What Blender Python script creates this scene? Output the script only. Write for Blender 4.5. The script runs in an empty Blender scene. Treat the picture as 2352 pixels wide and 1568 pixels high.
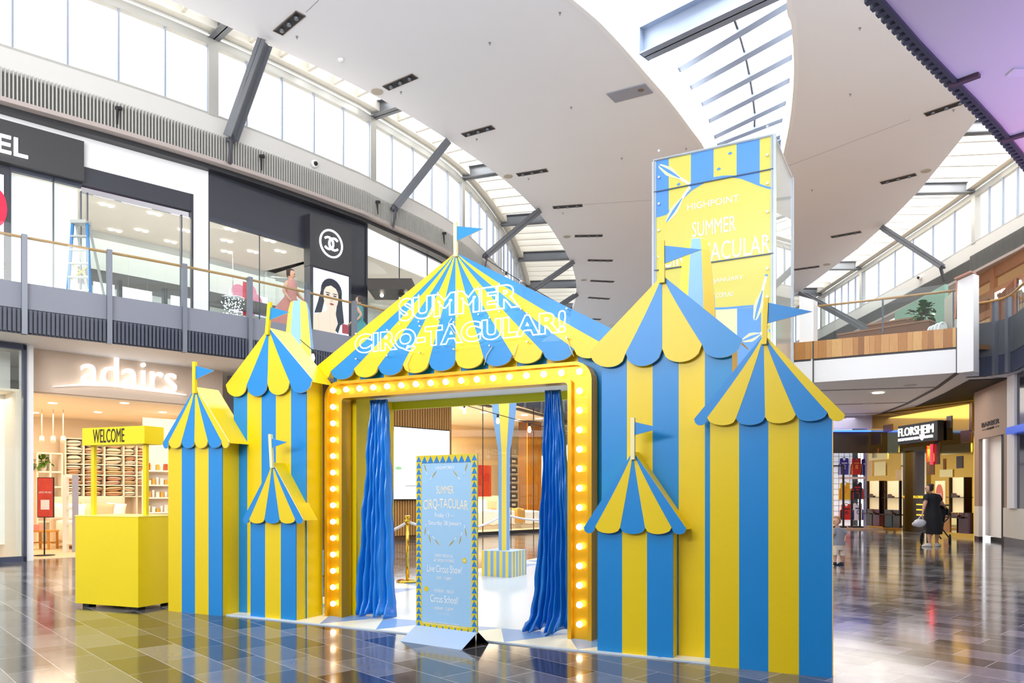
import bpy, bmesh, math, random
from mathutils import Vector, Matrix
from mathutils.geometry import tessellate_polygon
random.seed(7)
S = bpy.context.scene
C = S.collection
PI = math.pi
# ------------------------------------------------------------------ camera
FPX, CX, HY, H = 1740.0, 1176.0, 1132.0, 1.35      # focal length, centre column, horizon row (2352x1568), eye height
cam_d = bpy.data.cameras.new('camera'); cam = bpy.data.objects.new('camera', cam_d); C.objects.link(cam)
cam_d.sensor_width = 36.0; cam_d.lens = FPX * 36.0 / 2352.0
cam_d.shift_y = (HY - 784.0) / 2352.0
cam_d.clip_end = 400
cam.location = (0, 0, H); cam.rotation_euler = (PI / 2, 0, 0)
S.camera = cam
S.view_settings.view_transform = 'Standard'; S.view_settings.look = 'None'
S.view_settings.gamma = 1.0; S.view_settings.use_curve_mapping = False
S.view_settings.exposure = 0.3
S.cycles.max_bounces = 7; S.cycles.diffuse_bounces = 4; S.cycles.glossy_bounces = 4
S.cycles.transparent_max_bounces = 12; S.cycles.sample_clamp_indirect = 6.0
# ------------------------------------------------------------------ sky and lights
w = bpy.data.worlds.new('sky'); S.world = w; w.use_nodes = True
bg = w.node_tree.nodes['Background']; bg.inputs[0].default_value = (0.94, 0.97, 1.0, 1); bg.inputs[1].default_value = 1.35

def area(name, loc, rot, sx, sy, power, col=(1, 1, 1)):
    l = bpy.data.lights.new(name, 'AREA'); l.shape = 'RECTANGLE'; l.size = sx; l.size_y = sy
    l.energy = power; l.color = col
    o = bpy.data.objects.new(name, l); C.objects.link(o); o.location = loc; o.rotation_euler = rot
    return o
def point(name, loc, power, col, r=0.1):
    l = bpy.data.lights.new(name, 'POINT'); l.energy = power; l.color = col; l.shadow_soft_size = r
    o = bpy.data.objects.new(name, l); C.objects.link(o); o.location = loc
    return o
# daylight falling through the oval roof light and the two long glazed strips
area('skylight_daylight', (6.4, 21.5, 16.5), (0, 0, math.radians(-35)), 4.5, 11, 3000, (0.93, 0.96, 1))
area('left_strip_daylight', (-7.0, 22.5, 14.6), (0, math.radians(-18), math.radians(-44)), 2.5, 18, 900, (1, 0.99, 0.96))
area('right_strip_daylight', (17.0, 30, 14.6), (0, math.radians(18), 0), 2.5, 24, 2000, (1, 0.99, 0.96))
area('key_light_behind', (7.5, -5, 11.5), Vector((-9.5, 13, -9.5)).to_track_quat('-Z', 'Y').to_euler(), 7, 5, 1050, (1, 0.99, 0.96))  # unseen lamp added behind the camera to light the tents' right faces
area('ceiling_fill_behind', (-5, -3, 5.6), (math.radians(180 - 35), 0, math.radians(-12)), 12, 5, 3400, (0.95, 0.97, 1))  # added fill lamp, out of view, only there to brighten the ceiling
area('shop_light_adairs', (-10.3, 18.3, 3.3), (0, 0, math.radians(47)), 7, 4, 230, (1, 0.82, 0.6))
area('shop_light_upper_far', (-4.2, 28.5, 8.7), (0, 0, math.radians(60)), 8, 3, 110, (0.95, 1, 0.96))
area('shop_light_bedding', (-2.5, 27.5, 3.9), (0, 0, math.radians(47)), 8, 5, 620, (1, 0.86, 0.66))
area('shop_light_upper_left', (-9.6, 22.2, 8.7), (0, 0, math.radians(47)), 12, 4, 200, (1, 0.96, 0.88))
area('shop_light_shoes', (15.6, 26.0, 3.9), (0, 0, 0), 2.5, 5, 240, (1, 0.82, 0.5))
area('mall_soffit_light_right', (11.0, 25.0, 4.2), (0, 0, 0), 4, 8, 220, (1, 0.93, 0.84))
point('screen_glow_violet', (4.6, 4.7, 2.3), 120, (0.50, 0.42, 1.0), 0.5)
point('screen_glow_magenta', (5.7, 7.0, 3.2), 70, (1.0, 0.25, 0.65), 0.4)

# ------------------------------------------------------------------ pixel -> place
def W(u, v, z):                     # the point of height z seen at pixel (u, v)
    Y = (z - H) * FPX / (HY - v); return Vector(((u - CX) / FPX * Y, Y, z))
def D(u, v, Y):                     # the point at depth Y
    return Vector(((u - CX) / FPX * Y, Y, H + (HY - v) / FPX * Y))
AX = Vector((0.893, -0.451)); BX = Vector((0.451, 0.893))      # along / away from the show front
def F(p, q, z=0.0): return Vector((AX.x * p + BX.x * q, AX.y * p + BX.y * q, z))
def FP(u, v, q):                    # pixel on the front plane at distance q -> (p, z)
    k = (u - CX) / FPX; Y = q / (BX.x * k + BX.y); X = k * Y
    return AX.x * X + AX.y * Y, H + (HY - v) * Y / FPX
class Pl:                           # a vertical plane through two plan points
    def __init__(s, a, b):
        s.a = Vector(a[:2]); b = Vector(b[:2]); s.d = (b - s.a).normalized(); s.L = (b - s.a).length
        n = Vector((s.d.y, -s.d.x)); m = (s.a + b) / 2
        s.n = n if n.dot(-m) > 0 else -n                     # towards the camera
    def s_at(s, u):
        k = (u - CX) / FPX; den = s.d.x - k * s.d.y
        return (k * s.a.y - s.a.x) / den
    def pt(s, t, z, off=0.0):
        p = s.a + s.d * t + s.n * off; return Vector((p.x, p.y, z))
    def z_at(s, u, v):
        t = s.s_at(u); Y = s.a.y + s.d.y * t; return H + (HY - v) * Y / FPX
    def uv(s, u, v): return s.s_at(u), s.z_at(u, v)
    def off(s, d): return Pl(s.a + s.n * d, s.a + s.d + s.n * d)

# ------------------------------------------------------------------ materials
def srgb(h):
    if isinstance(h, str):
        h = h.lstrip('#'); c = [int(h[i:i + 2], 16) / 255 for i in (0, 2, 4)]
    else: c = list(h)
    return tuple(((x + .055) / 1.055) ** 2.4 if x > .04045 else x / 12.92 for x in c) + (1,)
_m = {}
def mat(name, col, rough=.5, metal=0, emit=0, spec=.5, noise=0.0, nscale=8, coat=0, bump=0, bscale=40, stretch=None):
    if name in _m: return _m[name]
    m = bpy.data.materials.new(name); m.use_nodes = True; nt = m.node_tree; b = nt.nodes['Principled BSDF']
    c = srgb(col); b.inputs['Base Color'].default_value = c; b.inputs['Roughness'].default_value = rough
    b.inputs['Metallic'].default_value = metal; b.inputs['Specular IOR Level'].default_value = spec
    if coat: b.inputs['Coat Weight'].default_value = coat; b.inputs['Coat Roughness'].default_value = .08
    if emit:
        b.inputs['Emission Color'].default_value = c; b.inputs['Emission Strength'].default_value = emit
    if noise or bump:
        tc = nt.nodes.new('ShaderNodeTexCoord'); mp = nt.nodes.new('ShaderNodeMapping')
        nt.links.new(tc.outputs['Object'], mp.inputs[0])
        if stretch: mp.inputs['Scale'].default_value = stretch
        n = nt.nodes.new('ShaderNodeTexNoise'); n.inputs['Scale'].default_value = nscale; n.inputs['Detail'].default_value = 4
        nt.links.new(mp.outputs[0], n.inputs['Vector'])
        if noise:
            mx = nt.nodes.new('ShaderNodeMix'); mx.data_type = 'RGBA'
            mx.inputs[6].default_value = tuple(max(0, x * (1 - noise)) for x in c[:3]) + (1,)
            mx.inputs[7].default_value = tuple(min(1, x * (1 + noise)) for x in c[:3]) + (1,)
            nt.links.new(n.outputs['Fac'], mx.inputs[0]); nt.links.new(mx.outputs[2], b.inputs['Base Color'])
        if bump:
            n2 = nt.nodes.new('ShaderNodeTexNoise'); n2.inputs['Scale'].default_value = bscale
            nt.links.new(mp.outputs[0], n2.inputs['Vector'])
            bp = nt.nodes.new('ShaderNodeBump'); bp.inputs['Strength'].default_value = bump; bp.inputs['Distance'].default_value = .01
            nt.links.new(n2.outputs['Fac'], bp.inputs['Height']); nt.links.new(bp.outputs[0], b.inputs['Normal'])
    _m[name] = m; return m
def glass(name, tint=(1, 1, 1), refl=1.0, milky=0.0):
    if name in _m: return _m[name]
    m = bpy.data.materials.new(name); m.use_nodes = True; nt = m.node_tree
    nt.nodes.remove(nt.nodes['Principled BSDF']); out = nt.nodes['Material Output']
    t = nt.nodes.new('ShaderNodeBsdfTransparent'); t.inputs[0].default_value = tuple(tint) + (1,)
    g = nt.nodes.new('ShaderNodeBsdfGlossy'); g.inputs['Roughness'].default_value = .01
    fr = nt.nodes.new('ShaderNodeFresnel'); fr.inputs[0].default_value = 1.45
    mu = nt.nodes.new('ShaderNodeMath'); mu.operation = 'MULTIPLY'; mu.inputs[1].default_value = refl; mu.use_clamp = True
    ge = nt.nodes.new('ShaderNodeNewGeometry'); iv = nt.nodes.new('ShaderNodeMath'); iv.operation = 'SUBTRACT'; iv.inputs[0].default_value = 1
    nt.links.new(ge.outputs['Backfacing'], iv.inputs[1]); m0 = nt.nodes.new('ShaderNodeMath'); m0.operation = 'MULTIPLY'     # only the front face of a pane mirrors
    nt.links.new(fr.outputs[0], m0.inputs[0]); nt.links.new(iv.outputs[0], m0.inputs[1]); nt.links.new(m0.outputs[0], mu.inputs[0])
    mx = nt.nodes.new('ShaderNodeMixShader'); nt.links.new(mu.outputs[0], mx.inputs[0])
    nt.links.new(t.outputs[0], mx.inputs[1]); nt.links.new(g.outputs[0], mx.inputs[2]); last = mx
    if milky:
        d = nt.nodes.new('ShaderNodeBsdfTranslucent'); d.inputs[0].default_value = (.95, .97, 1, 1)
        m2 = nt.nodes.new('ShaderNodeMixShader'); m2.inputs[0].default_value = milky
        nt.links.new(last.outputs[0], m2.inputs[1]); nt.links.new(d.outputs[0], m2.inputs[2]); last = m2
    nt.links.new(last.outputs[0], out.inputs[0]); _m[name] = m; return m
YEL = mat('yellow_paint', '#e8c900', .38, noise=.03, nscale=2)
BLU = mat('blue_paint', '#0a84cc', .38, noise=.03, nscale=2)
YEB = mat('yellow_box_paint', '#ecd100', .42, noise=.02, nscale=2)
CRM = mat('cream_paint', '#f0e6ae', .5)
EDGE = mat('board_edge', '#efe3b0', .6)
GOLD = mat('gold_marquee_paint', '#d8a312', .3, metal=.35)
WHT = mat('white_plaster', '#f1f0ef', .6, noise=.01, nscale=1)
CEILM = mat('ceiling_plaster', '#ecebee', .7, noise=.015, nscale=.6)
DGREY = mat('dark_grey_metal', '#4b4d55', .45)
STEEL = mat('painted_steel', '#74777d', .35, metal=.3, noise=.05, nscale=3)
STEELB = mat('painted_steel_blue', '#8b97ab', .4, metal=.2)
FRAMEM = mat('window_frame_metal', '#b9b8b2', .4, metal=.2)
CREAMB = mat('cream_beam_paint', '#e4dfd2', .6)
BLACK = mat('black_panel', '#2c2c30', .4)
BLK = mat('black_matte', '#17171b', .6)
BLKGL = mat('black_gloss', '#18181c', .08, spec=.7)
BULK = mat('bulkhead_paint', '#d6d4cf', .65)
WOOD = mat('rail_wood', '#b98a4d', .35, noise=.2, nscale=10, stretch=(1, 1, .2))
WOODR = mat('red_timber', '#8a5a3c', .5, noise=.2, nscale=8, stretch=(1, 1, 6))
BRASS = mat('polished_brass', '#e3c04f', .12, metal=1)
CHROME = mat('chrome', '#d8d8dc', .1, metal=1)
GLS = glass('clear_glass', (.97, .985, .98), 1.6)
GLSB = glass('tinted_rail_glass', (.93, .965, .965), 1.3)
SKYG = glass('roof_glass', (1, 1, 1), .15)
NEON = mat('neon_tube_light', '#fff3d8', .5, emit=3.2)
ADW = mat('warm_sign_light', '#ffffff', .5, emit=.8)
SIGNW = mat('white_sign_light', '#ffffff', .5, emit=1.0)
BULBM = mat('warm_bulb_light', '#fff0cc', .5, emit=4.5)
LAMPM = mat('downlight_lamp', '#fff6e4', .5, emit=5)

# ------------------------------------------------------------------ mesh builder
class MB:
    def __init__(s): s.v = []; s.f = []; s.mi = []; s.sm = []
    def add(s, vs, fs, mi=0, smooth=False):
        o = len(s.v); s.v += [Vector(x) for x in vs]
        for f in fs: s.f.append([i + o for i in f]); s.mi.append(mi); s.sm.append(smooth)
        return s
    def box8(s, c, mi=0):           # c: 4 bottom + 4 top corners, same winding
        return s.add(c, [(3, 2, 1, 0), (4, 5, 6, 7), (0, 1, 5, 4), (1, 2, 6, 5), (2, 3, 7, 6), (3, 0, 4, 7)], mi)
    def box(s, lo, hi, mi=0, fr=lambda x, y, z: Vector((x, y, z))):
        (a, b, c), (d, e, f) = lo, hi
        return s.box8([fr(a, b, c), fr(d, b, c), fr(d, e, c), fr(a, e, c), fr(a, b, f), fr(d, b, f), fr(d, e, f), fr(a, e, f)], mi)
    def prism(s, poly, d0, d1, fr, mi=0, side=None, smooth_side=False):   # poly of (a,b); fr(a,b,d)
        n = len(poly); tri = tessellate_polygon([[Vector((x, y, 0)) for x, y in poly]])
        vs = [fr(a, b, d0) for a, b in poly] + [fr(a, b, d1) for a, b in poly]
        s.add(vs, [tuple(t) for t in tri] + [tuple(i + n for i in reversed(t)) for t in tri], mi)
        o = len(s.v) - 2 * n
        for i in range(n):
            j = (i + 1) % n; s.f.append([o + i, o + j, o + n + j, o + n + i]); s.mi.append(mi if side is None else side); s.sm.append(smooth_side)
        return s
    def bar(s, a, b, wd, ht, up=(0, 0, 1), mi=0):        # rectangular bar between two points
        a, b = Vector(a), Vector(b); t = (b - a).normalized(); up = Vector(up)
        x = t.cross(up)
        if x.length < 1e-4: x = t.cross(Vector((1, 0, 0)))
        x.normalize(); y = x.cross(t)
        c = [(-1, -1), (1, -1), (1, 1), (-1, 1)]
        return s.box8([a + x * (i * wd / 2) + y * (j * ht / 2) for i, j in c] + [b + x * (i * wd / 2) + y * (j * ht / 2) for i, j in c], mi)
    def ibeam(s, a, b, wd, ht, th=.02, up=(0, 0, 1), mi=0):
        a, b = Vector(a), Vector(b); t = (b - a).normalized(); x = t.cross(Vector(up)).normalized(); y = x.cross(t)
        s.bar(a, b, th, ht, y, mi)
        for k in (-1, 1): s.bar(a + y * k * (ht / 2 - th / 2), b + y * k * (ht / 2 - th / 2), wd, th, y, mi)
        return s
    def tube(s, path, r, n=8, mi=0, cap=True, closed=False):
        path = [Vector(p) for p in path]; m = len(path); rs = r if isinstance(r, (list, tuple)) else [r] * m
        vs = []; prev = None
        for i, p in enumerate(path):
            t = (path[min(i + 1, m - 1)] - path[max(i - 1, 0)])
            if closed: t = path[(i + 1) % m] - path[i - 1]
            t.normalize()
            if prev is None:
                x = t.cross(Vector((0, 0, 1)))
                if x.length < .05: x = t.cross(Vector((1, 0, 0)))
            else: x = prev - t * prev.dot(t)
            x.normalize(); prev = x; y = t.cross(x)
            vs += [p + (x * math.cos(2 * PI * k / n) + y * math.sin(2 * PI * k / n)) * rs[i] for k in range(n)]
        fs = []
        for i in range(m if closed else m - 1):
            for k in range(n):
                j = (i + 1) % m; fs.append((i * n + k, i * n + (k + 1) % n, j * n + (k + 1) % n, j * n + k))
        s.add(vs, fs, mi, True)
        if cap and not closed:
            o = len(s.v) - m * n; s.f += [[o + k for k in reversed(range(n))], [o + (m - 1) * n + k for k in range(n)]]; s.mi += [mi] * 2; s.sm += [False] * 2
        return s
    def lathe(s, prof, c=(0, 0, 0), n=16, mi=0, ax=None, cols=None, phase=0, smooth=True):   # prof (r,h); cols: colour index per facet
        c = Vector(c); ax = Vector(ax).normalized() if ax else Vector((0, 0, 1))
        x = ax.cross(Vector((0, 1, 0)));
        if x.length < .05: x = ax.cross(Vector((1, 0, 0)))
        x.normalize(); y = ax.cross(x)
        vs = [c + ax * h + (x * math.cos(2 * PI * (k + phase) / n) + y * math.sin(2 * PI * (k + phase) / n)) * r for r, h in prof for k in range(n)]
        o = len(s.v); s.v += vs
        for i in range(len(prof) - 1):
            for k in range(n):
                s.f.append([o + i * n + k, o + i * n + (k + 1) % n, o + (i + 1) * n + (k + 1) % n, o + (i + 1) * n + k])
                s.mi.append(cols[k % len(cols)] if cols else mi); s.sm.append(smooth)
        if prof[0][0] > 1e-4: s.f.append([o + k for k in reversed(range(n))]); s.mi.append(mi); s.sm.append(False)
        if prof[-1][0] > 1e-4: s.f.append([o + (len(prof) - 1) * n + k for k in range(n)]); s.mi.append(mi); s.sm.append(False)
        return s
    def ball(s, c, r, n=10, mi=0, sc=(1, 1, 1)):
        c = Vector(c); m = n // 2 + 1; vs = []; fs = []
        for i in range(m + 1):
            th = PI * i / m
            for k in range(n):
                ph = 2 * PI * k / n
                vs.append(c + Vector((math.sin(th) * math.cos(ph) * r * sc[0], math.sin(th) * math.sin(ph) * r * sc[1], math.cos(th) * r * sc[2])))
        for i in range(m):
            for k in range(n): fs.append((i * n + k, (i + 1) * n + k, (i + 1) * n + (k + 1) % n, i * n + (k + 1) % n))
        return s.add(vs, fs, mi, True)
    def wall(s, pts, z0, z1, th, mi=0, side=1):     # strip wall following plan points, thickness th to one side
        L = offset(pts, th * side)
        for i in range(len(pts) - 1):
            a, b, c, d = pts[i], pts[i + 1], L[i + 1], L[i]
            s.box8([Vector((q[0], q[1], z0)) for q in (a, b, c, d)] + [Vector((q[0], q[1], z1)) for q in (a, b, c, d)], mi)
        return s
    def build(s, name, mats, parent=None, **kw):
        if not isinstance(mats, (list, tuple)): mats = [mats]
        me = bpy.data.meshes.new(name); off = parent_origin(parent)
        if parent is None:
            if s.v:
                lo = [min(v[i] for v in s.v) for i in range(3)]; hi = [max(v[i] for v in s.v) for i in range(3)]
                off = Vector(((lo[0] + hi[0]) / 2, (lo[1] + hi[1]) / 2, lo[2]))
        me.from_pydata([v - off for v in s.v], [], s.f)
        for m in mats: me.materials.append(m)
        me.polygons.foreach_set('material_index', s.mi); me.polygons.foreach_set('use_smooth', s.sm)
        bm = bmesh.new(); bm.from_mesh(me)
        bmesh.ops.recalc_face_normals(bm, faces=bm.faces); bm.to_mesh(me); bm.free(); me.update()
        o = bpy.data.objects.new(name, me); C.objects.link(o)
        if parent is None: o.location = off
        else: o.parent = parent; 
        if parent is not None and parent.type == 'MESH': pass
        for k, v in kw.items(): o[k] = v
        return o
_org = {}
def parent_origin(p):
    o = Vector((0, 0, 0))
    while p is not None: o += Vector(p.location); p = p.parent
    return o
def offset(pts, d):
    P = [Vector(p[:2]) for p in pts]; out = []
    for i, p in enumerate(P):
        t = (P[min(i + 1, len(P) - 1)] - P[max(i - 1, 0)]).normalized(); out.append(p + Vector((-t.y, t.x)) * d)
    return out
def thing(name, label, cat, loc, group=None):
    o = bpy.data.objects.new(name, None); C.objects.link(o); o.location = Vector(loc); o['label'] = label; o['category'] = cat
    o.empty_display_size = .2
    if group: o['group'] = group
    return o
def tag(o, label, cat, group=None):
    o['label'] = label; o['category'] = cat
    if group: o['group'] = group
    return o
def struct(mb, name, mats, label=None):
    o = mb.build(name, mats); o['kind'] = 'structure'
    if label: o['label'] = label
    return o
def smooth_path(pts, n=6):              # Catmull-Rom through plan points
    P = [Vector(p) for p in pts]; out = []
    for i in range(len(P) - 1):
        a, b, c, d = P[max(i - 1, 0)], P[i], P[i + 1], P[min(i + 2, len(P) - 1)]
        for k in range(n):
            t = k / n; out.append(.5 * ((2 * b) + (c - a) * t + (2 * a - 5 * b + 4 * c - d) * t * t + (3 * b - a - 3 * c + d) * t ** 3))
    out.append(P[-1]); return out
def arclen(pts):
    L = [0]
    for i in range(1, len(pts)): L.append(L[-1] + (Vector(pts[i][:2]) - Vector(pts[i - 1][:2])).length)
    return L
def at_s(pts, L, s):
    for i in range(1, len(pts)):
        if s <= L[i] or i == len(pts) - 1:
            t = (s - L[i - 1]) / max(1e-6, L[i] - L[i - 1]); a, b = Vector(pts[i - 1][:2]), Vector(pts[i][:2]); return a + (b - a) * t, (b - a).normalized()
def s_of_u(pts, L, u):                  # arc length where the plan curve is seen in column u
    k = (u - CX) / FPX
    for i in range(1, len(pts)):
        a, b = pts[i - 1], pts[i]; fa = a[0] - k * a[1]; fb = b[0] - k * b[1]
        if fa * fb <= 0: return L[i - 1] + (L[i] - L[i - 1]) * abs(fa) / max(1e-9, abs(fa) + abs(fb))
    return None

def text_geo(txt, extrude=.0, bold=0.0, outline=0.0, spacing=1.0):
    cu = bpy.data.curves.new('t', 'FONT'); cu.body = txt; cu.size = 1; cu.extrude = extrude; cu.offset = bold
    cu.space_character = spacing; cu.resolution_u = 6 if outline else 3
    if outline: cu.fill_mode = 'NONE'; cu.bevel_depth = outline; cu.bevel_resolution = 1; cu.extrude = 0
    o = bpy.data.objects.new('t', cu); C.objects.link(o); bpy.context.view_layer.update()
    me = bpy.data.meshes.new_from_object(o.evaluated_get(bpy.context.evaluated_depsgraph_get()))
    vs = [v.co.copy() for v in me.vertices]; fs = [tuple(p.vertices) for p in me.polygons]
    bpy.data.objects.remove(o); bpy.data.curves.remove(cu); bpy.data.meshes.remove(me)
    return vs, fs
def put_text(mb, txt, x0, x1, y0, y1, fr, depth=.004, bold=0.0, outline=0, mi=0, spacing=1.0, warp=None):
    """fit text into x0..x1, y0..y1 of the frame fr(x, y, d)"""
    vs, fs = text_geo(txt, 0 if outline else .5, (bold * .35 if bold > .03 else 0), outline, spacing)
    a = min(v.x for v in vs); b = max(v.x for v in vs); c = min(v.y for v in vs); d = max(v.y for v in vs)
    out = []
    for v in vs:
        X = x0 + (v.x - a) / (b - a) * (x1 - x0); Yy = y0 + (v.y - c) / (d - c) * (y1 - y0)
        if warp: X, Yy = warp(X, Yy)
        Z = (v.z + .5) * depth if not outline else depth / 2 + v.z * (y1 - y0) / (d - c)
        out.append(fr(X, Yy, Z))
    return mb.add(out, fs, mi)
# ================================================================== SETTING
# floor: long polished tiles laid on the diagonal
def floor_mat():
    m = bpy.data.materials.new('polished_floor_tiles'); m.use_nodes = True; nt = m.node_tree; b = nt.nodes['Principled BSDF']
    N = nt.nodes.new; L = nt.links.new
    geo = N('ShaderNodeNewGeometry'); mp = N('ShaderNodeMapping'); mp.vector_type = 'POINT'
    ang = math.atan2(0.735, -0.678); mp.inputs['Rotation'].default_value = (0, 0, -ang); mp.inputs['Location'].default_value = (.12, .07, 0)
    L(geo.outputs['Position'], mp.inputs[0])
    br = N('ShaderNodeTexBrick'); L(mp.outputs[0], br.inputs['Vector'])
    br.offset = .5; br.inputs['Color1'].default_value = srgb('#3a3b40'); br.inputs['Color2'].default_value = srgb('#8b898a')
    br.inputs['Mortar'].default_value = srgb('#bdb9b4'); br.inputs['Scale'].default_value = 1
    br.inputs['Mortar Size'].default_value = .003; br.inputs['Mortar Smooth'].default_value = .1; br.inputs['Bias'].default_value = -.25
    br.inputs['Brick Width'].default_value = .65; br.inputs['Row Height'].default_value = .33
    ns = N('ShaderNodeTexNoise'); ns.inputs['Scale'].default_value = 5; ns.inputs['Detail'].default_value = 6; L(geo.outputs['Position'], ns.inputs['Vector'])
    mx = N('ShaderNodeMix'); mx.data_type = 'RGBA'; mx.blend_type = 'OVERLAY'; mx.inputs[0].default_value = .25
    L(br.outputs['Color'], mx.inputs[6]); L(ns.outputs['Fac'], mx.inputs[7]); L(mx.outputs[2], b.inputs['Base Color'])
    b.inputs['IOR'].default_value = 1.75
    ra = N('ShaderNodeMapRange'); ra.inputs[3].default_value = .05; ra.inputs[4].default_value = .17; L(ns.outputs['Fac'], ra.inputs[0])
    L(ra.outputs[0], b.inputs['Roughness'])
    bp = N('ShaderNodeBump'); bp.inputs['Strength'].default_value = .25; bp.inputs['Distance'].default_value = .002; bp.invert = True
    L(br.outputs['Fac'], bp.inputs['Height']); L(bp.outputs[0], b.inputs['Normal'])
    return m
struct(MB().box((-30, -14, -.3), (34, 75, 0)), 'floor', floor_mat())

# ---- plan curves of the hall (from the photograph)
CW = smooth_path([(-24, 5.5), (-17, 11.5), (-11.2, 16.5), (-9.3, 18.1), (-7.77, 19.55), (-6.3, 21.15), (-4.93, 22.85), (-4.3, 23.75), (-2.05, 27.7), (-.5, 33.2), (.38, 39), (.9, 46), (1.1, 58)], 5)
CE = smooth_path([(-26, 0), (-19, 6.6), (-12.5, 13.3), (-8.1, 17.9), (-4.8, 21.3), (-2.75, 24), (-.46, 27.85), (1.14, 31.6), (2.2, 35.1), (3.1, 39), (3.65, 43), (3.85, 47.4), (3.8, 58)], 5)
GE = smooth_path([(-19, 5.4), (-14, 9.7), (-9.31, 13.78), (-7.93, 14.9), (-6.88, 15.8), (-5.83, 16.78), (-4.84, 17.85), (-4.2, 18.6), (-3.2, 19.75), (-1.2, 22.6), (.6, 26.5), (2, 31), (3, 38), (3.4, 46)], 5)
RE = [(10, -12), (10.4, 0), (11.3, 9), (12.9, 16), (14.4, 23.2), (15.0, 25.9), (15.7, 29.2), (16.2, 32.6), (16.5, 36.1), (16.65, 41.5), (16.7, 58)]
RW = [(13.5, -12), (14.2, 0), (15.4, 9), (16.8, 17), (17.9, 26.6), (18.15, 31.8), (18.3, 39.3), (18.35, 44.5), (18.4, 58)]
ZC = 13.0
# oval opening in the ceiling
HL = [W(1304, 0, ZC), W(1392, 78, ZC), W(1487, 184, ZC), W(1528, 231, ZC), W(1580, 299, ZC), W(1613, 347, ZC)]
HR = [W(1802, 377, ZC), W(1821, 289, ZC), W(1831, 211, ZC), W(1834, 136, ZC), W(1829, 51, ZC), W(1819, 0, ZC)]
hole = smooth_path([Vector((-5.2, 11.5)), Vector((-2.0, 14.2))] + [Vector(p[:2]) for p in HL] + [Vector((8.2, 29.6)), Vector((9.9, 31.5)), Vector((10.6, 30.3))] +
                   [Vector(p[:2]) for p in HR] + [Vector((5.3, 14.0)), Vector((2.5, 10.2)), Vector((-1.5, 8.2)), Vector((-4.8, 8.6)), Vector((-5.9, 10)), Vector((-5.2, 11.5))], 4)[:-1]
outer = [Vector(p) for p in CE] + [Vector((x, y)) for x, y in reversed(RE)]
tri = tessellate_polygon([[Vector((p.x, p.y, 0)) for p in outer], [Vector((p.x, p.y, 0)) for p in hole]])
allp = outer + hole
m = MB(); m.add([Vector((p.x, p.y, ZC)) for p in allp], [tuple(t) for t in tri])
m.add([Vector((p.x, p.y, ZC + .3)) for p in allp], [tuple(t) for t in tri])
for ring in (outer,):
    n = len(ring)
    m.add([Vector((p.x, p.y, ZC)) for p in ring] + [Vector((p.x, p.y, ZC + .3)) for p in ring], [(i, (i + 1) % n, n + (i + 1) % n, n + i) for i in range(n)])
struct(m, 'ceiling', CEILM)
# reveal of the oval roof light, its glass and its bars
n = len(hole); ZG = 14.35
m = MB()
ho = offset(hole + hole[:1], -.12)[:n]
m.add([Vector((p.x, p.y, ZC - .02)) for p in hole] + [Vector((p.x, p.y, ZG)) for p in hole], [(i, (i + 1) % n, n + (i + 1) % n, n + i) for i in range(n)])
m.add([Vector((p.x, p.y, ZC - .02)) for p in ho] + [Vector((p.x, p.y, ZG)) for p in ho], [(i, (i + 1) % n, n + (i + 1) % n, n + i) for i in range(n)])
m.add([Vector((p.x, p.y, ZC - .02)) for p in hole] + [Vector((p.x, p.y, ZC - .02)) for p in ho], [(i, (i + 1) % n, n + (i + 1) % n, n + i) for i in range(n)])
struct(m, 'trim_1', WHT)
m = MB(); m.add([Vector((p.x, p.y, ZG + .12)) for p in hole], [tuple(t) for t in tessellate_polygon([[Vector((p.x, p.y, 0)) for p in hole]])])
rl = struct(m, 'window_1', SKYG)
bars = [((1555, 160), (1817, 3)), ((1579, 202), (1824, 65)), ((1603, 241.5), (1829, 121)), ((1620, 279), (1829, 172)), ((1635, 314.6), (1827.5, 221)), ((1640, 333), (1822, 262)), ((1660, 372), (1815, 300))]
m = MB()
for a, b in bars:
    A = W(*a, ZG); B = W(*b, ZG); d = (B - A).normalized(); m.bar(A - d * .15, B + d * .15, .26, .12)
d0 = (W(*bars[0][1], ZG) - W(*bars[0][0], ZG)).normalized(); st = W(*bars[0][0], ZG) - W(*bars[1][0], ZG); A0 = W(*bars[0][0], ZG)
for k in (1, 4, 6, 7):
    c = A0 + st.normalized() * 1.35 * k; m.bar(c - d0 * .6, c + d0 * 3.9 , .26, .12)
m.build('glazing_bar', STEELB, rl)
m = MB(); pts = [W(u, v, ZG + .05) for u, v in ((1686, 44), (1697, 75), (1712, 127.5), (1722, 177), (1729, 221), (1734, 265), (1732, 303))]
m.tube(pts, .035, 6); m.build('ridge_rod', DGREY, rl)
# big steel girder crossing the roof light
g = thing('steel_girder', 'massive blue-grey steel girder crossing the oval roof light', 'girder', W(1600, 60, 13.9))
A = W(1484, 98, 13.55); B = W(1790, -50, 13.55); d = (B - A).normalized()
MB().ibeam(A - d * .05, B + d * 1.0, .45, .75, .04).build('beam', STEELB, g)
MB().bar(A - d * .07, A - d * .05, .47, .78).build('end_plate', STEELB, g)
A = W(1835, 322, 13.6); B = W(1560, 470, 13.6)
g = thing('steel_girder', 'steel girder at the far tip of the oval roof light, behind the banner box', 'girder', A)
MB().ibeam(A, A + (B - A).normalized() * 4.5, .35, .6, .04).build('beam', STEELB, g)

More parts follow.
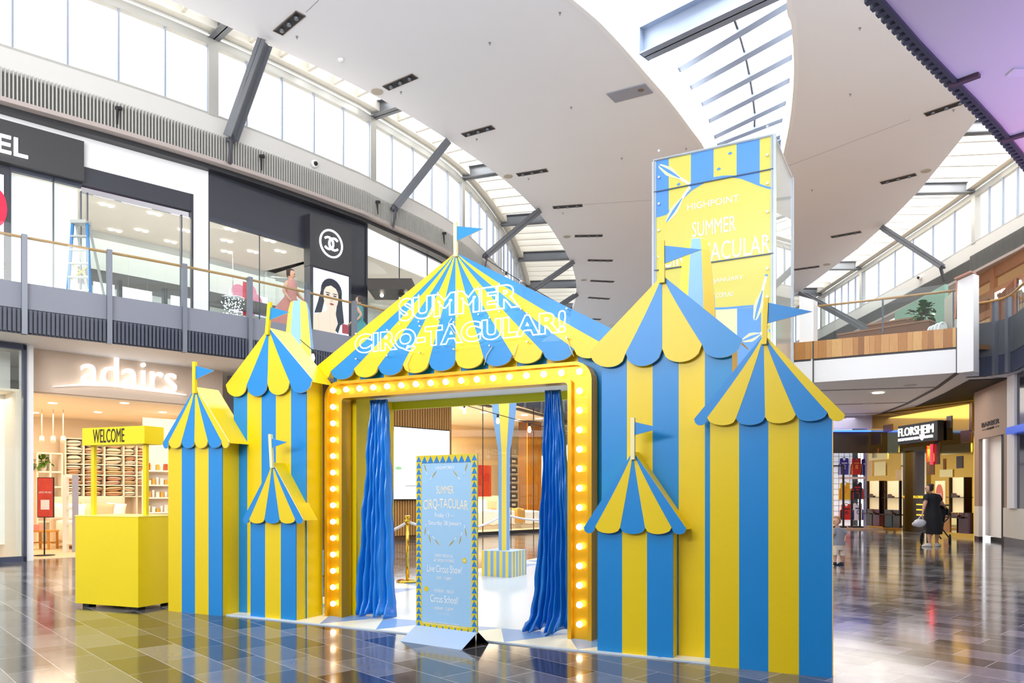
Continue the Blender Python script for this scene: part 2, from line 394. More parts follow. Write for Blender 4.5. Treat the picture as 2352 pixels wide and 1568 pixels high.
# ---- left side: clerestory windows, bulkhead, fin band
LW = arclen(CW)
ZS, ZH = 11.1, 12.9
struct(MB().wall(CW, 10.55, ZS, .35, side=1), 'wall_left', BULK)
s_posts = [s_of_u(CW, LW, u) for u in (490, 857, 1064)]
step = s_posts[1] - s_posts[0]
s_posts = [s_posts[0] - 3 * step, s_posts[0] - 2 * step, s_posts[0] - step] + s_posts
while s_posts[-1] + 5 < LW[-1]: s_posts.append(s_posts[-1] + 5.1)
SW = LW[-1]
wn = 2
def clerestory(curve, L, sp, wn, panes=5, sgn=1):
    for a, b in zip(sp[:-1], sp[1:]):
        m = MB(); pts = [at_s(curve, L, a + (b - a) * k / 8)[0] for k in range(9)]
        m.wall(pts, ZH, ZH + .22, .16, side=sgn); m.wall(offset(pts, -.06 * sgn), ZH + .27, ZH + .32, .08, side=sgn); m.wall(pts, ZS, ZS + .06, .12, side=sgn)
        p, t = at_s(curve, L, a); nn = Vector((-t.y, t.x)) * sgn
        for s_, w_ in ((a, .26), (b, .02)):
            p, t = at_s(curve, L, s_); q = p
            m.box8([Vector((*(q + t * x + nn * y), z)) for z in (ZS, ZH + .5) for x, y in ((-w_ / 2, -.02), (w_ / 2, -.02), (w_ / 2, .2), (-w_ / 2, .2))])
        o = m.build('window_%d' % wn, FRAMEM); o['kind'] = 'structure'; wn += 1
        m = MB()
        for k in range(1, panes + 1):
            p, t = at_s(curve, L, a + (b - a) * (k - .12) / (panes)); nn = Vector((-t.y, t.x)) * sgn
            m.box8([Vector((*(p + t * x + nn * y), z)) for z in (ZS, ZH) for x, y in ((-.018, .02), (.018, .02), (.018, .1), (-.018, .1))])
        m.build('mullion', mat('thin_mullion', '#9aa3b5', .5), o)
        m = MB(); m.wall(offset(pts, .06 * sgn), ZS, ZH + .1, .012, side=sgn); m.build('pane', SKYG, o)
    return wn
wn = clerestory(CW, LW, s_posts, wn)
# dark line above the window head
struct(MB().wall(offset(CW, -.05), ZH + .36, ZH + .42, .05, side=1), 'trim_2', DGREY)
# glazed strip between wall and ceiling: cross rafters
LE = arclen(CE)
def strip(curveW, LWn, edge, sp, spacing, name, sgn=1):
    m = MB(); big = MB(); s = sp[0]
    def foot(p, t):
        nn = Vector((t.y, -t.x)) * sgn; best = None
        for i in range(1, len(edge)):
            a, b = Vector(edge[i - 1][:2]), Vector(edge[i][:2]); e = b - a; den = nn.x * e.y - nn.y * e.x
            if abs(den) < 1e-6: continue
            r = ((a - p).x * e.y - (a - p).y * e.x) / den; tt = ((a - p).x * nn.y - (a - p).y * nn.x) / den
            if 0 <= tt <= 1 and r > 0 and (best is None or r < best): best = r
        return p + nn * (best + .1) if best else p + nn * 2
    k = 0
    for a, b in zip(sp[:-1], sp[1:]):
        nb = max(2, round((b - a) / spacing))
        for j in range(nb):
            p, t = at_s(curveW, LWn, a + (b - a) * j / nb); q = foot(p, t)
            if j == 0: big.ibeam(Vector((*p, 13.28)), Vector((*q, 13.28)), .30, .42, .03)
            else: m.bar(Vector((*p, 13.42)), Vector((*q, 13.42)), .09, .32)
    a = struct(m, name, CREAMB); return a, big
wn_s, big = strip(CW, LW, CE, s_posts, .92, 'trim_3')
struct(big, 'trim_4', STEEL)
m = MB(); Cq = offset(CW, -.02)
m.wall([Vector((p[0], p[1])) for p in offset(CW, -.28)], 13.2, 13.55, .26, side=1); struct(m, 'trim_5', CREAMB)
# bulkhead outer roof edge
# fin band
ZB0, ZB1 = 9.95, 10.62
def fins(curve, L, s0, s1, z0, z1, dx, depth, mb, sgn, wd=.035):
    s = s0
    while s < s1:
        p, t = at_s(curve, L, s); nn = Vector((t.y, -t.x)) * sgn
        mb.box8([Vector((*(p + t * x + nn * y), z)) for z in (z0, z1) for x, y in ((-wd / 2, 0), (wd / 2, 0), (wd / 2, depth), (-wd / 2, depth))]); s += dx
    return mb
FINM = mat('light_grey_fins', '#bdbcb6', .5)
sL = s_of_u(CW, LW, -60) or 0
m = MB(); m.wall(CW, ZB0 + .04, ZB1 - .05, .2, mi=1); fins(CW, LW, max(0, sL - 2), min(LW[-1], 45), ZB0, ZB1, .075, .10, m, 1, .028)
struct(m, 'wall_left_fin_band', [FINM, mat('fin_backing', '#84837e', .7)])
m = MB(); m.wall(offset(CW, -.17), ZB0 - .1, ZB0, .5); struct(m, 'trim_6', mat('trim_pinkgrey', '#b7aaa4', .5))
m = MB(); m.wall(offset(CW, .05), ZB0 - .22, ZB0 - .1, .3); struct(m, 'wall_left_recess', BLACK)  # solid black strip: shade of the void under the fins put in as colour

# ---- gallery slab on the left
LG = arclen(GE)
ZSOF, ZFL = 4.3, 5.05
far = offset(GE, 14)
poly = [Vector(p) for p in GE] + [Vector((3, 60)), Vector((-20, 60)), Vector((-40, 40)), Vector((-40, 16)), Vector((-26, 5))]
def slab(poly, z0, z1, name, mt):
    m = MB(); m.prism([(p[0], p[1]) for p in poly], z0, z1, lambda a, b, d: Vector((a, b, d))); return struct(m, name, mt)
slab([tuple(p) for p in offset(GE, .06)] + [(3, 60), (-20, 60), (-40, 40), (-40, 16), (-26, 5)], ZSOF, ZFL, 'floor_gallery_left', WHT)
# balustrade
bal = thing('gallery_balustrade', 'curved glass balustrade with grey posts and panels along the left upper gallery', 'balustrade', (*GE[10], ZSOF))
pu = [55, 250, 422, 572, 704, 812, 905]
ps = [s_of_u(GE, LG, u) for u in pu]
ps = [ps[0] - (ps[1] - ps[0]) * 2, ps[0] - (ps[1] - ps[0])] + ps
while ps[-1] < 34: ps.append(ps[-1] + 1.75)
def glen(s): return at_s(GE, LG, s)
ZR = 6.14
for s in ps:
    p, t = glen(s); nn = Vector((t.y, -t.x)); m = MB()
    m.box8([Vector((*(p + t * x + nn * y), z)) for z in (ZSOF - .02, ZR - .02) for x, y in ((-.045, -.03), (.045, -.03), (.045, .09), (-.045, .09))]); m.build('post', mat('post_grey', '#777b86', .35, metal=.3), bal)
for a, b in zip(ps[:-1], ps[1:]):
    seg = [glen(a + (b - a) * k / 4)[0] for k in range(5)]
    m = MB(); m.wall(seg, 4.76, 5.24, .03); m.build('fascia_panel', mat('fascia_grey', '#7d808c', .45), bal)
    m = MB(); m.wall(offset(seg, .03), ZSOF, 4.76, .03); sg = a + .06
    fins(GE, LG, a + .1, b - .06, ZSOF + .02, 4.74, .072, .05, m, 1, .045); m.build('louvre_panel', mat('louvre_grey', '#454a5a', .4), bal)
    m = MB(); m.wall(offset(seg, -.0), 5.24, ZR + .16, .014); m.build('glass_pane', GLSB, bal)
m = MB(); m.tube([Vector((*p, ZR - .03)) for p in offset(GE, .10)][4:], .028, 8); m.build('handrail', WOOD, bal)
m = MB(); m.wall(offset(GE, .3), ZSOF - .005, ZSOF + .0, .01); 

# ---- right side walls
LR = arclen(RW)
sp = [s_of_u(RW, LR, u) for u in (1977, 2236)]   # posts
sp.sort(); d = 5.2
sR = [sp[0] - 5.2 * k for k in (4, 3, 2, 1)] + sp + [sp[-1] + 5.2, sp[-1] + 10.4]
sR = [s for s in sR if s > 0]
wn = clerestory(RW, LR, sR, wn, 6, -1)
struct(MB().wall(offset(RW, .05), ZH + .36, ZH + .42, .05, side=-1), 'trim_7', DGREY)
_, big = strip(RW, LR, RE, sR, .95, 'trim_8', -1)
struct(big, 'trim_9', STEEL)
struct(MB().wall(offset(RW, .28), 13.2, 13.5, .26, side=-1), 'trim_10', CREAMB)
struct(MB().wall(RW, 10.55, ZS, .35, side=-1), 'wall_right', BULK)
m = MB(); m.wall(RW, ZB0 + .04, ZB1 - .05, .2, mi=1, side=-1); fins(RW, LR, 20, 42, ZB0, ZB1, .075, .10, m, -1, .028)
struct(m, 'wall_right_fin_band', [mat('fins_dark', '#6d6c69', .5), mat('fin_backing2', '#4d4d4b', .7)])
struct(MB().wall(offset(RW, .17), ZB0 - .1, ZB0, .5, side=-1), 'trim_11', mat('trim_pinkgrey', '#b7aaa4', .5))
# bright glazed end far away
struct(MB().box((-4, 58, 5), (19, 58.2, 13.3)), 'wall_back', WHT)

# ---- steel struts
def strut(lo, hi, label, wd=.24, ht=.34):
    d = (hi - lo).normalized(); hi = hi - d * .1
    t = thing('steel_strut', label, 'strut', lo, 'slanted steel struts under the ceiling edge')
    MB().ibeam(lo, hi, wd, ht, .025, up=Vector((-d.y, d.x, 0))).build('beam', STEEL, t)
    m = MB(); base = lo - Vector((0, 0, .55)) - d * .1
    m.bar(base, lo + d * .12, .05, .16, up=(0, 1, 0)); m.lathe([(.06, -.1), (.06, .1)], lo - d * .05, 10, ax=(1, .8, 0)); m.build('bracket', DGREY, t)
def on_curve(curve, L, u, off=0.0):
    s = s_of_u(curve, L, u); p, t = at_s(curve, L, s); return p + Vector((t.y, -t.x)) * off
ST = [((520, 318), (612, 88), 'nearest slanted steel strut, left of the ceiling edge'), ((893, 478), (1030, 322), 'slanted steel strut above the logo panel, second from the left'),
      ((1102, 588), (1240, 482), 'slanted steel strut rising behind the big tent flag'), ((1186, 684), (1320, 600), 'slanted steel strut behind the right roof slope of the big tent'),
      ((1205, 748), (1326, 675), 'farthest and smallest slanted steel strut on the left')]
for (ul, vl), (uh, vh), lab in ST:
    p = on_curve(CW, LW, ul, .25); z = H + (HY - vl) * p.y / FPX
    strut(Vector((p.x, p.y, z)), W(uh, vh, ZC), lab)
STR = [((2178, 612), (2022, 520), 'slanted steel strut high above the bridge on the right'), ((2010, 760), (1838, 672), 'slanted steel strut seen through the bridge glass')]
for (ul, vl), (uh, vh), lab in STR:
    hi = W(uh, vh, ZC); s = s_of_u(RW, LR, ul); p, t = at_s(RW, LR, s); p = p - Vector((.25, 0)); z = H + (HY - vl) * p.y / FPX
    strut(Vector((p.x, p.y, z)), hi, lab)

# ---- ceiling fittings
def slot(a, b, wd, label, lamps=3):
    A = W(*a, ZC); B = W(*b, ZC); d = (B - A).normalized(); n_ = Vector((-d.y, d.x, 0)); mid = (A + B) / 2
    t = thing('recessed_spotlight_slot', label, 'light fitting', mid, 'long recessed spotlight slots in the ceiling'); Ln = (B - A).length
    fr = lambda x, y, z: A + d * x + n_ * y + Vector((0, 0, z - .012))
    m = MB()
    for lo, hi in (((0, -wd / 2, -.01), (Ln, -wd / 2 + .02, .01)), ((0, wd / 2 - .02, -.01), (Ln, wd / 2, .01)), ((0, -wd / 2, -.01), (.02, wd / 2, .01)), ((Ln - .02, -wd / 2, -.01), (Ln, wd / 2, .01))): m.box(lo, hi, 0, fr)
    m.build('frame', mat('slot_bronze', '#6d5c50', .5), t)
    MB().box((.02, -wd / 2 + .02, -.004), (Ln - .02, wd / 2 - .02, .004), 0, fr).build('recess', BLK, t)
    for k in range(lamps):
        x = Ln * (k + .6) / (lamps + .2); m = MB(); m.lathe([(.05, -.06), (.06, 0), (.03, .04)], fr(x, 0, -.0), 12, ax=(0, 0, 1)); m.build('spotlight', mat('spot_body', '#6f737b', .3, metal=.5), t)
SL = [((638, 75), (691, 30), 'above the nearest strut'), ((885.5, 202), (953.5, 173.5), 'second nearest on the left of the ceiling'), ((1064, 310), (1133, 291), 'left of centre above the second strut'),
      ((1188, 401), (1257, 390), 'fourth slot of the left row'), ((1270, 476), (1338, 471), 'fifth slot of the left row, left of the banner box'), ((1320, 541.5), (1384, 540.5), 'sixth slot of the left row'),
      ((1350, 597), (1407, 598), 'seventh slot of the left row'), ((1356, 644), (1410, 646.6), 'eighth slot of the left row'), ((1351, 682.6), (1400, 686), 'ninth slot of the left row, far away'), ((1360, 732), (1380, 733), 'farthest slot of the left row, just above the roof'),
      ((2125, 263), (2224, 229), 'nearest on the right beside the dark louvre edge'), ((2023, 420), (2104, 399.6), 'second on the right side of the ceiling'), ((1909, 544), (1978, 531.6), 'third on the right side of the ceiling'), ((1824, 619), (1882, 611), 'farthest on the right, beside the banner box')]
for a, b, lab in SL: slot(a, b, .27, 'long dark recessed spotlight slot, ' + lab)
# grey access panel with a spotlight
t = thing('ceiling_access_panel', 'grey ceiling panel with one small spotlight beside the oval roof light', 'panel', W(1446, 212, ZC))
c = [W(1392, 213.6, ZC), W(1481, 190.5, ZC), W(1500, 211.6, ZC), W(1413, 234, ZC)]
MB().box8([p - Vector((0, 0, .03)) for p in c] + [p - Vector((0, 0, .0)) for p in c]).build('panel', mat('panel_grey', '#9a9ba6', .5), t)
MB().lathe([(.09, -.02), (.07, 0)], W(1472, 203, ZC) - Vector((0, 0, .03)), 12).build('spotlight', CHROME, t)
for i, (u, v, lab) in enumerate([(866, 210, 'beside the second slot of the left row'), (1167, 404.5, 'beside the fourth slot of the left row'), (1302, 543, 'beside the sixth slot of the left row'), (1341, 642.6, 'beside the eighth slot of the left row'), (2127, 392, 'beside the second slot on the right'), (1899, 607, 'beside the farthest slot on the right')]):
    m = MB(); m.lathe([(.17, -.02), (.17, 0)], W(u, v, ZC), 18); tag(m.build('ceiling_speaker', mat('speaker_beige', '#b9ae9c', .6)), 'round beige ceiling speaker ' + lab, 'speaker', 'round ceiling speakers')
lab2 = ['near the top edge of the photo', 'left of the middle', 'above the second slot', 'beside the third slot', 'beside the fourth slot', 'near the grey access panel', 'between roof light and left row', 'left of the banner box', 'right of the oval roof light', 'high on the right ceiling', 'right of the banner box', 'far right beside the slot', 'beside the first slot', 'near the ceiling edge']
for (u, v), lab in zip([(1286, 29), (1125, 98), (921, 211), (1095, 319), (1214, 410), (1312, 246), (1428, 363), (1576, 341), (1975, 64), (1953, 216), (1865, 436), (2190, 252), (682, 84), (1293, 489)], lab2):
    m = MB(); p = W(u, v, ZC); m.lathe([(.035, -.01), (.035, 0)], p, 10); m.lathe([(.008, -.05), (.008, -.01)], p, 8); m.lathe([(.02, -.056), (.02, -.05)], p, 10)
    tag(m.build('sprinkler_head', mat('sprinkler', '#8f8f93', .4)), 'tiny ceiling sprinkler ' + lab, 'sprinkler', 'ceiling sprinklers')
m = MB(); m.lathe([(.0, -.08), (.07, -.05), (.09, 0)], W(783, 136, ZC), 12); tag(m.build('smoke_detector', WHT), 'small white smoke detector on the ceiling above the strip windows', 'smoke detector')
# faint joints of the ceiling boards
for i, (a, b) in enumerate([((703, 28), (732, 0)), ((1338, 470), (1503, 459)), ((1800, 385), (2090, 275))]):
    m = MB(); m.bar(W(*a, ZC - .002), W(*b, ZC - .002), .02, .004); struct(m, 'trim_%d' % (12 + i), mat('joint_grey', '#a9a6a8', .7))

# ---- near right gallery: its soffit seen from below with dark fins along the edge
NE = smooth_path([(-3, -1.2), (-.4, 1.9), (2.23, 4.53), (4.42, 6.55), (7.6, 9.8), (10.0, 13.2), (11.1, 15.6), (11.8, 17.4), (12.12, 18.4), (11.95, 18.95), (11.62, 19.25)], 5)
slab([tuple(p) for p in NE] + [(16.5, 19.6), (26, 12), (26, -6), (2, -9)], ZSOF, ZFL, 'floor_gallery_right', mat('soffit_white', '#e9e6ea', .6))
LN = arclen(NE)
rb = thing('gallery_balustrade', 'dark grey balustrade of the upper gallery on the right, fins along its lower edge', 'balustrade', (*NE[20], ZSOF))
m = MB(); m.wall(NE, ZSOF - .02, 4.76, .03, side=1); fins(NE, LN, 0, LN[-1] - 5.2, ZSOF + .0, 4.76, .085, .1, m, -1, .045); m.build('louvre_panel', mat('louvre_navy', '#3c4256', .4), rb, kind='stuff')
i0 = 30
m = MB(); m.wall(NE, 4.76, 5.62, .04, side=1, mi=0); m.wall(offset(NE, -.03)[32:], 4.28, 4.78, .05, side=1, mi=0); m.build('fascia_panel', mat('fascia_dark', '#565b61', .4), rb)
m = MB(); m.wall(offset(NE, .02), 5.62, 6.3, .014, side=1); m.build('glass_pane', GLSB, rb)
m = MB(); m.tube([Vector((*p, 6.12)) for p in offset(NE, .09)][8:], .03, 8); m.build('handrail', WOOD, rb)
for u, v in ((2203, 186), (2322, 327)):
    s_ = s_of_u(NE, LN, u); p, t_ = at_s(NE, LN, s_); n_ = Vector((t_.y, -t_.x)); m = MB(); m.box8([Vector((*(p + t_ * x + n_ * y), z)) for z in (ZSOF - .025, 6.1) for x, y in ((-.025, -.06), (.025, -.06), (.025, .13), (-.025, .13))]); m.build('post', mat('post_maroon', '#5a4658', .4), rb)
for s in (LN[-1] - .03, LN[-1] - .62, LN[-1] - 1.0, LN[-1] - 3.0):
    p, t_ = at_s(NE, LN, s); m = MB(); m.box((p.x - .09, p.y - .06, ZSOF - .02), (p.x - .0, p.y + .06, 6.12)); m.build('post', mat('post_grey', '#777b86', .35), rb)
struct(MB().box((-30, -13.8, 0), (30, -13.5, 9.5)), 'wall_front', mat('far_hall_grey', '#9a9794', .7))
t = W(2340, 163, ZSOF)
m = MB(); m.box((t.x - .06, t.y - .045, ZSOF - .012), (t.x + .10, t.y + .05, ZSOF)); tag(m.build('ceiling_hatch', mat('hatch_white', '#efecf2', .5)), 'small square hatch in the violet-lit soffit at the upper right corner', 'hatch')
# ================================================================== THE SHOW FRONT
# printed floor mat with triangle border
m = MB(); MATW = mat('mat_pale_blue', '#d3e2f2', .25, noise=.02); MATB = mat('mat_blue', '#7fa8dc', .3); MATC = mat('mat_cream', '#f3f2dc', .3)
frF = lambda p, q, z: F(p, q, z)
MP0, MP1, MQ0, MQ1 = -6.58, -1.0, 6.03, 15.2
m.box((MP0, MQ0, 0), (MP1, MQ1, .012), 0, frF)
zz = .0125
def tri_strip(a, b, n, inner):            # zigzag of triangles, a->b outer edge, inner offset vector
    a, b, inn = Vector(a), Vector(b), Vector(inner); e = (b - a) / n
    for i in range(n):
        p0, p1 = a + e * i, a + e * (i + 1)
        m.add([F(*p0, zz), F(*p1, zz), F(*((p0 + p1) / 2 + inn), zz)], [(0, 1, 2)], 2)
        if i < n - 1: m.add([F(*((p0 + p1) / 2 + inn), zz), F(*((p0 + p1) / 2 + inn + e), zz), F(*p1, zz)], [(0, 1, 2)], 1)
tri_strip((MP0 + .62, MQ0), (MP1, MQ0), 7, (0, .62)); tri_strip((MP0, MQ1), (MP0, MQ0), 11, (.62, 0)); tri_strip((MP1, MQ0), (MP1, MQ1), 11, (-.62, 0)); tri_strip((MP1, MQ1), (MP0, MQ1), 8, (0, -.62))
tag(m.build('floor_mat', [MATW, MATB, MATC]), 'pale blue floor mat with blue and cream triangle border under the circus front', 'mat')

def flag_parts(root, top, bot, fl, q, cr=YEL, w_=.045):
    (pt, zt), (pb, zb) = FP(*top, q), FP(*bot, q)
    fr = lambda a, b, d: F(a, q + d, b)
    m = MB(); h = w_ / 2; m.prism([(pb - h, zb), (pb + h, zb), (pt + h, zt), (pt - h, zt)], -.03, .0, fr)
    po = m.build('flagpole', cr, root)
    tr = [FP(*x, q) for x in fl]
    m = MB(); m.prism([tr[0], tr[1], tr[2]], -.018, -.008, fr, side=1); m.build('flag', [BLU, EDGE], po, label='blue pennant')
def tower(label, q, d, body, zt_, cusps, apex, colors, bcols, tops, flag, depth, lob=.075, polem=YEL, sidecol=1, right_front=None, group=None, roofd=None, pole_w=.045):
    """body: bottom px (u,v) of stripe edges; cusps: px of tips and cusps; colors of lobes"""
    base = FP(body[0][0], body[0][1], q); t = thing('striped_tent_tower', label, 'tent', F(base[0], q, 0))
    fr = lambda a, b, dd: F(a, q + dd, b)
    ps = [FP(u, v, q)[0] for u, v in body]
    ap = FP(*apex, q - .03); cs = [FP(u, v, q - .03) for u, v in cusps]
    z0 = sum(c[1] for c in cs[1:-1]) / (len(cs) - 2)
    ztop = z0 + zt_
    m = MB()
    for i in range(len(ps) - 1): m.box((ps[i], 0, .0), (ps[i + 1], .012, ztop), bcols[i], lambda x, y, z: F(x, q + y, z))
    m.box((ps[0], .012, .0), (ps[-1], d, ztop), 2, lambda x, y, z: F(x, q + y, z))
    m.build('body', [YEL, BLU, YEB], t)
    # striped, scalloped roof board
    m = MB(); dR = roofd or d + .03
    def seam(c, t_):              # slightly bowed stripe seam
        tt = t_ ** 1.0; return (ap[0] + (c[0] - ap[0]) * (t_ ** 1.12 if c not in (cs[0], cs[-1]) else t_), ap[1] + (c[1] - ap[1]) * t_)
    for i in range(len(cs) - 1):
        a, b = cs[i], cs[i + 1]; left = [seam(a, k / 8) for k in range(1, 9)]; right = [seam(b, k / 8) for k in range(8, 0, -1)]
        arc = []; nA = 12; full = abs(b[0] - a[0]); first = i == 0; last = i == len(cs) - 2
        for k in range(1, nA):
            x = k / nA; dep = math.sqrt(max(0, 1 - (2 * x - 1) ** 2)); arc.append((a[0] + (b[0] - a[0]) * x, a[1] + (b[1] - a[1]) * x - dep * lob))
        m.prism([ap] + left + arc + right, -.045 if i % 2 else -.043, -.03, fr, colors[i], side=3)
    m.build('roof_front', [YEL, BLU, YEB, EDGE], t)
    # sloping roof boards behind
    for tip, sgn in ((cs[0], 1), (cs[-1], -1)):
        m = MB(); th = .015; zt2 = tip[1] - lob * .2
        fr2 = lambda x, y, z: F(x, q + y, z)
        m.box8([fr2(ap[0], -.03, ap[1]), fr2(ap[0], dR, ap[1]), fr2(tip[0], dR, zt2), fr2(tip[0], -.03, zt2),
                fr2(ap[0], -.03, ap[1] - th), fr2(ap[0], dR, ap[1] - th), fr2(tip[0] + th * sgn, dR, zt2 - .0), fr2(tip[0] + th * sgn, -.03, zt2)])
        m.build('roof_slope', YEB, t)
    flag_parts(t, *flag, q - .05, polem, pole_w)
    return t
tower('narrow striped tent tower beside the welcome booth, leftmost of the towers', 5.98, .25, [(386.5, 1403), (417.5, 1406), (448, 1409), (479, 1412), (510, 1415)], .05,
      [(376, 1016), (389.5, 1014), (419, 1014), (449, 1013.5), (479.6, 1013), (511, 1012), (528, 1014)], (451, 888), [1, 0, 1, 0, 1, 0], [0, 1, 0, 1], None,
      ((449.6, 831), (449.6, 903), [(452.5, 840), (495, 851), (452.5, 871)]), .3)
tower('tall striped tent tower left of the bulb frame, behind the smallest left tower', 6.22, .26, [(536.7, 1406), (568, 1408), (600.7, 1411), (633.7, 1414), (668.4, 1418), (703.4, 1421.6)], .05,
      [(520.5, 884), (568.7, 884), (616.4, 881), (667.4, 877), (719, 871)], (619.7, 752), [0, 1, 0, 1], [1, 0, 1, 0, 1], None,
      ((622.4, 695), (616, 769), [(621.8, 705), (666.7, 717), (619.7, 736)]), .3, lob=.13)
tower('small striped tent tower in front of the tall left tower, lowest on the left', 6.075, .15, [(575.3, 1416.7), (609, 1420), (645, 1423), (679.6, 1426.5)], .03,
      [(559.5, 1193), (574.8, 1192), (609.5, 1192), (644.6, 1192), (680, 1192), (698, 1193)], (627.5, 1062), [1, 0, 1, 0, 1], [1, 0, 1], None,
      ((623.5, 997), (627.5, 1074), [(627, 1007), (661.5, 1015), (627.6, 1028)]), .3, lob=.045, polem=CRM, pole_w=.036)
tower('tall striped tent tower on the right of the bulb frame with yellow and blue stripes', 6.2, .24, [(1382, 1493), (1440, 1498), (1499, 1502), (1559, 1506.5), (1619, 1511.5), (1681, 1517)], .06,
      [(1355, 808), (1438, 811), (1522, 801), (1613, 791), (1706, 780)], (1522, 632), [0, 1, 0, 1], [1, 0, 1, 0, 1], None,
      ((1521.5, 554), (1522, 650), [(1526.6, 564.6), (1612.5, 573.8), (1526.6, 606)]), .3, lob=.125)
tower('small blue-edged striped tent tower just right of the bulb frame, low in front', 6.072, .13, [(1372.2, 1497.6), (1429, 1503), (1486, 1508), (1546, 1514.5)], .03,
      [(1342, 1211), (1368.5, 1209), (1425.5, 1211), (1483, 1212), (1543.5, 1211), (1577, 1213)], (1455, 1036), [1, 0, 1, 0, 1], [1, 0, 1], None,
      ((1455, 959), (1455, 1055), [(1459.5, 969), (1520, 983), (1459.5, 999)]), .3, lob=.052, polem=CRM, pole_w=.034)
tower('nearest striped tent tower at the right end of the front, largest flag', 5.985, .12, [(1631, 1528.7), (1697.5, 1535), (1765, 1541), (1835, 1548), (1911, 1556)], .04,
      [(1595, 962), (1625, 959), (1691, 961), (1758, 957.5), (1828, 952), (1901, 947), (1941, 952)], (1755, 768), [1, 0, 1, 0, 1, 0], [0, 1, 0, 1], None,
      ((1760.5, 685), (1756, 791), [(1765.6, 695.6), (1866.6, 716), (1763, 743)]), .3, lob=.055, pole_w=.034)

# ---- big centre tent
qm = 6.62; t = thing('main_circus_tent', 'wide striped circus tent facade with pointed roof behind the bulb frame', 'tent', F(-4, qm, 0))
fr = lambda a, b, dd: F(a, qm + dd, b)
P0, P1 = -5.56, -1.72
OPL, OPR, OPT = -5.25, -2.68, 2.42
cus = [(745, 852), (761, 862), (816, 852), (871, 845), (928, 838), (988, 830), (1049, 824), (1113, 818), (1180, 812), (1249, 809.5), (1322, 800), (1398, 790)]
cz = [FP(u, v, qm - .09) for u, v in cus]
ap = FP(1048, 580, qm - .09); step_ = (cz[9][0] - cz[5][0]) / 4
zc = sum(c[1] for c in cz[3:10]) / 7
pc = [ap[0] + step_ * (i - 6) for i in range(13)]
m = MB(); bx = lambda x, y, z: F(x, qm + y, z)
edges = [P0] + [p for p in pc if P0 < p < P1] + [P1]
for a, b in zip(edges[:-1], edges[1:]):
    k = int(math.floor(((a + b) / 2 - ap[0]) / step_)); c = 1 if k % 2 == 0 else 0
    m.box((a, 0, OPT), (b, .02, zc + .12), c, bx)
m.box((P0, 0, 0), (OPL, .02, OPT), 0, bx); m.box((OPR, 0, 0), (P1, .02, OPT), 1, bx)
m.build('front_wall', [YEL, BLU], t)
m = MB(); m.box((OPL - .06, .02, 0), (OPL - .03, .74, OPT), 0, bx); m.build('side_wall', YEL, t); m = MB(); m.box((OPR + .03, .02, 0), (OPR + .06, .74, OPT), 0, bx); m.build('side_wall', YEL, t)
m = MB(); m.box((OPL - .06, .02, OPT), (OPR + .06, .76, OPT + .03), 0, bx); m.build('inner_ceiling', WHT, t)
m = MB(); m.box((OPL - .06, .72, 2.33), (OPR + .06, .76, OPT), 0, bx); m.build('header_board', mat('lime_yellow_paint', '#dfdc14', .4), t)
m = MB(); frr = lambda a, b, dd: F(a, qm + dd, b)
tips = (ap[0] - step_ * 6.05, ap[0] + step_ * 6.05)
tipz = (FP(740, 848, qm - .09)[1], 2.66)
slope = lambda p: ap[1] + (2.68 - ap[1]) * abs(p - ap[0]) / (step_ * 5.9)
for i in range(12):
    a, b = pc[i], pc[i + 1]; zb = zc
    arc = [(a + (b - a) * k / 12, zb - .1 * math.sqrt(max(0, 1 - (2 * k / 12 - 1) ** 2))) for k in range(13)]
    def sm(p): return [(ap[0] + (p - ap[0]) * (kk / 10) ** 1.1, ap[1] + (zb - ap[1]) * kk / 10) for kk in range(1, 10)]
    L_, R_ = sm(a), sm(b)
    if i == 0: L_ = []
    if i == 11: R_ = []
    frk = lambda a_, b_, d_, j=i: F(a_, qm + d_, b_)
    m.prism([ap] + L_ + arc + R_[::-1], -.105 + .002 * (i % 2), -.08, frk, i % 2, side=2)
m.build('roof_front', [YEL, BLU, EDGE], t)
for sg in (-1, 1):
    m = MB(); e = (ap[0] + sg * step_ * 6, zc); q0, q1 = -.08, .74
    m.box8([bx(ap[0], q0, ap[1]), bx(ap[0], q1, ap[1]), bx(e[0], q1, e[1]), bx(e[0], q0, e[1]), bx(ap[0], q0, ap[1] - .02), bx(ap[0], q1, ap[1] - .02), bx(e[0] - sg * .02, q1, e[1]), bx(e[0] - sg * .02, q0, e[1])])
    m.build('roof_slope', YEB, t)
flag_parts(t, (1048.3, 511), (1048.7, 589), [(1052, 520), (1111.6, 525.5), (1052, 554)], qm - .11, CRM, .035)

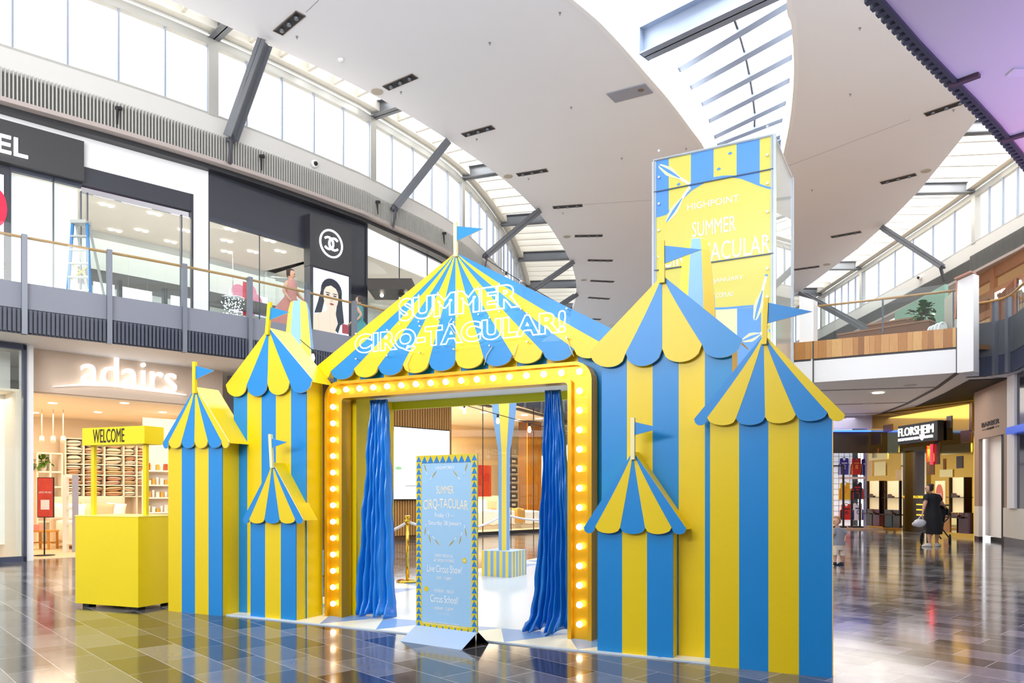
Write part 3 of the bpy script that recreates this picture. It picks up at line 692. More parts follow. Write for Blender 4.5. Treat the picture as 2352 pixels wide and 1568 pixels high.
# ---- neon sign on clear acrylic
t = thing('neon_sign', 'glowing white outline letters reading SUMMER CIRQ-TACULAR! on the big tent roof', 'neon sign', F(-4, qm - .16, 2.7))
qn = qm - .17
for k, (txt, ul, ur, vt0, vb0, um) in enumerate((('SUMMER', 916, 1195, 683.7, 737, 933), ('CIRQ-TACULAR!', 815, 1300, 765.3, 817.6, 838))):
    pl, zb = FP(um, vb0, qn); _, zt = FP(um, vt0, qn); p0 = FP(ul, vb0, qn)[0]; p1 = FP(ur, 700, qn)[0]
    fn = lambda x, y, d: F(x, qn - .0 + d, y)
    m = MB(); put_text(m, txt, p0, p1, zb, zt, fn, depth=.0, outline=.021, bold=.14, spacing=1.05 if k == 0 else 1.1)
    m.build('neon_lettering', NEON, t)
    m = MB(); m.box((p0 - .03, .035, zb - .03), (p1 + .03, .041, zt + .03), 0, lambda x, y, z: F(x, qn + y, z)); m.build('acrylic_panel', glass('acrylic', (.98, .98, .98), .15), t)
    m = MB()
    for j in range(7):
        for z_ in (zb - .015, zt + .015): m.lathe([(.008, 0), (.008, .03)], F(p0 + (p1 - p0) * j / 6, qn + .04, z_), 8, ax=-BX.to_3d())
    m.build('standoff_pin', CHROME, t, kind='stuff')
m = MB()
for (a, b, c) in (((945, 812), (935, 835), (940, 852)), ((1131, 795), (1118, 815), (1112, 838)), ((1188, 790), (1182, 812), (1178, 822)), ((1300, 770), (1310, 800), (1318, 818)), ((1038, 730), (1030, 742), (1045, 765))):
    m.tube([F(FP(u, v, qm - .12)[0], qm - .12, FP(u, v, qm - .12)[1]) for u, v in (a, b, c)], .004, 5)
m.build('power_cable', mat('clear_cable', '#e8dcb0', .4), t)

# ---- marquee frame with bulbs
qf = 6.43; PL, PR, ZT = -5.53, -2.443, 2.55
t = thing('marquee_frame', 'gold light-up entrance frame lined with round bulbs', 'frame', F((PL + PR) / 2, qf, 0))
R_ = .17; prof = [(0, .15), (0, 0), (.037, 0), (.037, .045), (.198, .045), (.198, 0), (.235, 0), (.235, .16)]
def fpath(s):
    sz = s * .78; out = [(PL + s, 0.0)]
    def corner(cx, a0, a1, sg):
        r = []
        for k in range(7):
            a = a0 + (a1 - a0) * k / 6
            rr = max(R_ - s, .035 if s > .1 else 0); rz = max(R_ - sz, .035 if s > .1 else 0)
            ccx = (PL + s + rr) if sg < 0 else (PR - s - rr); ccz = ZT - sz - rz
            r.append((ccx + rr * math.cos(a), ccz + rz * math.sin(a)))
        return r
    out += corner(0, PI, PI / 2, -1) + corner(0, PI / 2, 0, 1) + [(PR - s, 0.0)]
    return out
m = MB(); rings = [[F(x, qf + d, z) for x, z in fpath(s)] for s, d in prof]
for i in range(len(prof) - 1):
    n = len(rings[0]); m.add(rings[i] + rings[i + 1], [(k, k + 1, n + k + 1, n + k) for k in range(n - 1)], 0)
n = len(rings[0]); m.add(rings[0] + rings[-1], [(k, k + 1, n + k + 1, n + k) for k in range(n - 1)], 0)
for e in (0, -1):
    m.add([r[e] for r in rings], [tuple(range(len(rings)))], 0)
body_ = m.build('channel', GOLD, t)
zb_ = [.156 + .177 * i for i in range(14)]; pts_ = [(PL + .117, z) for z in zb_] + [(PR - .117, z) for z in zb_]
n_top = 15; pts_ += [(PL + .117 + (PR - PL - .234) * k / (n_top + 1), zb_[-1]) for k in range(1, n_top + 1)]
me0 = None
for (p, z) in pts_:
    m = MB(); c0 = F(p, qf + .045, z); ax = -Vector((BX.x, BX.y, 0))
    m.lathe([(.012, 0), (.014, .012), (.027, .03), (.031, .045), (.026, .062), (.014, .073), (.0, .076)], c0, 12, ax=ax)
    if me0 is None: o = m.build('bulb', BULBM, t); me0 = o; o0 = c0
    else:
        o = me0.copy(); C.objects.link(o); o.parent = t; o.location = c0 - o0
for p, z, e in ((PL + .117, 1.3, 8), (PR - .117, 1.3, 8)): pass

# ---- curtains
def curtain(label, q, prof_, tie=None, nf=5, amp=.05, seed=1):
    """prof_: list of (v-ish z, uL, uR) silhouettes"""
    rnd = random.Random(seed); m = MB(); nz = 46; nx = 84; zs = [x[0] for x in prof_]; vs = []
    def lerp(z, k):
        for a, b in zip(prof_[:-1], prof_[1:]):
            if b[0] <= z <= a[0]: t_ = (z - a[0]) / (b[0] - a[0]); t_ = t_ * t_ * (3 - 2 * t_); return a[k] + (b[k] - a[k]) * t_
        return prof_[-1][k]
    ph = [rnd.random() * 6 for _ in range(4)]
    for i in range(nz + 1):
        z = zs[0] + (zs[-1] - zs[0]) * i / nz; l, r = lerp(z, 1), lerp(z, 2)
        for j in range(nx + 1):
            x = j / nx; dr = 1 - z / zs[0]
            y = amp * (.35 + .65 * dr) * (math.sin(2 * PI * nf * x + ph[0] + .5 * math.sin(3 * z + ph[1])) + .4 * math.sin(2 * PI * nf * 2.1 * x + ph[2] + z) + .6 * dr * math.sin(2 * PI * 1.7 * x + ph[3]))
            y += .010 * math.sin(9 * z + 7 * x) + .006 * math.sin(21 * z - 13 * x) + .005 * math.sin(2 * PI * nf * 3.3 * x + 2 * z); fl = max(0, .18 - z)
            y -= fl * (.35 + .45 * math.sin(2 * PI * 2 * x + ph[1]))
            vs.append(F(l + (r - l) * x, q + y, max(.018, z + (.03 * math.sin(2 * PI * 2.5 * x + ph[0]) if z < .1 else 0))))
    m.add(vs, [(i * (nx + 1) + j, i * (nx + 1) + j + 1, (i + 1) * (nx + 1) + j + 1, (i + 1) * (nx + 1) + j) for i in range(nz) for j in range(nx)], 0, True)
    o = m.build('curtain', mat('blue_satin', '#1680dc', .24, spec=.8, coat=.2, bump=.25, bscale=9), None)
    sd = o.modifiers.new('s', 'SOLIDIFY'); sd.thickness = .006
    tag(o, label, 'curtain', 'blue satin curtains in the entrance'); return o
def zq(v, u, q): return FP(u, v, q)[1]
qc = 6.68
cu = lambda u, v: FP(u, v, qc)
L = [(2.36, cu(850, 930)[0], cu(889, 930)[0]), (1.75, cu(843, 1060)[0], cu(893, 1060)[0]), (1.0, cu(833, 1200)[0], cu(896, 1200)[0]), (.4, cu(824, 1330)[0], cu(898, 1330)[0]), (.14, cu(821, 1390)[0], cu(901, 1390)[0]), (.02, cu(818, 1415)[0], cu(907, 1415)[0])]
curtain('blue satin curtain hanging at the left of the entrance', qc, L, seed=3, nf=6)
Rr = [(2.34, cu(1251, 910)[0], cu(1287, 910)[0]), (1.75, cu(1246, 1060)[0], cu(1300, 1060)[0]), (1.0, cu(1238, 1200)[0], cu(1307, 1200)[0]), (.45, cu(1230, 1350)[0], cu(1310, 1350)[0]), (.16, cu(1218, 1410)[0], cu(1312, 1410)[0]), (.02, cu(1206, 1450)[0], cu(1312, 1450)[0])]
curtain('blue satin curtain hanging at the right of the entrance, wider at the foot', qc, Rr, seed=8, nf=7)

# ---- welcome booth
A = W(173, 1392, 0); B = W(317.4, 1403, 0); dirx = (B - A).normalized(); diry = Vector((-dirx.y, dirx.x, 0))
wB = (B - A).length; dB = .62; zt = 1.28
t = thing('welcome_booth', 'bright yellow booth with a WELCOME sign board on two posts', 'booth', (A + B) / 2 + diry * dB / 2)
fb = lambda x, y, z: A + dirx * x + diry * y + Vector((0, 0, z))
zc_ = H + (HY - 1185) / FPX * A.y; MB().box((0, 0, .04), (wB, dB, zc_), 0, fb).build('counter_box', YEB, t)
MB().box((-.004, -.004, zc_), (wB + .004, dB + .004, zc_ + .012), 0, fb).build('counter_top', mat('booth_top', '#f7ee78', .35), t)
for x in (.06, wB - .16):
    for y in (.05, dB - .15): MB().box((x, y, 0), (x + .1, y + .1, .04), 0, fb).build('foot', BLK, t)
z1_ = H + (HY - 1024) / FPX * (A.y + .15); z2_ = H + (HY - 986) / FPX * (A.y + .1)
for x in (.11, wB - .06):
    MB().box((x, .12, zc_ + .01), (x + .05, .16, z1_ + .01), 0, fb).build('post', YEB, t)
sb = MB().box((.04, .06, z1_), (wB + .03, .34, z2_ + .01), 0, fb).build('sign_board', YEB, t)
zz1, zz2 = z1_ + .025, z2_ - .01
m = MB(); put_text(m, 'WELCOME', .22, .22 + .50, zz1, zz2 - .0, lambda x, y, d: fb(x, .06 - d, y), depth=.004, bold=.005); m.build('lettering', mat('black_print', '#1d1a10', .5), sb)

# ---- poster stand
q_ = None
A = W(951, 1461, 0); B = W(1096, 1474, 0)
A = D(956, 1441, 7.05); B = D(1096.5, 1452.5, 6.66); A.z = B.z = 0
dx = (B - A).normalized(); dy = Vector((-dx.y, dx.x, 0)); wP = (B - A).length
zb = H + (HY - 1446) / FPX * ((A.y + B.y) / 2); zt = H + (HY - 1044) / FPX * ((A.y + B.y) / 2); hP = zt - zb
t = thing('poster_stand', 'freestanding light blue event poster with triangle border on a folded metal foot', 'sign', (A + B) / 2)
fs = lambda x, y, z: A + dx * x + dy * y + Vector((0, 0, z))
LBL = mat('poster_light_blue', '#9cc6e6', .35); PY = mat('poster_yellow', '#dcc40c', .4); PB = mat('poster_blue', '#0f7ccb', .4); PW = mat('poster_white', '#f4f6f8', .4); PC = mat('poster_cream', '#f5e9cf', .5)
brd = MB().box((0, 0, zb), (wP, .012, zt), 0, fs).build('poster_board', [LBL, PW], t)
m = MB(); bw = wP * .093; pf = lambda x, y, d: fs(x, -d, y)
def rect(x0, y0, x1, y1, d, mi): m.box((x0, -d, y0), (x1, -.0, y1), mi, fs)
rect(0, zb, bw, zt, .001, 0); rect(wP - bw, zb, wP, zt, .001, 0); rect(bw, zt - bw * 1.15, wP - bw, zt, .001, 0); rect(bw, zb, wP - bw, zb + bw * .75, .001, 0)
nr = 27; hh = (hP - .0) / nr
for k in range(nr):
    for x0 in (0.0, wP - bw):
        y0 = zb + hh * k; m.prism([(x0 + bw * .05, y0), (x0 + bw * .95, y0), (x0 + bw * .5, y0 + hh * .92)], .0011, .002, pf, 1)
for k in range(8):
    ww = (wP - 2 * bw) / 8; x0 = bw + ww * k; m.prism([(x0, zt - bw * 1.12), (x0 + ww, zt - bw * 1.12), (x0 + ww / 2, zt - bw * .1)], .0011, .002, pf, 1)
    m.prism([(x0 + ww * .28, zb), (x0 + ww * .72, zb), (x0 + ww / 2, zb + bw * .5)], .0011, .002, pf, 1)
m.build('triangle_border', [PY, PB], brd)
m = MB(); X = lambda u: wP * (u - 115) / (1045 - 115); Z = lambda v: zt - (v - 70) / 1.0 * (hP / 2636.)   # poster crop coordinates
def T(s, x0, x1, y0, y1, mi=0, bold=.0, warp=None): put_text(m, s, x0 * wP, x1 * wP, zt - y1 * hP, zt - y0 * hP, lambda x, y, d: fs(x, -.0012 - d, y), depth=.001, bold=bold, mi=mi, warp=warp)
T('HIGHPOINT', .335, .64, .065, .083, 0, .03)
T('SUMMER', .345, .63, .178, .223, 1, .02)
cxm = wP * .49
T('CIRQ-TACULAR', .125, .855, .25, .315, 1, .02, warp=lambda x, y: (x, y - ((x - cxm) / wP) ** 2 * .13 * hP / 1.0 * .7))
T('Friday 13 —', .32, .64, .333, .365); T('Saturday 28 January', .21, .75, .377, .41)
T('EVERY FRIDAY &', .32, .61, .570, .588, 0, .01); T('SATURDAY EVENING', .30, .64, .596, .614, 0, .01)
T('Live Circus Show!', .19, .76, .632, .675); T('5PM – 7:30PM', .35, .585, .698, .716)
T('MONDAY – FRIDAY', .305, .635, .772, .79); T('Circus School!', .245, .70, .805, .848); T('10:30AM – 2:30PM', .315, .62, .872, .89)
T('For more information and to book', .24, .71, .958, .966); T('Circus School workshops visit highpoint.com.au', .11, .84, .970, .980)
T('Bookings essential. Limited places', .35, .60, .903, .907); T('per session', .39, .56, .912, .916)
m.build('lettering', [PW, PC], brd)
def club2d(mb, a, b, fr2, wd, d=.001, mi=(0, 1, 2)):    # little juggling club drawn from fat end a to knob b
    a, b = Vector(a), Vector(b); e = b - a; n2 = Vector((-e.y, e.x)).normalized() * wd
    pr = [(0, .25), (.05, .5), (.3, 1), (.45, .8), (.65, .25)]
    P = lambda s, k: tuple(a + e * s + n2 * k)
    mb.prism([P(s, k) for s, k in pr] + [P(s, -k) for s, k in reversed(pr)], d, d + .0006, fr2, mi[0])
    mb.prism([P(s, k * .35) for s, k in pr] + [P(s, -k * .35) for s, k in reversed(pr)], d + .0006, d + .001, fr2, mi[1])
    mb.prism([P(.65, .3), P(.97, .25), P(.97, -.25), P(.65, -.3)], d, d + .0008, fr2, mi[2])
    mb.prism([P(.96, .3), P(1.0, .3), P(1.0, -.3), P(.96, -.3)], d, d + .001, fr2, mi[1])
m = MB()
for (x0, y0, x1, y1) in ((.14, .052, .19, .12), (.345, .092, .23, .147), (.62, .092, .735, .147), (.845, .052, .785, .12), (.145, .462, .175, .39), (.245, .506, .2, .433), (.395, .52, .27, .465), (.55, .52, .68, .465), (.715, .506, .765, .433), (.83, .462, .795, .39)):
    club2d(m, (x0 * wP, zt - y0 * hP), (x1 * wP, zt - y1 * hP), lambda x, y, d: fs(x, -d, y), .009)
for cx_, cy_ in ((.80, .598), (.175, .775)):
    P = [(cx_ * wP + math.cos(a * PI / 14) * .026 * (1 if a % 2 else .86), zt - cy_ * hP + math.sin(a * PI / 14) * .026 * (1 if a % 2 else .86)) for a in range(28)]
    m.prism(P, .001, .002, lambda x, y, d: fs(x, -d, y), 0)
put_text(m, 'FREE', (.80 * wP) - .014, .80 * wP + .014, zt - .603 * hP, zt - .593 * hP, lambda x, y, d: fs(x, -.002 - d, y), depth=.0005, mi=2)
m.build('printed_ornament', [PY, PB, PW], brd)
m = MB(); off_ = .05
m.box8([fs(-.03, -.19, .0), fs(wP - .03, -.19, .0), fs(wP + .0, -.005, zb + .01), fs(0, -.005, zb + .01), fs(-.03, -.186, -.0), fs(wP - .03, -.184, .0), fs(wP, .0, zb + .01), fs(0, .0, zb + .01)])
m.build('front_foot_plate', mat('foot_plate', '#b3cdec', .3, metal=.2), t)
m = MB(); m.box8([fs(0, .17, .0), fs(wP, .17, .0), fs(wP, .013, zb + .01), fs(0, .013, zb + .01), fs(0, .174, .0), fs(wP, .174, .0), fs(wP, .017, zb + .01), fs(0, .017, zb + .01)]); m.build('rear_foot_plate', BLK, t)
m = MB(); m.box((.02, -.17, 0.0), (wP - .02, .17, .006), 0, fs); m.box((wP - .03, -.003, 0), (wP - .02, .015, zb + .02), 1, fs); m.build('foot_base', [BLK, CHROME], t)

# ---- giant juggling clubs
def club(u, Y, ztop, label, phase, base=False, zneck=None, striped=True):
    x = (u - CX) / FPX * Y; zb0 = .0
    t = thing('giant_juggling_club', label, 'decoration', (x, Y, 0)); zk = 1.92; cc = [1, 0] if base else [0, 1]
    cubeh = .42
    m = MB(); zk = 1.98; pr = [(.108, zk), (.104, zk + .03), (.195, zk + .6), (.235, zk + 1.0), (.245, zk + 1.3), (.225, zk + 1.75), (.17, ztop - .15), (.135, ztop - .01), (.12, ztop)]
    m.lathe(pr, (x, Y, 0), 8, cols=cc, phase=phase, smooth=False); m.build('club_body', [mat('club_yellow', '#f6de5a', .45), mat('club_blue', '#86b6e6', .45)], t)
    m = MB(); m.lathe([(.098, cubeh), (.104, zk)], (x, Y, 0), 8, cols=cc, phase=phase, smooth=False); m.build('handle', [mat('club_yellow', '#f6de5a', .45), mat('club_blue', '#86b6e6', .45)], t)
    m = MB(); s = .27; n_ = 10
    fc = lambda p, q, z: Vector((x, Y, 0)) + Vector((AX.x * p + BX.x * q, AX.y * p + BX.y * q, z))
    for k in range(n_):
        m.box((-s + 2 * s * k / n_, -s, 0.013), (-s + 2 * s * (k + 1) / n_, s, cubeh), k % 2, fc)
    for k in range(n_): m.box((s, -s + 2 * s * k / n_, 0.013), (s + .004, -s + 2 * s * (k + 1) / n_, cubeh), k % 2, fc)
    m.box((-s, -s, cubeh), (s + .004, s, cubeh + .004), 2, fc)
    m.build('striped_base', [mat('club_yellow', '#f6de5a', .45), mat('club_blue', '#86b6e6', .45), mat('base_top', '#b6cfe6', .5)], t)
club(1158, 12.36, 4.4, 'giant juggling club on a striped cube, standing inside the entrance', .5, base=True)
club(687, 12.2, 4.42, 'giant juggling club behind the tall left tower, only its top showing', .5)
club(1600, 9.2, 4.41, 'giant juggling club behind the tall right tower, yellow and blue top showing', .12)

# ---- festoon lights
def catenary(a, b, sag, n=24): return [a + (b - a) * (k / n) + Vector((0, 0, -sag * 4 * (k / n) * (1 - k / n))) for k in range(n + 1)]
def festoon(label, a, b, sag, bulbs, on=True):
    pts = catenary(a, b, sag); t = thing('festoon_string', label, 'string lights', pts[0]); MB().tube(pts, .006, 5).build('cable', BLK, t)
    for s in bulbs:
        x = s * 24; i = min(23, int(x)); p = pts[i] + (pts[i + 1] - pts[i]) * (x - i)
        h_ = MB(); h_.lathe([(.014, -.05), (.017, -.03), (.017, 0), (.008, .01)], p, 8); ho_ = h_.build('bulb_holder', BLK, t)
        m = MB(); m.lathe([(.0, -.15), (.018, -.14), (.028, -.11), (.022, -.075), (.012, -.05)], p, 10); m.build('bulb', mat('festoon_bulb_light', '#ffe3b0', .3, emit=4), ho_)
festoon('sagging string of warm bulbs crossing behind the entrance opening', D(1020, 915, 12.4), D(1400, 1015, 10.6), .03, [.14, .36, .555, .73, .9])
festoon('short bulb string between the tall left tower and the big tent', D(690, 780, 10.5), D(790, 835, 8.5), .05, [.33])
festoon('bulb string just above the right roof slope of the big tent', D(1110, 590, 11), D(1420, 765, 9.5), .05, [.19, .72])

# ---- brass stanchions with white rope
def stanchion(u, v, label):
    p = W(u, v, 0); p.z = .013; t = thing('rope_stanchion', label, 'stanchion', p, 'brass stanchions')
    MB().lathe([(.17, 0), (.17, .02), (.14, .035), (.03, .045)], p, 24).build('base', BRASS, t)
    MB().lathe([(.025, .04), (.025, .9)], p, 14).build('post', BRASS, t)
    MB().lathe([(.03, .88), (.045, .9), (.045, .93), (.025, .95), (.045, .985), (.04, 1.0)], p, 14).build('finial', BRASS, t)
    return p
s1 = stanchion(936, 1338, 'brass rope stanchion standing left behind the poster stand')
stanchion(1157, 1284, 'brass rope stanchion hidden behind the club on the striped cube'); stanchion(1332, 1263, 'brass rope stanchion behind the right curtain')
for a, b, sag, lab in ((s1, W(800, 1330, 0), .18, 'white rope running left from the brass stanchion'), (s1, W(1157, 1284, 0), .22, 'white rope running right behind the poster'), (W(1157, 1284, 0), W(1332, 1263, 0), .16, 'white rope right of the club inside the entrance')):
    m = MB(); m.tube(catenary(Vector((a.x, a.y, .92)), Vector((b.x, b.y, .92)), sag), .022, 8); tag(m.build('barrier_rope', mat('white_rope', '#f2eff0', .6)), lab, 'rope', 'white barrier ropes')

# ---- printed lift shaft box high behind the right towers
LP0 = D(1503, 372, 17.25); LP1 = D(1777, 313, 16.0); zT = (LP0.z + LP1.z) / 2
pl = Pl(LP0, LP1); wL = pl.L; dpt = 2.4
t = thing('lift_shaft', 'tall glass lift shaft wrapped in a yellow and blue circus banner', 'lift shaft', (*((LP0 + LP1) / 2).xy, 0))
fl = lambda x, y, z: pl.pt(x, z, -y)
BN = mat('banner_yellow', '#e3d253', .3, coat=.4); BNB = mat('banner_blue', '#4b93e6', .3, coat=.4); BNW = mat('banner_white', '#f2f2fb', .3); BNP = mat('banner_pale', '#f2ecae', .3)
m = MB(); m.box((.03, .0, .1), (wL - .03, .02, zT), 0, fl); bn = m.build('banner', BN, t)
m = MB(); fB = lambda x, y, d: pl.pt(x, y, d)
Q = lambda u, v: pl.uv(u, v)
# wavy blue field with stripes along the top
xs = [1503, 1536, 1587, 1639, 1692, 1745, 1777]
def wave(u):
    P = [(1503, 495), (1520, 492), (1536, 486), (1560, 460), (1590, 432), (1620, 414), (1645, 405), (1675, 402), (1700, 405), (1725, 414), (1750, 425), (1777, 431)]
    for a, b in zip(P[:-1], P[1:]):
        if a[0] <= u <= b[0]: return a[1] + (b[1] - a[1]) * (u - a[0]) / (b[0] - a[0])
    return P[-1][1]
for i in range(6):
    a, b = xs[i], xs[i + 1]; us = [a + (b - a) * k / 8 for k in range(9)]
    top = [(Q(a, 300)[0], zT), (Q(b, 300)[0], zT)]
    low = [Q(u, wave(u)) for u in reversed(us)]
    if i % 2 == 0: m.prism(top + low, .002, .004, fB, 0)
P = [1503, 1515, 1530, 1545, 1560, 1575, 1590, 1605, 1620, 1640, 1660, 1680, 1700, 1720, 1740, 1760, 1776]
for a, b in zip(P[:-1], P[1:]): m.prism([Q(a, wave(a)), Q(b, wave(b)), Q(b, wave(b) + 5), Q(a, wave(a) + 5)], .004, .005, fB, 0)
# lower wave and stripes
for a, b in ((1645, 708), (1560, 706)): pass
us = [1560 + (1777 - 1560) * k / 12 for k in range(13)]; lw = lambda u: 708 + 3 * math.sin((u - 1600) / 30)
for a, b in zip(us[:-1], us[1:]): m.prism([Q(a, lw(a) - 5), Q(b, lw(b) - 5), Q(b, lw(b)), Q(a, lw(a))], .004, .005, fB, 0)
m.prism([Q(1645, lw(1645)), Q(1693, lw(1693)), (Q(1693, 900)[0], .3), (Q(1645, 900)[0], .3)], .003, .004, fB, 3)
m.prism([Q(1693, lw(1693)), Q(1748, lw(1748)), (Q(1748, 900)[0], .3), (Q(1693, 900)[0], .3)], .003, .004, fB, 0)
m.build('printed_pattern', [BNB, BN, BNW, BNP], bn)
m = MB()
def TL(s, u0, u1, vt, vb, uref, bold=.02):
    zt_ = pl.z_at(uref, vt); zb_ = pl.z_at(uref, vb); put_text(m, s, pl.s_at(u0), pl.s_at(u1), zb_, zt_, lambda x, y, d: pl.pt(x, y, .006 + d), depth=.002, bold=bold)
TL('HIGHPOINT', 1579, 1697, 468, 483, 1582, .03); TL('SUMMER', 1590, 1690, 510, 545, 1595); TL('CIRQ-TACULAR', 1522, 1770, 555, 605, 1650); TL('13–28 JANUARY', 1600, 1707, 640, 652, 1640); TL('HIGHPOINT.COM.AU', 1590, 1684, 673, 684, 1645)
m.build('lettering', BNW, bn)
m = MB(); fz = lambda x, y, d: pl.pt(x, y, .006 + d)
for a, b in (((1514, 380), (1588, 425)), ((1531, 510), (1587, 425)), ((1734, 735), (1761, 630)), ((1706, 782), (1768, 758))):
    club2d(m, Q(*a), Q(*b), fz, .10, mi=(0, 1, 2))
for u, v in ((1676, 352), (1650, 388), (1698, 397), (1730, 350), (1605, 386), (1558, 423)):
    x, z = Q(u, v); m.prism([(x - .04, z), (x + .02, z + .03), (x + .06, z - .01), (x, z - .04)], .001, .003, fz, 1)
m.build('printed_ornament', [BNP, BNB, BNW], bn)
m = MB(); m.box((0, -.03, .0), (wL, -.02, zT + .03), 0, fl); m.build('front_glass', glass('shaft_glass', (.97, .99, 1), .9), t)
m = MB()
for v_ in (1,):
    for zz_ in (pl.z_at(1503, 442), pl.z_at(1503, 622), 3.2): MB().box((0, -.033, zz_ - .012), (wL, -.018, zz_ + .012), 0, fl).build('glass_joint', mat('joint_dark', '#39506b', .4), t)
m = MB(); m.box((wL, -.02, .0), (wL + .02, dpt, zT), 0, fl); m.box((-.02, -.02, 0), (0, dpt, zT), 0, fl); m.box((0, dpt, 0), (wL, dpt + .02, zT), 0, fl); m.build('side_glass', glass('shaft_side_glass', (.86, .90, .93), 2.2, milky=.4), t)
for x in (0, wL):
    for y in (0, dpt): MB().box((x - .05, y - .03, 0), (x + .05, y + .05, zT), 0, fl).build('corner_post', mat('shaft_post', '#b9c3cc', .3, metal=.5), t)
m = MB(); m.box((-.02, -.03, zT), (wL + .03, .05, zT + .05), 0, fl); m.box((wL - .05, 0, zT), (wL + .02, dpt, zT + .05), 0, fl); m.box((0, 0, zT), (.05, dpt, zT + .05), 0, fl); m.box((0, dpt - .05, zT), (wL, dpt + .02, zT + .05), 0, fl); m.build('top_rail', mat('shaft_post', '#b9c3cc', .3), t)
m = MB()
for j in range(9):
    for x in (.12, wL - .12): m.lathe([(.028, 0), (.028, .02)], pl.pt(x, 4.3 + j * .6, .035), 10, ax=pl.n.to_3d())
m.build('glass_clamp', CHROME, t, kind='stuff')
# ================================================================== LEFT SIDE: upper shops
def cpl(u0, u1, off):
    c = offset(CW, off); L_ = arclen(c); a = at_s(c, L_, s_of_u(c, L_, u0))[0]; b = at_s(c, L_, s_of_u(c, L_, u1))[0]; return Pl(a, b)
def pbox(m, p, u0, u1, z0, z1, d0=0.0, d1=.05, mi=0):       # box on a wall plane between two pixel columns; d towards the viewer
    s0, s1 = p.s_at(u0), p.s_at(u1); return m.box((s0, -d1, z0), (s1, -d0, z1), mi, lambda x, y, z: p.pt(x, z, -y))
def sbox(m, p, s0, s1, z0, z1, d0=0.0, d1=.05, mi=0): return m.box((s0, -d1, z0), (s1, -d0, z1), mi, lambda x, y, z: p.pt(x, z, -y))
ptxt = lambda p, d0: (lambda x, y, d: p.pt(x, y, d0 + d))
ZF = 5.05
SHOPW = mat('shop_warm_white', '#f3ece2', .6); SHOPC = mat('shop_ceiling_cream', '#f4e9dc', .7)
LBOX = mat('white_lightbox', '#f4fbf8', .5, emit=.55); LBOXB = mat('screen_light', '#fbfdff', .5, emit=1.0)
dark = mat('charcoal_cladding', '#34363f', .35, noise=.03)
# white surround and black sign panel
p1 = cpl(-120, 477, .30); m = MB()
zsT = p1.z_at(188, 332); zsB = p1.z_at(188, 422)
zhT = p1.z_at(189, 383); zhB = p1.z_at(189, 425)
pbox(m, p1, 188, 477, zhT, 9.95); pbox(m, p1, -120, 188, zsT, 9.95); pbox(m, p1, 443, 477, ZF, zhT)
struct(m, 'wall_upper_shop_surround', mat('surround_white', '#f3f2f2', .5))
m = MB(); pbox(m, p1, -120, 188, zsB, zsT, .0, .22); o = m.build('cosmetics_shop_sign', mat('sign_charcoal', '#3a393b', .45))
tag(o, 'charcoal shop sign panel with the white letters EL at the upper left edge', 'shop sign')
m = MB(); zt, zb = p1.z_at(28, 324), p1.z_at(28, 366)
s1 = p1.s_at(59.5); wch = (p1.s_at(59.5) - p1.s_at(23)) * 7.9
put_text(m, 'CHANEL', s1 - wch, s1, zb, zt, ptxt(p1, .23), depth=.05, bold=.035); m.build('lettering', SIGNW, o)
# black header over the shop opening, mirrored strip, frames
m = MB(); pbox(m, p1, 188, 443, zhB, zhT, -.05, .03); pbox(m, p1, 438, 443, ZF, zhT, -.05, .05); hd = struct(m, 'trim_20', dark)
m = MB(); pbox(m, p1, 188, 438, zhB - .15, zhB, -.12, -.05); struct(m, 'trim_21', mat('mirror_strip', '#b8b4ba', .06, metal=1))
m = MB()
for u in (186, 201, 417): pbox(m, p1, u - 1.2, u + 1.2, ZF, zhB - .15, -.1, .02)
w1 = struct(m, 'window_30', mat('frame_navy', '#3b3f4c', .35))
m = MB(); pbox(m, p1, 188, 438, ZF, zhB - .15, -.06, -.05); m.build('pane', GLS, w1)
# glowing white display panels
m = MB(); pbox(m, p1, 27, 185, ZF, zsB - .05, -.35, -.3); o = m.build('display_lightbox', LBOX); tag(o, 'tall glowing white display panels under the charcoal sign, upper left', 'light box')
m = MB(); pbox(m, p1, 26, 187, zsB - .09, zsB, -.1, .02)
for u in (24.5, 123): pbox(m, p1, u - 1.3, u + 1.3, ZF, zsB, -.1, .02)
w2 = struct(m, 'window_31', mat('frame_navy', '#3b3f4c', .35))
m = MB(); pbox(m, p1, 26, 187, ZF, zsB - .09, -.05, -.04); m.build('pane', GLS, w2)
m = MB(); pbox(m, p1, -120, 24, ZF, zsB, -.3, .0); struct(m, 'wall_upper_left_end', dark)
m = MB(); za, zb_ = p1.z_at(4, 402), p1.z_at(4, 640); pbox(m, p1, -60, 8, zb_, za, .0, .04); o = m.build('advertising_lightbox', mat('poster_lilac', '#d9d6ee', .5, emit=.5)); tag(o, 'lit poster with a red shape cut off by the left photo edge', 'poster')
m = MB(); xx = p1.s_at(-9); m.prism([(xx + .2 * math.cos(a * PI / 10), za - .75 + .42 * math.sin(a * PI / 10)) for a in range(20)], .041, .045, lambda a, b, d: p1.pt(a, b, d)); m.build('printed_shape', mat('poster_red', '#d2123c', .5, emit=.4), o)
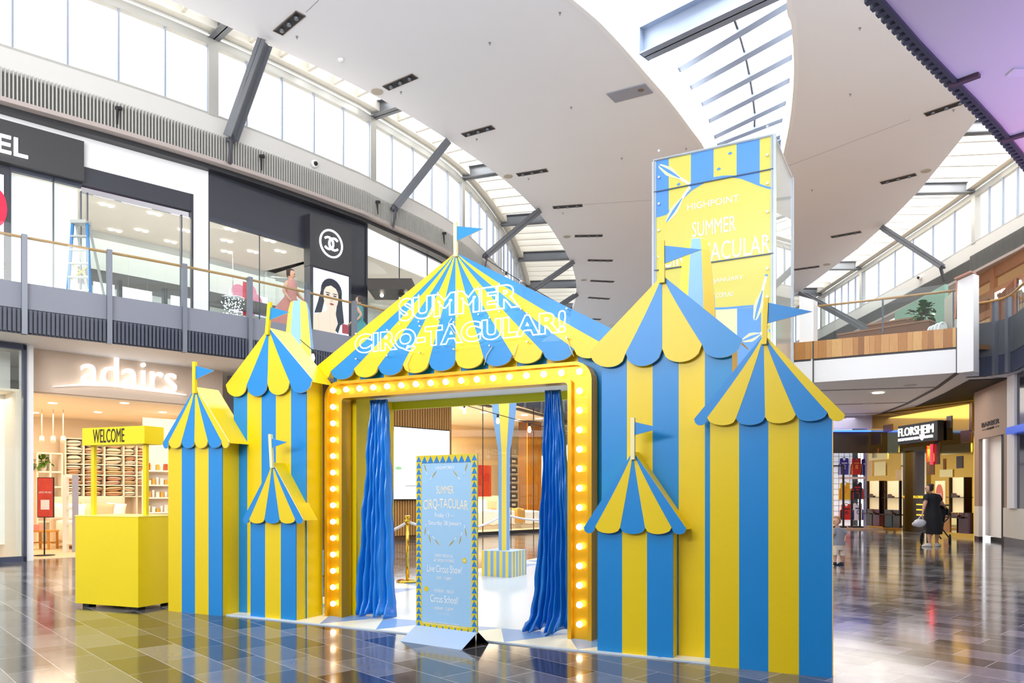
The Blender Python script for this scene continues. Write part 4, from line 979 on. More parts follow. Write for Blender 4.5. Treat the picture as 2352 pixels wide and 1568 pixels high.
# charcoal wall, shop window 2, column with logo box and portrait
p2 = cpl(477, 838, .30); zwT = (p2.z_at(480, 502) + p2.z_at(705, 563)) / 2
m = MB(); pbox(m, p2, 477, 838, zwT, 9.95); pbox(m, p2, 705, 838, ZF, zwT); pbox(m, p2, 476.5, 479, ZF, zwT, -.1, .06); struct(m, 'wall_upper_charcoal', dark)
m = MB(); pbox(m, p2, 478, 705, zwT - .08, zwT, -.05, .06); pbox(m, p2, 596.3, 597.3, ZF, zwT, -.04, 0); w3 = struct(m, 'window_32', mat('frame_navy', '#3b3f4c', .35))
m = MB(); pbox(m, p2, 479, 705, ZF, zwT - .08, -.02, -.01); m.build('pane', GLS, w3)
p2b = p2.off(.32); zlT = p2b.z_at(713, 490); zlB = p2b.z_at(713, 608)
t = thing('logo_sign_box', 'black projecting box sign with a white ring and interlocked C logo', 'sign', p2b.pt(p2b.s_at(760), zlB))
m = MB(); pbox(m, p2b, 712, 808, zlB, zlT, -.3, .0); m.build('box', mat('box_black', '#39393d', .4), t)
cs_, cz_ = p2b.uv(760, 560); rr = (p2b.s_at(785) - p2b.s_at(735)) / 2
m = MB(); m.tube([p2b.pt(cs_ + rr * math.cos(a * PI / 24), cz_ + rr * math.sin(a * PI / 24), .02) for a in range(48)], .03, 6, closed=True)
for sg in (-1, 1):
    pts = [p2b.pt(cs_ + sg * (.24 * rr) + sg * .44 * rr * math.cos(a), cz_ + .44 * rr * math.sin(a), .02 + .01 * sg) for a in [PI * (.24 + 1.52 * k / 20) for k in range(21)]]
    m.tube(pts, .034, 6)
m.build('ring_logo', SIGNW, t)
zpT, zpB = p2b.z_at(721, 614), p2b.z_at(721, 752)
t = thing('portrait_lightbox', 'lit poster of a dark haired woman in portrait below the black logo box', 'poster', p2b.pt(p2b.s_at(760), zpB))
m = MB(); pbox(m, p2b, 713, 808, ZF, zlB, -.3, -.02); m.build('case', dark, t)
s0, s1 = p2b.s_at(720), p2b.s_at(801); m = MB(); sbox(m, p2b, s0, s1, ZF + .1, zpT, -.01, .0); bd = m.build('poster_ground', mat('poster_ground', '#dfe0f2', .5, emit=.7), t)
PWd = s1 - s0; PH = zpT - zpB
def pp(mb, pts, d, mi): mb.prism([(s0 + x * PWd, zpT - y * PH) for x, y in pts], d, d + .004, lambda a, b, dd: p2b.pt(a, b, dd), mi)
def ell(cx_, cy_, rx, ry, n=24, a0=0, a1=2 * PI): return [(cx_ + rx * math.cos(a0 + (a1 - a0) * k / n), cy_ + ry * math.sin(a0 + (a1 - a0) * k / n)) for k in range(n)]
m = MB()
pp(m, ell(.5, .33, .30, .22), .002, 0); pp(m, [(.2, .35), (.12, .55), (.02, .75), (.22, .72), (.3, .5)], .002, 0); pp(m, [(.78, .3), (.82, .6), (.86, .82), (.7, .9), (.62, .7), (.68, .4)], .002, 0)
pp(m, [(.0, .78), (.2, .72), (.4, .66), (.62, .7), (.66, .85), (.6, 1.1), (.0, 1.1)], .005, 1); pp(m, [(.38, .5), (.62, .5), (.62, .74), (.36, .72)], .006, 1)
pp(m, ell(.48, .42, .21, .23), .008, 1); pp(m, [(.26, .36), (.3, .2), (.5, .13), (.7, .22), (.72, .38), (.62, .27), (.48, .23), (.34, .27)], .011, 0)
for cx_ in (.39, .59): pp(m, ell(cx_, .40, .05, .012), .012, 0); pp(m, ell(cx_, .365, .07, .008), .012, 0)
pp(m, ell(.50, .545, .06, .018), .012, 2); pp(m, ell(.5, .49, .03, .01), .012, 3)
pp(m, [(.6, .98), (.72, .78), (.78, .8), (.68, 1.02)], .012, 0); pp(m, [(.8, .84), (.99, .84), (.99, 1.0), (.8, 1.0)], .012, 2)
m.build('printed_portrait', [mat('print_hair', '#2c3040', .5, emit=.1), mat('print_skin', '#e8cbb8', .5, emit=.45), mat('print_lips', '#a6414f', .5, emit=.3), mat('print_shadow', '#c79d88', .5, emit=.3)], bd)
# third window, further right
p3_ = cpl(838, 1060, .30); zw3 = p3_.z_at(838, 513)
m = MB(); pbox(m, p3_, 838, 1130, zw3, 9.95); pbox(m, p3_, 836, 840, ZF, zw3, -.1, .08); struct(m, 'wall_upper_far', dark)
m = MB(); pbox(m, p3_, 838, 1130, zw3 - .08, zw3, -.05, .05)
for u in (918, 982): pbox(m, p3_, u - .5, u + .5, ZF, zw3, -.03, 0)
w4 = struct(m, 'window_33', mat('frame_navy', '#3b3f4c', .35))
m = MB(); pbox(m, p3_, 840, 1130, ZF, zw3 - .08, -.02, -.01); m.build('pane', GLS, w4)
# interior of the upper shops
ZI = 8.35; bk = offset(CW, 4.6); fr_ = offset(CW, .42)
i1 = len(CW) - 12
m = MB()
for i in range(i1): m.add([Vector((*fr_[i], 8.9)), Vector((*fr_[i + 1], 8.9)), Vector((*bk[i + 1], 8.9)), Vector((*bk[i], 8.9))], [(0, 1, 2, 3)])
struct(m, 'ceiling_upper_shop', SHOPC)
struct(MB().wall(bk[:i1], ZF, 10.4, .1), 'wall_upper_shop_back', mat('shop_back_grey', '#dfe3e0', .6))
m = MB(); c_ = offset(CW, 3.9)[:i1]; _p = cpl(150, 477, 3.9); zb0, zb1 = _p.z_at(320, 665), _p.z_at(320, 638); m.wall(c_, zb0, zb1, .5); struct(m, 'wall_upper_display_band', mat('band_dark', '#45423f', .5))
for k, (u0, u1, lab) in enumerate(((214, 262, 'left'), (279, 348, 'middle'), (392, 436, 'right'))):
    p = cpl(150, 477, 3.85); m = MB(); sbox(m, p, p.s_at(u0), p.s_at(u1), 5.3, zb0 - .02, 0, .04); o = m.build('display_lightbox', LBOXB); tag(o, 'low white product display behind the balustrade, ' + lab + ' of three in the cosmetics shop', 'light box')
    m = MB(); sm_ = (p.s_at(u0) + p.s_at(u1)) / 2
    if k == 0: m.lathe([(.08, 0), (.08, .12)], p.pt(sm_, 6.45, .12), 10)
    else: m.lathe([(.05, 0), (.05, .22), (.035, .22), (.035, .34), (.0, .4)], p.pt(sm_, 6.35, .12), 10)
    tag(m.build('cosmetic_bottle', mat('lipstick_%d' % k, ['#c9a27a', '#8a6f4e', '#c4404f'][k], .3, metal=.3)), 'small cosmetic item in front of the ' + lab + ' white display', 'cosmetics')
for u in (272, 375): 
    p = cpl(150, 477, 3.4); m = MB(); pbox(m, p, u - 4, u + 4, ZF, zb0, 0, .2); struct(m, 'trim_%d' % (22 + (u > 300)), BLK)
# magenta flower screen in the second shop
p = cpl(479, 705, 4.2); zA, zB = p.z_at(526, 664), p.z_at(526, 712)
t = thing('flower_screen', 'screen with a crimson flower print in the second upper shop', 'screen', p.pt(p.s_at(570), zB)); m = MB(); pbox(m, p, 526, 612, zB, zA, 0, .06); m.build('screen', mat('screen_lilac', '#d6d2f0', .4, emit=.8), t)
m = MB(); sx, sz = p.uv(563, 688)
for a in range(5): m.prism([(sx + .33 * math.cos(a * 1.257) + .28 * math.cos(b * PI / 8), sz + .3 * math.sin(a * 1.257) + .26 * math.sin(b * PI / 8)) for b in range(16)], .062 + a * .002, .07 + a * .002, lambda x, y, d: p.pt(x, y, d))
m.build('flower', mat('flower_pink', '#c77791', .5, emit=.4), t)
m = MB(); m.box((sx - .14, -.1, sz - .55), (sx + .14, -.085, sz + .55), 0, lambda x, y, z: p.pt(x, z, -y)); m.build('red_figure', mat('flower_red', '#b0122e', .5, emit=.4), t)
# chandelier
c = p.off(.7).pt(p.s_at(505), 6.5); t = thing('crystal_chandelier', 'sparkling white crystal chandelier behind the second upper shop window', 'chandelier', c)
m = MB(); rnd = random.Random(4)
for k in range(150): a = rnd.random() * 6.28; r_ = .35 * math.sqrt(rnd.random()); z_ = -rnd.random() * .9; m.ball(c + Vector((r_ * math.cos(a), r_ * math.sin(a), .9 + z_)), .022, 6)
m.build('crystals', mat('crystal_white', '#f5fbff', .2, emit=.5), t, kind='stuff'); m = MB(); m.lathe([(.36, .92), (.36, .96)], c, 20); m.build('canopy', CHROME, t); MB().tube([c + Vector((0, 0, .96)), c + Vector((0, 0, 2.39))], .01, 6).build('cord', CHROME, t)
# paired downlights
k = 0
for (u, v, lab) in [(245, 470, 'nearest in the left upper shop'), (355, 490, 'near the header right side'), (264, 528, 'above the step ladder'), (325, 528, 'in the centre of the left upper shop'), (424, 528, 'right end of the left upper shop'), (214, 554, 'beside the ladder top'), (303, 554, 'just above the handrail'), (392, 554, 'above the handrail, right'), (226, 579, 'farthest left'), (340, 578, 'farthest right'),
                    (530, 526, 'top of the second upper shop'), (521, 552, 'left in the second upper shop'), (620, 552, 'centre of the second upper shop'), (521, 577, 'lower left in the second upper shop'), (581, 577, 'lower centre in the second upper shop'), (644, 576, 'lower right in the second upper shop')]:
    c = W(u, v, 8.9) - Vector((0, 0, .03)); d = Vector((.72, .69, 0)); m = MB()
    for sg in (-.1, .1): m.lathe([(.07, 0), (.07, .03)], c + d * sg, 12)
    tag(m.build('paired_downlight', LAMPM), 'pair of small ceiling lamps ' + lab, 'downlight', 'paired downlights in the upper shops')
# canopy with lights in the third shop
c = D(905, 668, 23.5); t = thing('dark_canopy', 'dark boxy canopy with two small lamps in the far upper shop window', 'canopy', c)
m = MB(); m.box((c.x - .75, c.y - .4, c.z - .05), (c.x + .6, c.y + .9, c.z + .28)); m.build('canopy', mat('canopy_brown', '#3b342f', .5), t)
for u in (877, 933):
    q = D(u, 677, 23.6); m = MB(); m.ball((q.x, q.y, c.z - .11), .06, 10); m.build('lamp', LAMPM, t)
MB().box((c.x + .1, c.y + .2, 5.06), (c.x + .5, c.y + .6, c.z - .06)).build('column', mat('canopy_brown', '#3b342f', .5), t)
# security cameras and small spotlights on the bulkhead
def camera_dome(c, n_, label):
    t = thing('security_camera', label, 'security camera', c); c = Vector(c); MB().lathe([(.11, 0), (.11, .06), (.08, .1)], c, 14, ax=n_).build('housing', WHT, t)
    MB().ball(c + Vector(n_).normalized() * .1, .065, 12).build('lens', BLK, t)
q = on_curve(CW, LW, 720, .02); camera_dome((q.x, q.y, H + (HY - 377) / FPX * q.y), (.7, -.7, -.1), 'white dome security camera on the left bulkhead')
s_ = s_of_u(RW, LR, 2115); q, _t = at_s(RW, LR, s_); camera_dome((q.x - .02, q.y, H + (HY - 637) / FPX * q.y), (-1, -.2, -.1), 'white dome security camera on the right bulkhead')
for u, v, lab in ((267, 248, 'leftmost'), (593, 358, 'right of the nearest strut'), (857, 463, 'above the far upper shop'), (1010, 535, 'behind the big tent flag')):
    q = on_curve(CW, LW, u, .17); z = H + (HY - v) / FPX * q.y; m = MB(); m.box((q.x - .05, q.y - .05, z - .05), (q.x + .09, q.y + .02, z + .02)); m.tube([(q.x, q.y - .03, z - .03), (q.x + .03, q.y - .08, z - .42)], [.035, .015], 8)
    tag(m.build('bulkhead_spotlight', BLK), 'small black spotlight on the fin band, ' + lab, 'spotlight', 'small black spotlights on the left fin band')
# ---- step ladder on the gallery
Yl = 16.0; t = thing('step_ladder', 'blue step ladder with yellow cross brace standing on the upper gallery', 'ladder', D(182, 700, Yl) * 1.0)
t.location = (D(182, 700, Yl).x, Yl, ZF); LB = mat('ladder_blue', '#3f86c4', .4); LS = mat('ladder_steps', '#b9bdb6', .4); LY = mat('ladder_yellow', '#d8c81c', .4)
top = H + (HY - 512) / FPX * Yl
def lad(u, z, dy=0): return Vector(((u - CX) / FPX * Yl, Yl + dy, z))
for u0, u1 in ((167, 152), (200, 210)): MB().bar(lad(u0, top), lad(u1, ZF), .05, .05).build('rail', LB, t)
for u0, u1 in ((169, 160), (198, 203)): MB().bar(lad(u0, top, .1), lad(u1, ZF, .9), .04, .04).build('rear_leg', LS, t)
MB().box((lad(165, 0).x, Yl - .08, top - .02), (lad(202, 0).x, Yl + .14, top + .05)).build('top_cap', LS, t)
for k in range(1, 7):
    f_ = k / 7; z = top - (top - ZF) * f_; MB().box((lad(167 - 15 * f_, 0).x, Yl - .05, z - .015), (lad(200 + 10 * f_, 0).x, Yl + .05, z + .015)).build('step', LS, t)
z1, z2 = H + (HY - 606) / FPX * Yl, H + (HY - 640) / FPX * Yl
m = MB(); m.bar(lad(163, z1, .05), lad(205, z2, .05), .03, .02); m.bar(lad(202, z1, .06), lad(160, z2, .06), .03, .02); m.build('cross_brace', LY, t)

# ================================================================== LEFT SIDE: ground floor
SLp = Pl((-9.8, 14.87), (-1.06, 24.2))
WARMW = mat('warm_shop_wall', '#f2e3cf', .6); TIMB = mat('timber_slat', '#c49355', .45, noise=.15, nscale=6, stretch=(1, 1, .1)); SHELFW = mat('shelf_white', '#f7efe2', .5)
sa, sb_ = SLp.s_at(-200), SLp.s_at(60)
m = MB(); pbox(m, SLp, 60, 77, 0, ZSOF, -.5, .0); struct(m, 'wall_shop_left_pier', WHT)
zbk = SLp.z_at(78, 893)
m = MB(); pbox(m, SLp, 77, 527, zbk, ZSOF, -.45, -.35); struct(m, 'wall_shop_bulkhead', mat('bulkhead_warm', '#dcc5b0', .6))
m = MB(); zt_ = SLp.z_at(55, 785); zb_ = 0
sbox(m, SLp, SLp.s_at(52) , SLp.s_at(60), 0, ZSOF - .02, -.08, .05); sbox(m, SLp, -1.5, SLp.s_at(60), 0, .1, -.08, .05); sbox(m, SLp, -1.5, SLp.s_at(60), ZSOF - .12, ZSOF - .02, -.08, .05)
w5 = struct(m, 'window_34', mat('frame_slate', '#3f465c', .35)); m = MB(); sbox(m, SLp, -1.5, SLp.s_at(52), .1, ZSOF - .12, -.02, -.01); m.build('pane', glass('pane_soft', (.98, 1, .99), 1.2), w5)
m = MB(); sbox(m, SLp, -1.5, SLp.s_at(62), .28, ZSOF, -1.25, -1.2); struct(m, 'wall_shop_window_back', mat('curtain_white_glow', '#eeeeea', .6, emit=.05))  # faint emission in the white imitates the brightly lit window bay
pD = SLp; m = MB(); pbox(m, SLp, 525, 535, 0, ZSOF - .15, -.08, .05); pbox(m, SLp, 535, 590, ZSOF - .25, ZSOF - .15, -.08, .05); w6 = struct(m, 'window_35', mat('frame_slate2', '#4a4a52', .35)); m = MB(); pbox(m, SLp, 535, 700, 0, ZSOF - .2, -.02, -.01); m.build('pane', GLS, w6)
# sign
t = thing('shop_sign_lettering', 'glowing white adairs shop sign with a long swoosh under it', 'shop sign', SLp.pt(SLp.s_at(300), zbk))
m = MB(); s0, s1 = SLp.s_at(197), SLp.s_at(418); zt1 = SLp.z_at(285, 818); zb1 = SLp.z_at(300, 888)
put_text(m, 'adairs', s0, s1, zb1, zt1, ptxt(SLp, -.33), depth=.08, bold=.0); m.build('lettering', ADW, t)
m = MB(); up = [(132, 884), (200, 877), (270, 877), (350, 885), (440, 904)]; lo = [(440, 905), (340, 893), (270, 884), (200, 882), (132, 885)]
m.prism([SLp.uv(*x) for x in up + lo], -.33, -.25, lambda a, b, d: SLp.pt(a, b, d)); m.build('swoosh', ADW, t)
m = MB()
for u in (284, 347): m.tube([SLp.pt(SLp.s_at(u), ZSOF, -.3), SLp.pt(SLp.s_at(u), zt1 - .02, -.3)], .012, 6)
m.build('hanging_rod', CHROME, t)
# shop interior
back = SLp.off(-6.0); m = MB(); a0, a1 = -2, SLp.s_at(870)
m.box8([SLp.pt(a0, 3.4, -.45), SLp.pt(a1, 3.4, -.45), SLp.pt(a1, 3.4, -6), SLp.pt(a0, 3.4, -6), SLp.pt(a0, 3.45, -.45), SLp.pt(a1, 3.45, -.45), SLp.pt(a1, 3.45, -6), SLp.pt(a0, 3.45, -6)]); struct(m, 'ceiling_shop_left', mat('cream_ceiling', '#fbeed8', .7))
m = MB(); sbox(m, SLp, a0, a1, 0, 3.5, -6.1, -6.0); struct(m, 'wall_shop_left_back', WARMW)
m = MB(); sbox(m, SLp, SLp.s_at(62) - .1, SLp.s_at(62), 0, 3.4, -6, -.4); struct(m, 'wall_shop_left_side', WARMW)
m = MB(); m.box8([SLp.pt(a0, .0, -.3), SLp.pt(a1, .0, -.3), SLp.pt(a1, .0, -6), SLp.pt(a0, .0, -6), SLp.pt(a0, .006, -.3), SLp.pt(a1, .006, -.3), SLp.pt(a1, .006, -6), SLp.pt(a0, .006, -6)]); struct(m, 'floor_shop_left', mat('shop_timber_floor', '#e6cba4', .4))
for i, (u, v) in enumerate([(121, 925), (286, 925), (225, 946), (374, 946), (121, 977), (86, 988), (460, 940), (80, 947)]):
    c = W(u, v, 3.4); m = MB(); m.lathe([(.09, -.012), (.09, 0)], c, 14); tag(m.build('recessed_downlight', LAMPM), 'round recessed lamp in the home shop ceiling, ' + ['first row left', 'first row over the WELCOME board', 'second row centre', 'second row right by the tent', 'third row left', 'near the left pier', 'hidden behind the striped tower', 'second row at the left pier'][i], 'downlight', 'recessed lamps in the home shop ceiling')
for i, u in enumerate((96, 122, 145)):
    c = D(u, 1010, 18.6); t = thing('track_spotlight', 'white track spotlight at the back left of the home shop, ' + ('left', 'middle', 'right')[i] + ' of three', 'spotlight', c, 'white track spotlights'); MB().lathe([(.05, -.1), (.06, .06)], c, 10, ax=(.3, -.5, -.8)).build('spot_head', SHELFW, t); MB().tube([c + Vector((0, 0, .05)), Vector((c.x, c.y, 3.4))], .012, 6).build('stem', SHELFW, t)
# cubby wall of cushions
pc_ = SLp.off(-5.5); us = [150, 192, 240, 284, 314, 345]; vr = [1010, 1044, 1067, 1091, 1114, 1140]
zr = [pc_.z_at(240, v) for v in vr]; ss = [pc_.s_at(u) for u in us]
t = thing('cubby_shelf_wall', 'white cubby shelves full of cushions at the back of the home shop', 'shelves', pc_.pt(ss[2], 0))
m = MB()
for s_ in ss: sbox(m, pc_, s_ - .02, s_ + .02, .0, zr[0] + .03, -.4, .02)
m.build('upright', SHELFW, t)
for z in zr: m = MB(); sbox(m, pc_, ss[0], ss[-1], z - .015, z + .015, -.4, .02); m.build('shelf', SHELFW, t)
m = MB(); sbox(m, pc_, ss[0], ss[-1], .0, zr[0], -.42, -.4); m.build('back_panel', mat('shelf_back', '#f0dcc0', .6), t)
CUC = [mat('cushion_cream', '#f6ead6', .8), mat('cushion_peach', '#e6b38e', .8), mat('cushion_sand', '#e3c9a0', .8), mat('cushion_white', '#fbf6ee', .8), mat('cushion_blush', '#efc7b4', .8)]
def cushion(name, c, w_, h_, d_, ax_, mt, label, group=None, tilt=0, parent=None, lay=False):
    m = MB(); n = 10; vs = []; ax_ = Vector(ax_).normalized(); ay = Vector((-ax_.y, ax_.x, 0)); R = Matrix.Rotation(tilt, 3, ay)
    for sgn in (1, -1):
        for i in range(n + 1):
            for j in range(n + 1):
                x, y = i / n * 2 - 1, j / n * 2 - 1; b = (1 - abs(x) ** 3) * (1 - abs(y) ** 3); pin = 1 - .07 * (abs(x * y))
                if lay: loc = R @ (ax_ * (x * w_ / 2 * (1 - .05 * (1 - y * y))) + ay * (y * d_ / 2) + Vector((0, 0, 1)) * (sgn * h_ / 2 * (.12 + .88 * b ** .55))); vs.append(Vector(c) + loc); continue
                loc = R @ (ax_ * (x * w_ / 2 * (1 - .10 * (1 - y * y) * 0 - .06 * (1 - y * y))) + Vector((0, 0, 1)) * (y * h_ / 2 * (1 - .06 * (1 - x * x))) + ay * (sgn * d_ / 2 * b ** .6)); vs.append(Vector(c) + loc)
    fs = []
    for sgn in range(2):
        o_ = sgn * (n + 1) ** 2
        for i in range(n):
            for j in range(n): fs.append((o_ + i * (n + 1) + j, o_ + (i + 1) * (n + 1) + j, o_ + (i + 1) * (n + 1) + j + 1, o_ + i * (n + 1) + j + 1))
    m.add(vs, fs, 0, True); o = m.build(name, mt, parent)
    if parent is None: tag(o, label, 'cushion', group)
    return o
rnd = random.Random(11); colw = ['left', 'second', 'third', 'fourth', 'right']; roww = ['top', 'second', 'third', 'fourth', 'bottom']
for r_ in range(5):
    for c_ in range(5):
        if c_ == 4 and r_ == 4: continue
        s0, s1 = ss[c_], ss[c_ + 1]; z0, z1 = zr[r_ + 1] + .018, zr[r_] - .03; hh = z1 - z0; nS = 2 if r_ != 1 or c_ % 2 else 1
        for k in range(nS):
            ci = rnd.randrange(5)
            cushion('cushion', pc_.pt((s0 + s1) / 2 + rnd.uniform(-.02, .02), z0 + hh / nS * (k + .5), -.16), (s1 - s0) * rnd.uniform(.74, .93), hh / nS * .98, .34, pc_.d.to_3d(), CUC[ci], '%s cushion in the %s column, %s row of the cubby shelves, %s' % (['cream', 'peach', 'sand', 'white', 'blush'][ci], colw[c_], roww[r_], 'lower one' if k == 0 and nS > 1 else ('upper one' if nS > 1 else 'alone')), 'cushions on the cubby shelves', lay=True, tilt=rnd.uniform(-.08, .08))
# left open shelf with plant
pl2 = SLp.off(-5.2); s0, s1, s2 = pl2.s_at(86), pl2.s_at(116), pl2.s_at(143); zT = pl2.z_at(90, 1040)
t = thing('open_shelf', 'white open shelf with a trailing plant at the back left of the home shop', 'shelves', pl2.pt(s1, 0)); m = MB()
for s_ in (s0, s1, s2): sbox(m, pl2, s_ - .02, s_ + .02, 0, zT, -.3, 0)
m.build('upright', SHELFW, t)
for z in (zT, pl2.z_at(90, 1083), pl2.z_at(90, 1118), .6): m = MB(); sbox(m, pl2, s0, s2, z - .02, z + .02, -.3, 0); m.build('shelf', SHELFW, t)
def leaves(m, c, n, R, size, seed, droop=.3, mi=0, flat=.35):
    rnd = random.Random(seed)
    for k in range(n):
        a = rnd.random() * 6.28; el = rnd.uniform(-.5, 1.2); d = Vector((math.cos(a) * math.cos(el), math.sin(a) * math.cos(el), math.sin(el))); b = Vector(c) + d * R * rnd.uniform(.15, .9); s_ = size * rnd.uniform(.7, 1.2)
        side = d.cross(Vector((0, 0, 1))).normalized() * s_ * flat; tip = b + d * s_ + Vector((0, 0, -droop * s_)); mid = b + d * s_ * .5 + Vector((0, 0, .05 * s_))
        m.add([b, mid + side, mid - side, tip, mid + Vector((0, 0, .04 * s_)), b + d * s_ * .8 + side * .7 - Vector((0, 0, .1 * s_)), b + d * s_ * .8 - side * .7 - Vector((0, 0, .1 * s_))], [(0, 1, 4), (0, 4, 2), (4, 1, 5), (4, 5, 3), (4, 3, 6), (4, 6, 2)], mi, True)
LEAF = mat('leaf_green', '#4d7a1e', .45, noise=.3, nscale=5); LEAFD = mat('leaf_dark', '#2f6326', .35, noise=.35, nscale=3)
zs_ = pl2.z_at(90, 1083) + .02; c = pl2.pt((s0 + s1) / 2, zs_, -.12); t = thing('potted_plant', 'small trailing plant in a white pot on the open shelf', 'plant', c)
MB().lathe([(.08, 0), (.11, .16), (.1, .16)], c, 12).build('pot', SHELFW, t); m = MB(); leaves(m, c + Vector((0, 0, .2)), 46, .2, .16, 3, .5); m.build('foliage', LEAF, t)
# bed with headboard
pb = SLp.off(-4.1); sA, sB = pb.s_at(122), pb.s_at(282); zH = pb.z_at(200, 1140)
t = thing('bed', 'bed with cream upholstered headboard and white quilt in the home shop', 'bed', pb.pt((sA + sB) / 2, 0, 1)); LIN = mat('bed_linen', '#fbf3e6', .8, noise=.04, bump=.2, bscale=6)
m = MB(); sbox(m, pb, sA, sB, .1, zH, -.12, .0); m.build('headboard', mat('headboard_cream', '#f1dcc4', .8), t)
m = MB(); sbox(m, pb, sA + .05, sB - .05, .12, .42, .0, 1.95); m.build('base', mat('bed_valance', '#e9d3b0', .8), t)
def soft_box(m, p, s0, s1, z0, z1, d0, d1, seed=1, amp=.03, n=14):
    rnd = random.Random(seed); vs = []
    for i in range(n + 1):
        for j in range(n + 1):
            x, y = i / n, j / n; e = min(x, 1 - x, y, 1 - y); vs.append(p.pt(s0 + (s1 - s0) * x, z1 - (.1 if e == 0 else 0) * (z1 - z0) + amp * math.sin(7 * x + seed) * math.sin(9 * y + seed) + rnd.uniform(-amp, amp) * .3, d0 + (d1 - d0) * y))
    top = (n + 1) ** 2; fs = [(i * (n + 1) + j, (i + 1) * (n + 1) + j, (i + 1) * (n + 1) + j + 1, i * (n + 1) + j + 1) for i in range(n) for j in range(n)]
    ring = [i * (n + 1) for i in range(n + 1)] + [n * (n + 1) + j for j in range(1, n + 1)] + [i * (n + 1) + n for i in range(n - 1, -1, -1)] + [j for j in range(n - 1, 0, -1)]
    base = []
    for k, r_ in enumerate(ring): q = vs[r_].copy(); q.z = z0 + .02 * math.sin(k * 1.3); q += (Vector((0, 0, 0))); base.append(q)
    vs += base; R = len(ring)
    fs += [(ring[k], ring[(k + 1) % R], top + (k + 1) % R, top + k) for k in range(R)]
    m.add(vs, fs, 0, True); return m
soft_box(MB(), pb, sA - .02, sB + .02, .2, .68, .3, 2.05, 2).build('quilt', LIN, t)
for i, (u, v, w_, ci, lab) in enumerate(((140, 1172, .55, 3, 'white cushion at the left of the bed'), (165, 1172, .5, 3, 'white cushion behind the security gate'), (198, 1172, .46, 2, 'checked sand cushion on the bed'), (232, 1170, .5, 1, 'peach cushion on the bed'), (260, 1168, .5, 3, 'white cushion at the right of the bed'))):
    cushion('cushion', pb.pt(pb.s_at(u), .68 + .2, .2 + .05 * (i % 2)), w_, .42, .16, pb.d.to_3d(), CUC[ci], lab, 'cushions on the bed', tilt=.1)
# red poster on pole
c = W(102, 1276, 0); c.z = .006; t = thing('sale_sign_stand', 'red poster on a thin black pole at the home shop entrance', 'sign', c); Yk = c.y
MB().lathe([(.2, 0), (.2, .012), (.03, .02)], c, 24).build('base', BLK, t); MB().tube([c + Vector((0, 0, .02)), Vector((c.x, c.y, H + (HY - 1186) / FPX * Yk))], .014, 8).build('pole', BLK, t)
x0, x1 = (86 - CX) / FPX * Yk, (124 - CX) / FPX * Yk; z0, z1 = H + (HY - 1188) / FPX * Yk, H + (HY - 1096) / FPX * Yk
m = MB(); m.box((x0, Yk - .01, z0), (x1, Yk + .015, z1)); fr0 = m.build('frame', BLK, t); m = MB(); m.box((x0 + .015, Yk - .014, z0 + .015), (x1 - .015, Yk - .01, z1 - .015)); pr_ = m.build('poster', mat('sale_red', '#d5483c', .2, noise=.25, nscale=6), fr0)
m = MB(); m.box((x0 + .08, Yk - .017, z0 + .17), (x1 - .09, Yk - .0145, z0 + .38)); put_text(m, 'LIMITED TIME ONLY', x0 + .04, x1 - .04, z0 + .52, z0 + .56, lambda x, y, d: Vector((x, Yk - .0145 - d, y)), depth=.002); m.build('white_print', PW, fr0)
# anti-theft gate
c = W(163, 1268, 0); Yk = c.y; x0, x1 = (151 - CX) / FPX * Yk, (173 - CX) / FPX * Yk; z1 = H + (HY - 1090) / FPX * Yk
t = thing('security_gate', 'white anti-theft gate panel at the home shop entrance', 'security gate', (c.x, c.y, 0))
for x, mt in ((x0, SHELFW), (x1, mat('gate_grey', '#a9aabf', .4))): m = MB(); m.box((x - .045, Yk - .05, 0), (x + .045, Yk + .05, z1)); m.build('upright', mt, t)
for z in (.22, .65, 1.0, 1.3, z1 - .04): m = MB(); m.box((x0, Yk - .03, z - .03), (x1, Yk + .03, z + .03)); m.build('crossbar', SHELFW, t)
# wooden stool
c = W(95, 1262, 0); t = thing('wooden_stool', 'wooden side table with pink cards beside the left pier of the home shop', 'stool', c); WD = mat('honey_wood', '#c98f3c', .45, noise=.15, nscale=6)
MB().box((c.x - .25, c.y - .1, .42), (c.x + .25, c.y + .3, .46)).build('table_top', WD, t)
for dx_ in (-.22, .19):
    for dy_ in (-.08, .26): MB().box((c.x + dx_, c.y + dy_, .0), (c.x + dx_ + .04, c.y + dy_ + .04, .42)).build('leg', WD, t)
MB().box((c.x - .22, c.y + .05, .15), (c.x + .22, c.y + .2, .18)).build('shelf', WD, t)
m = MB(); m.box((c.x - .22, c.y + .0, .46), (c.x - .05, c.y + .15, .60)); tag(m.build('card_box', mat('pink_card', '#e39a94', .6)), 'pink card box on the wooden side table', 'box')
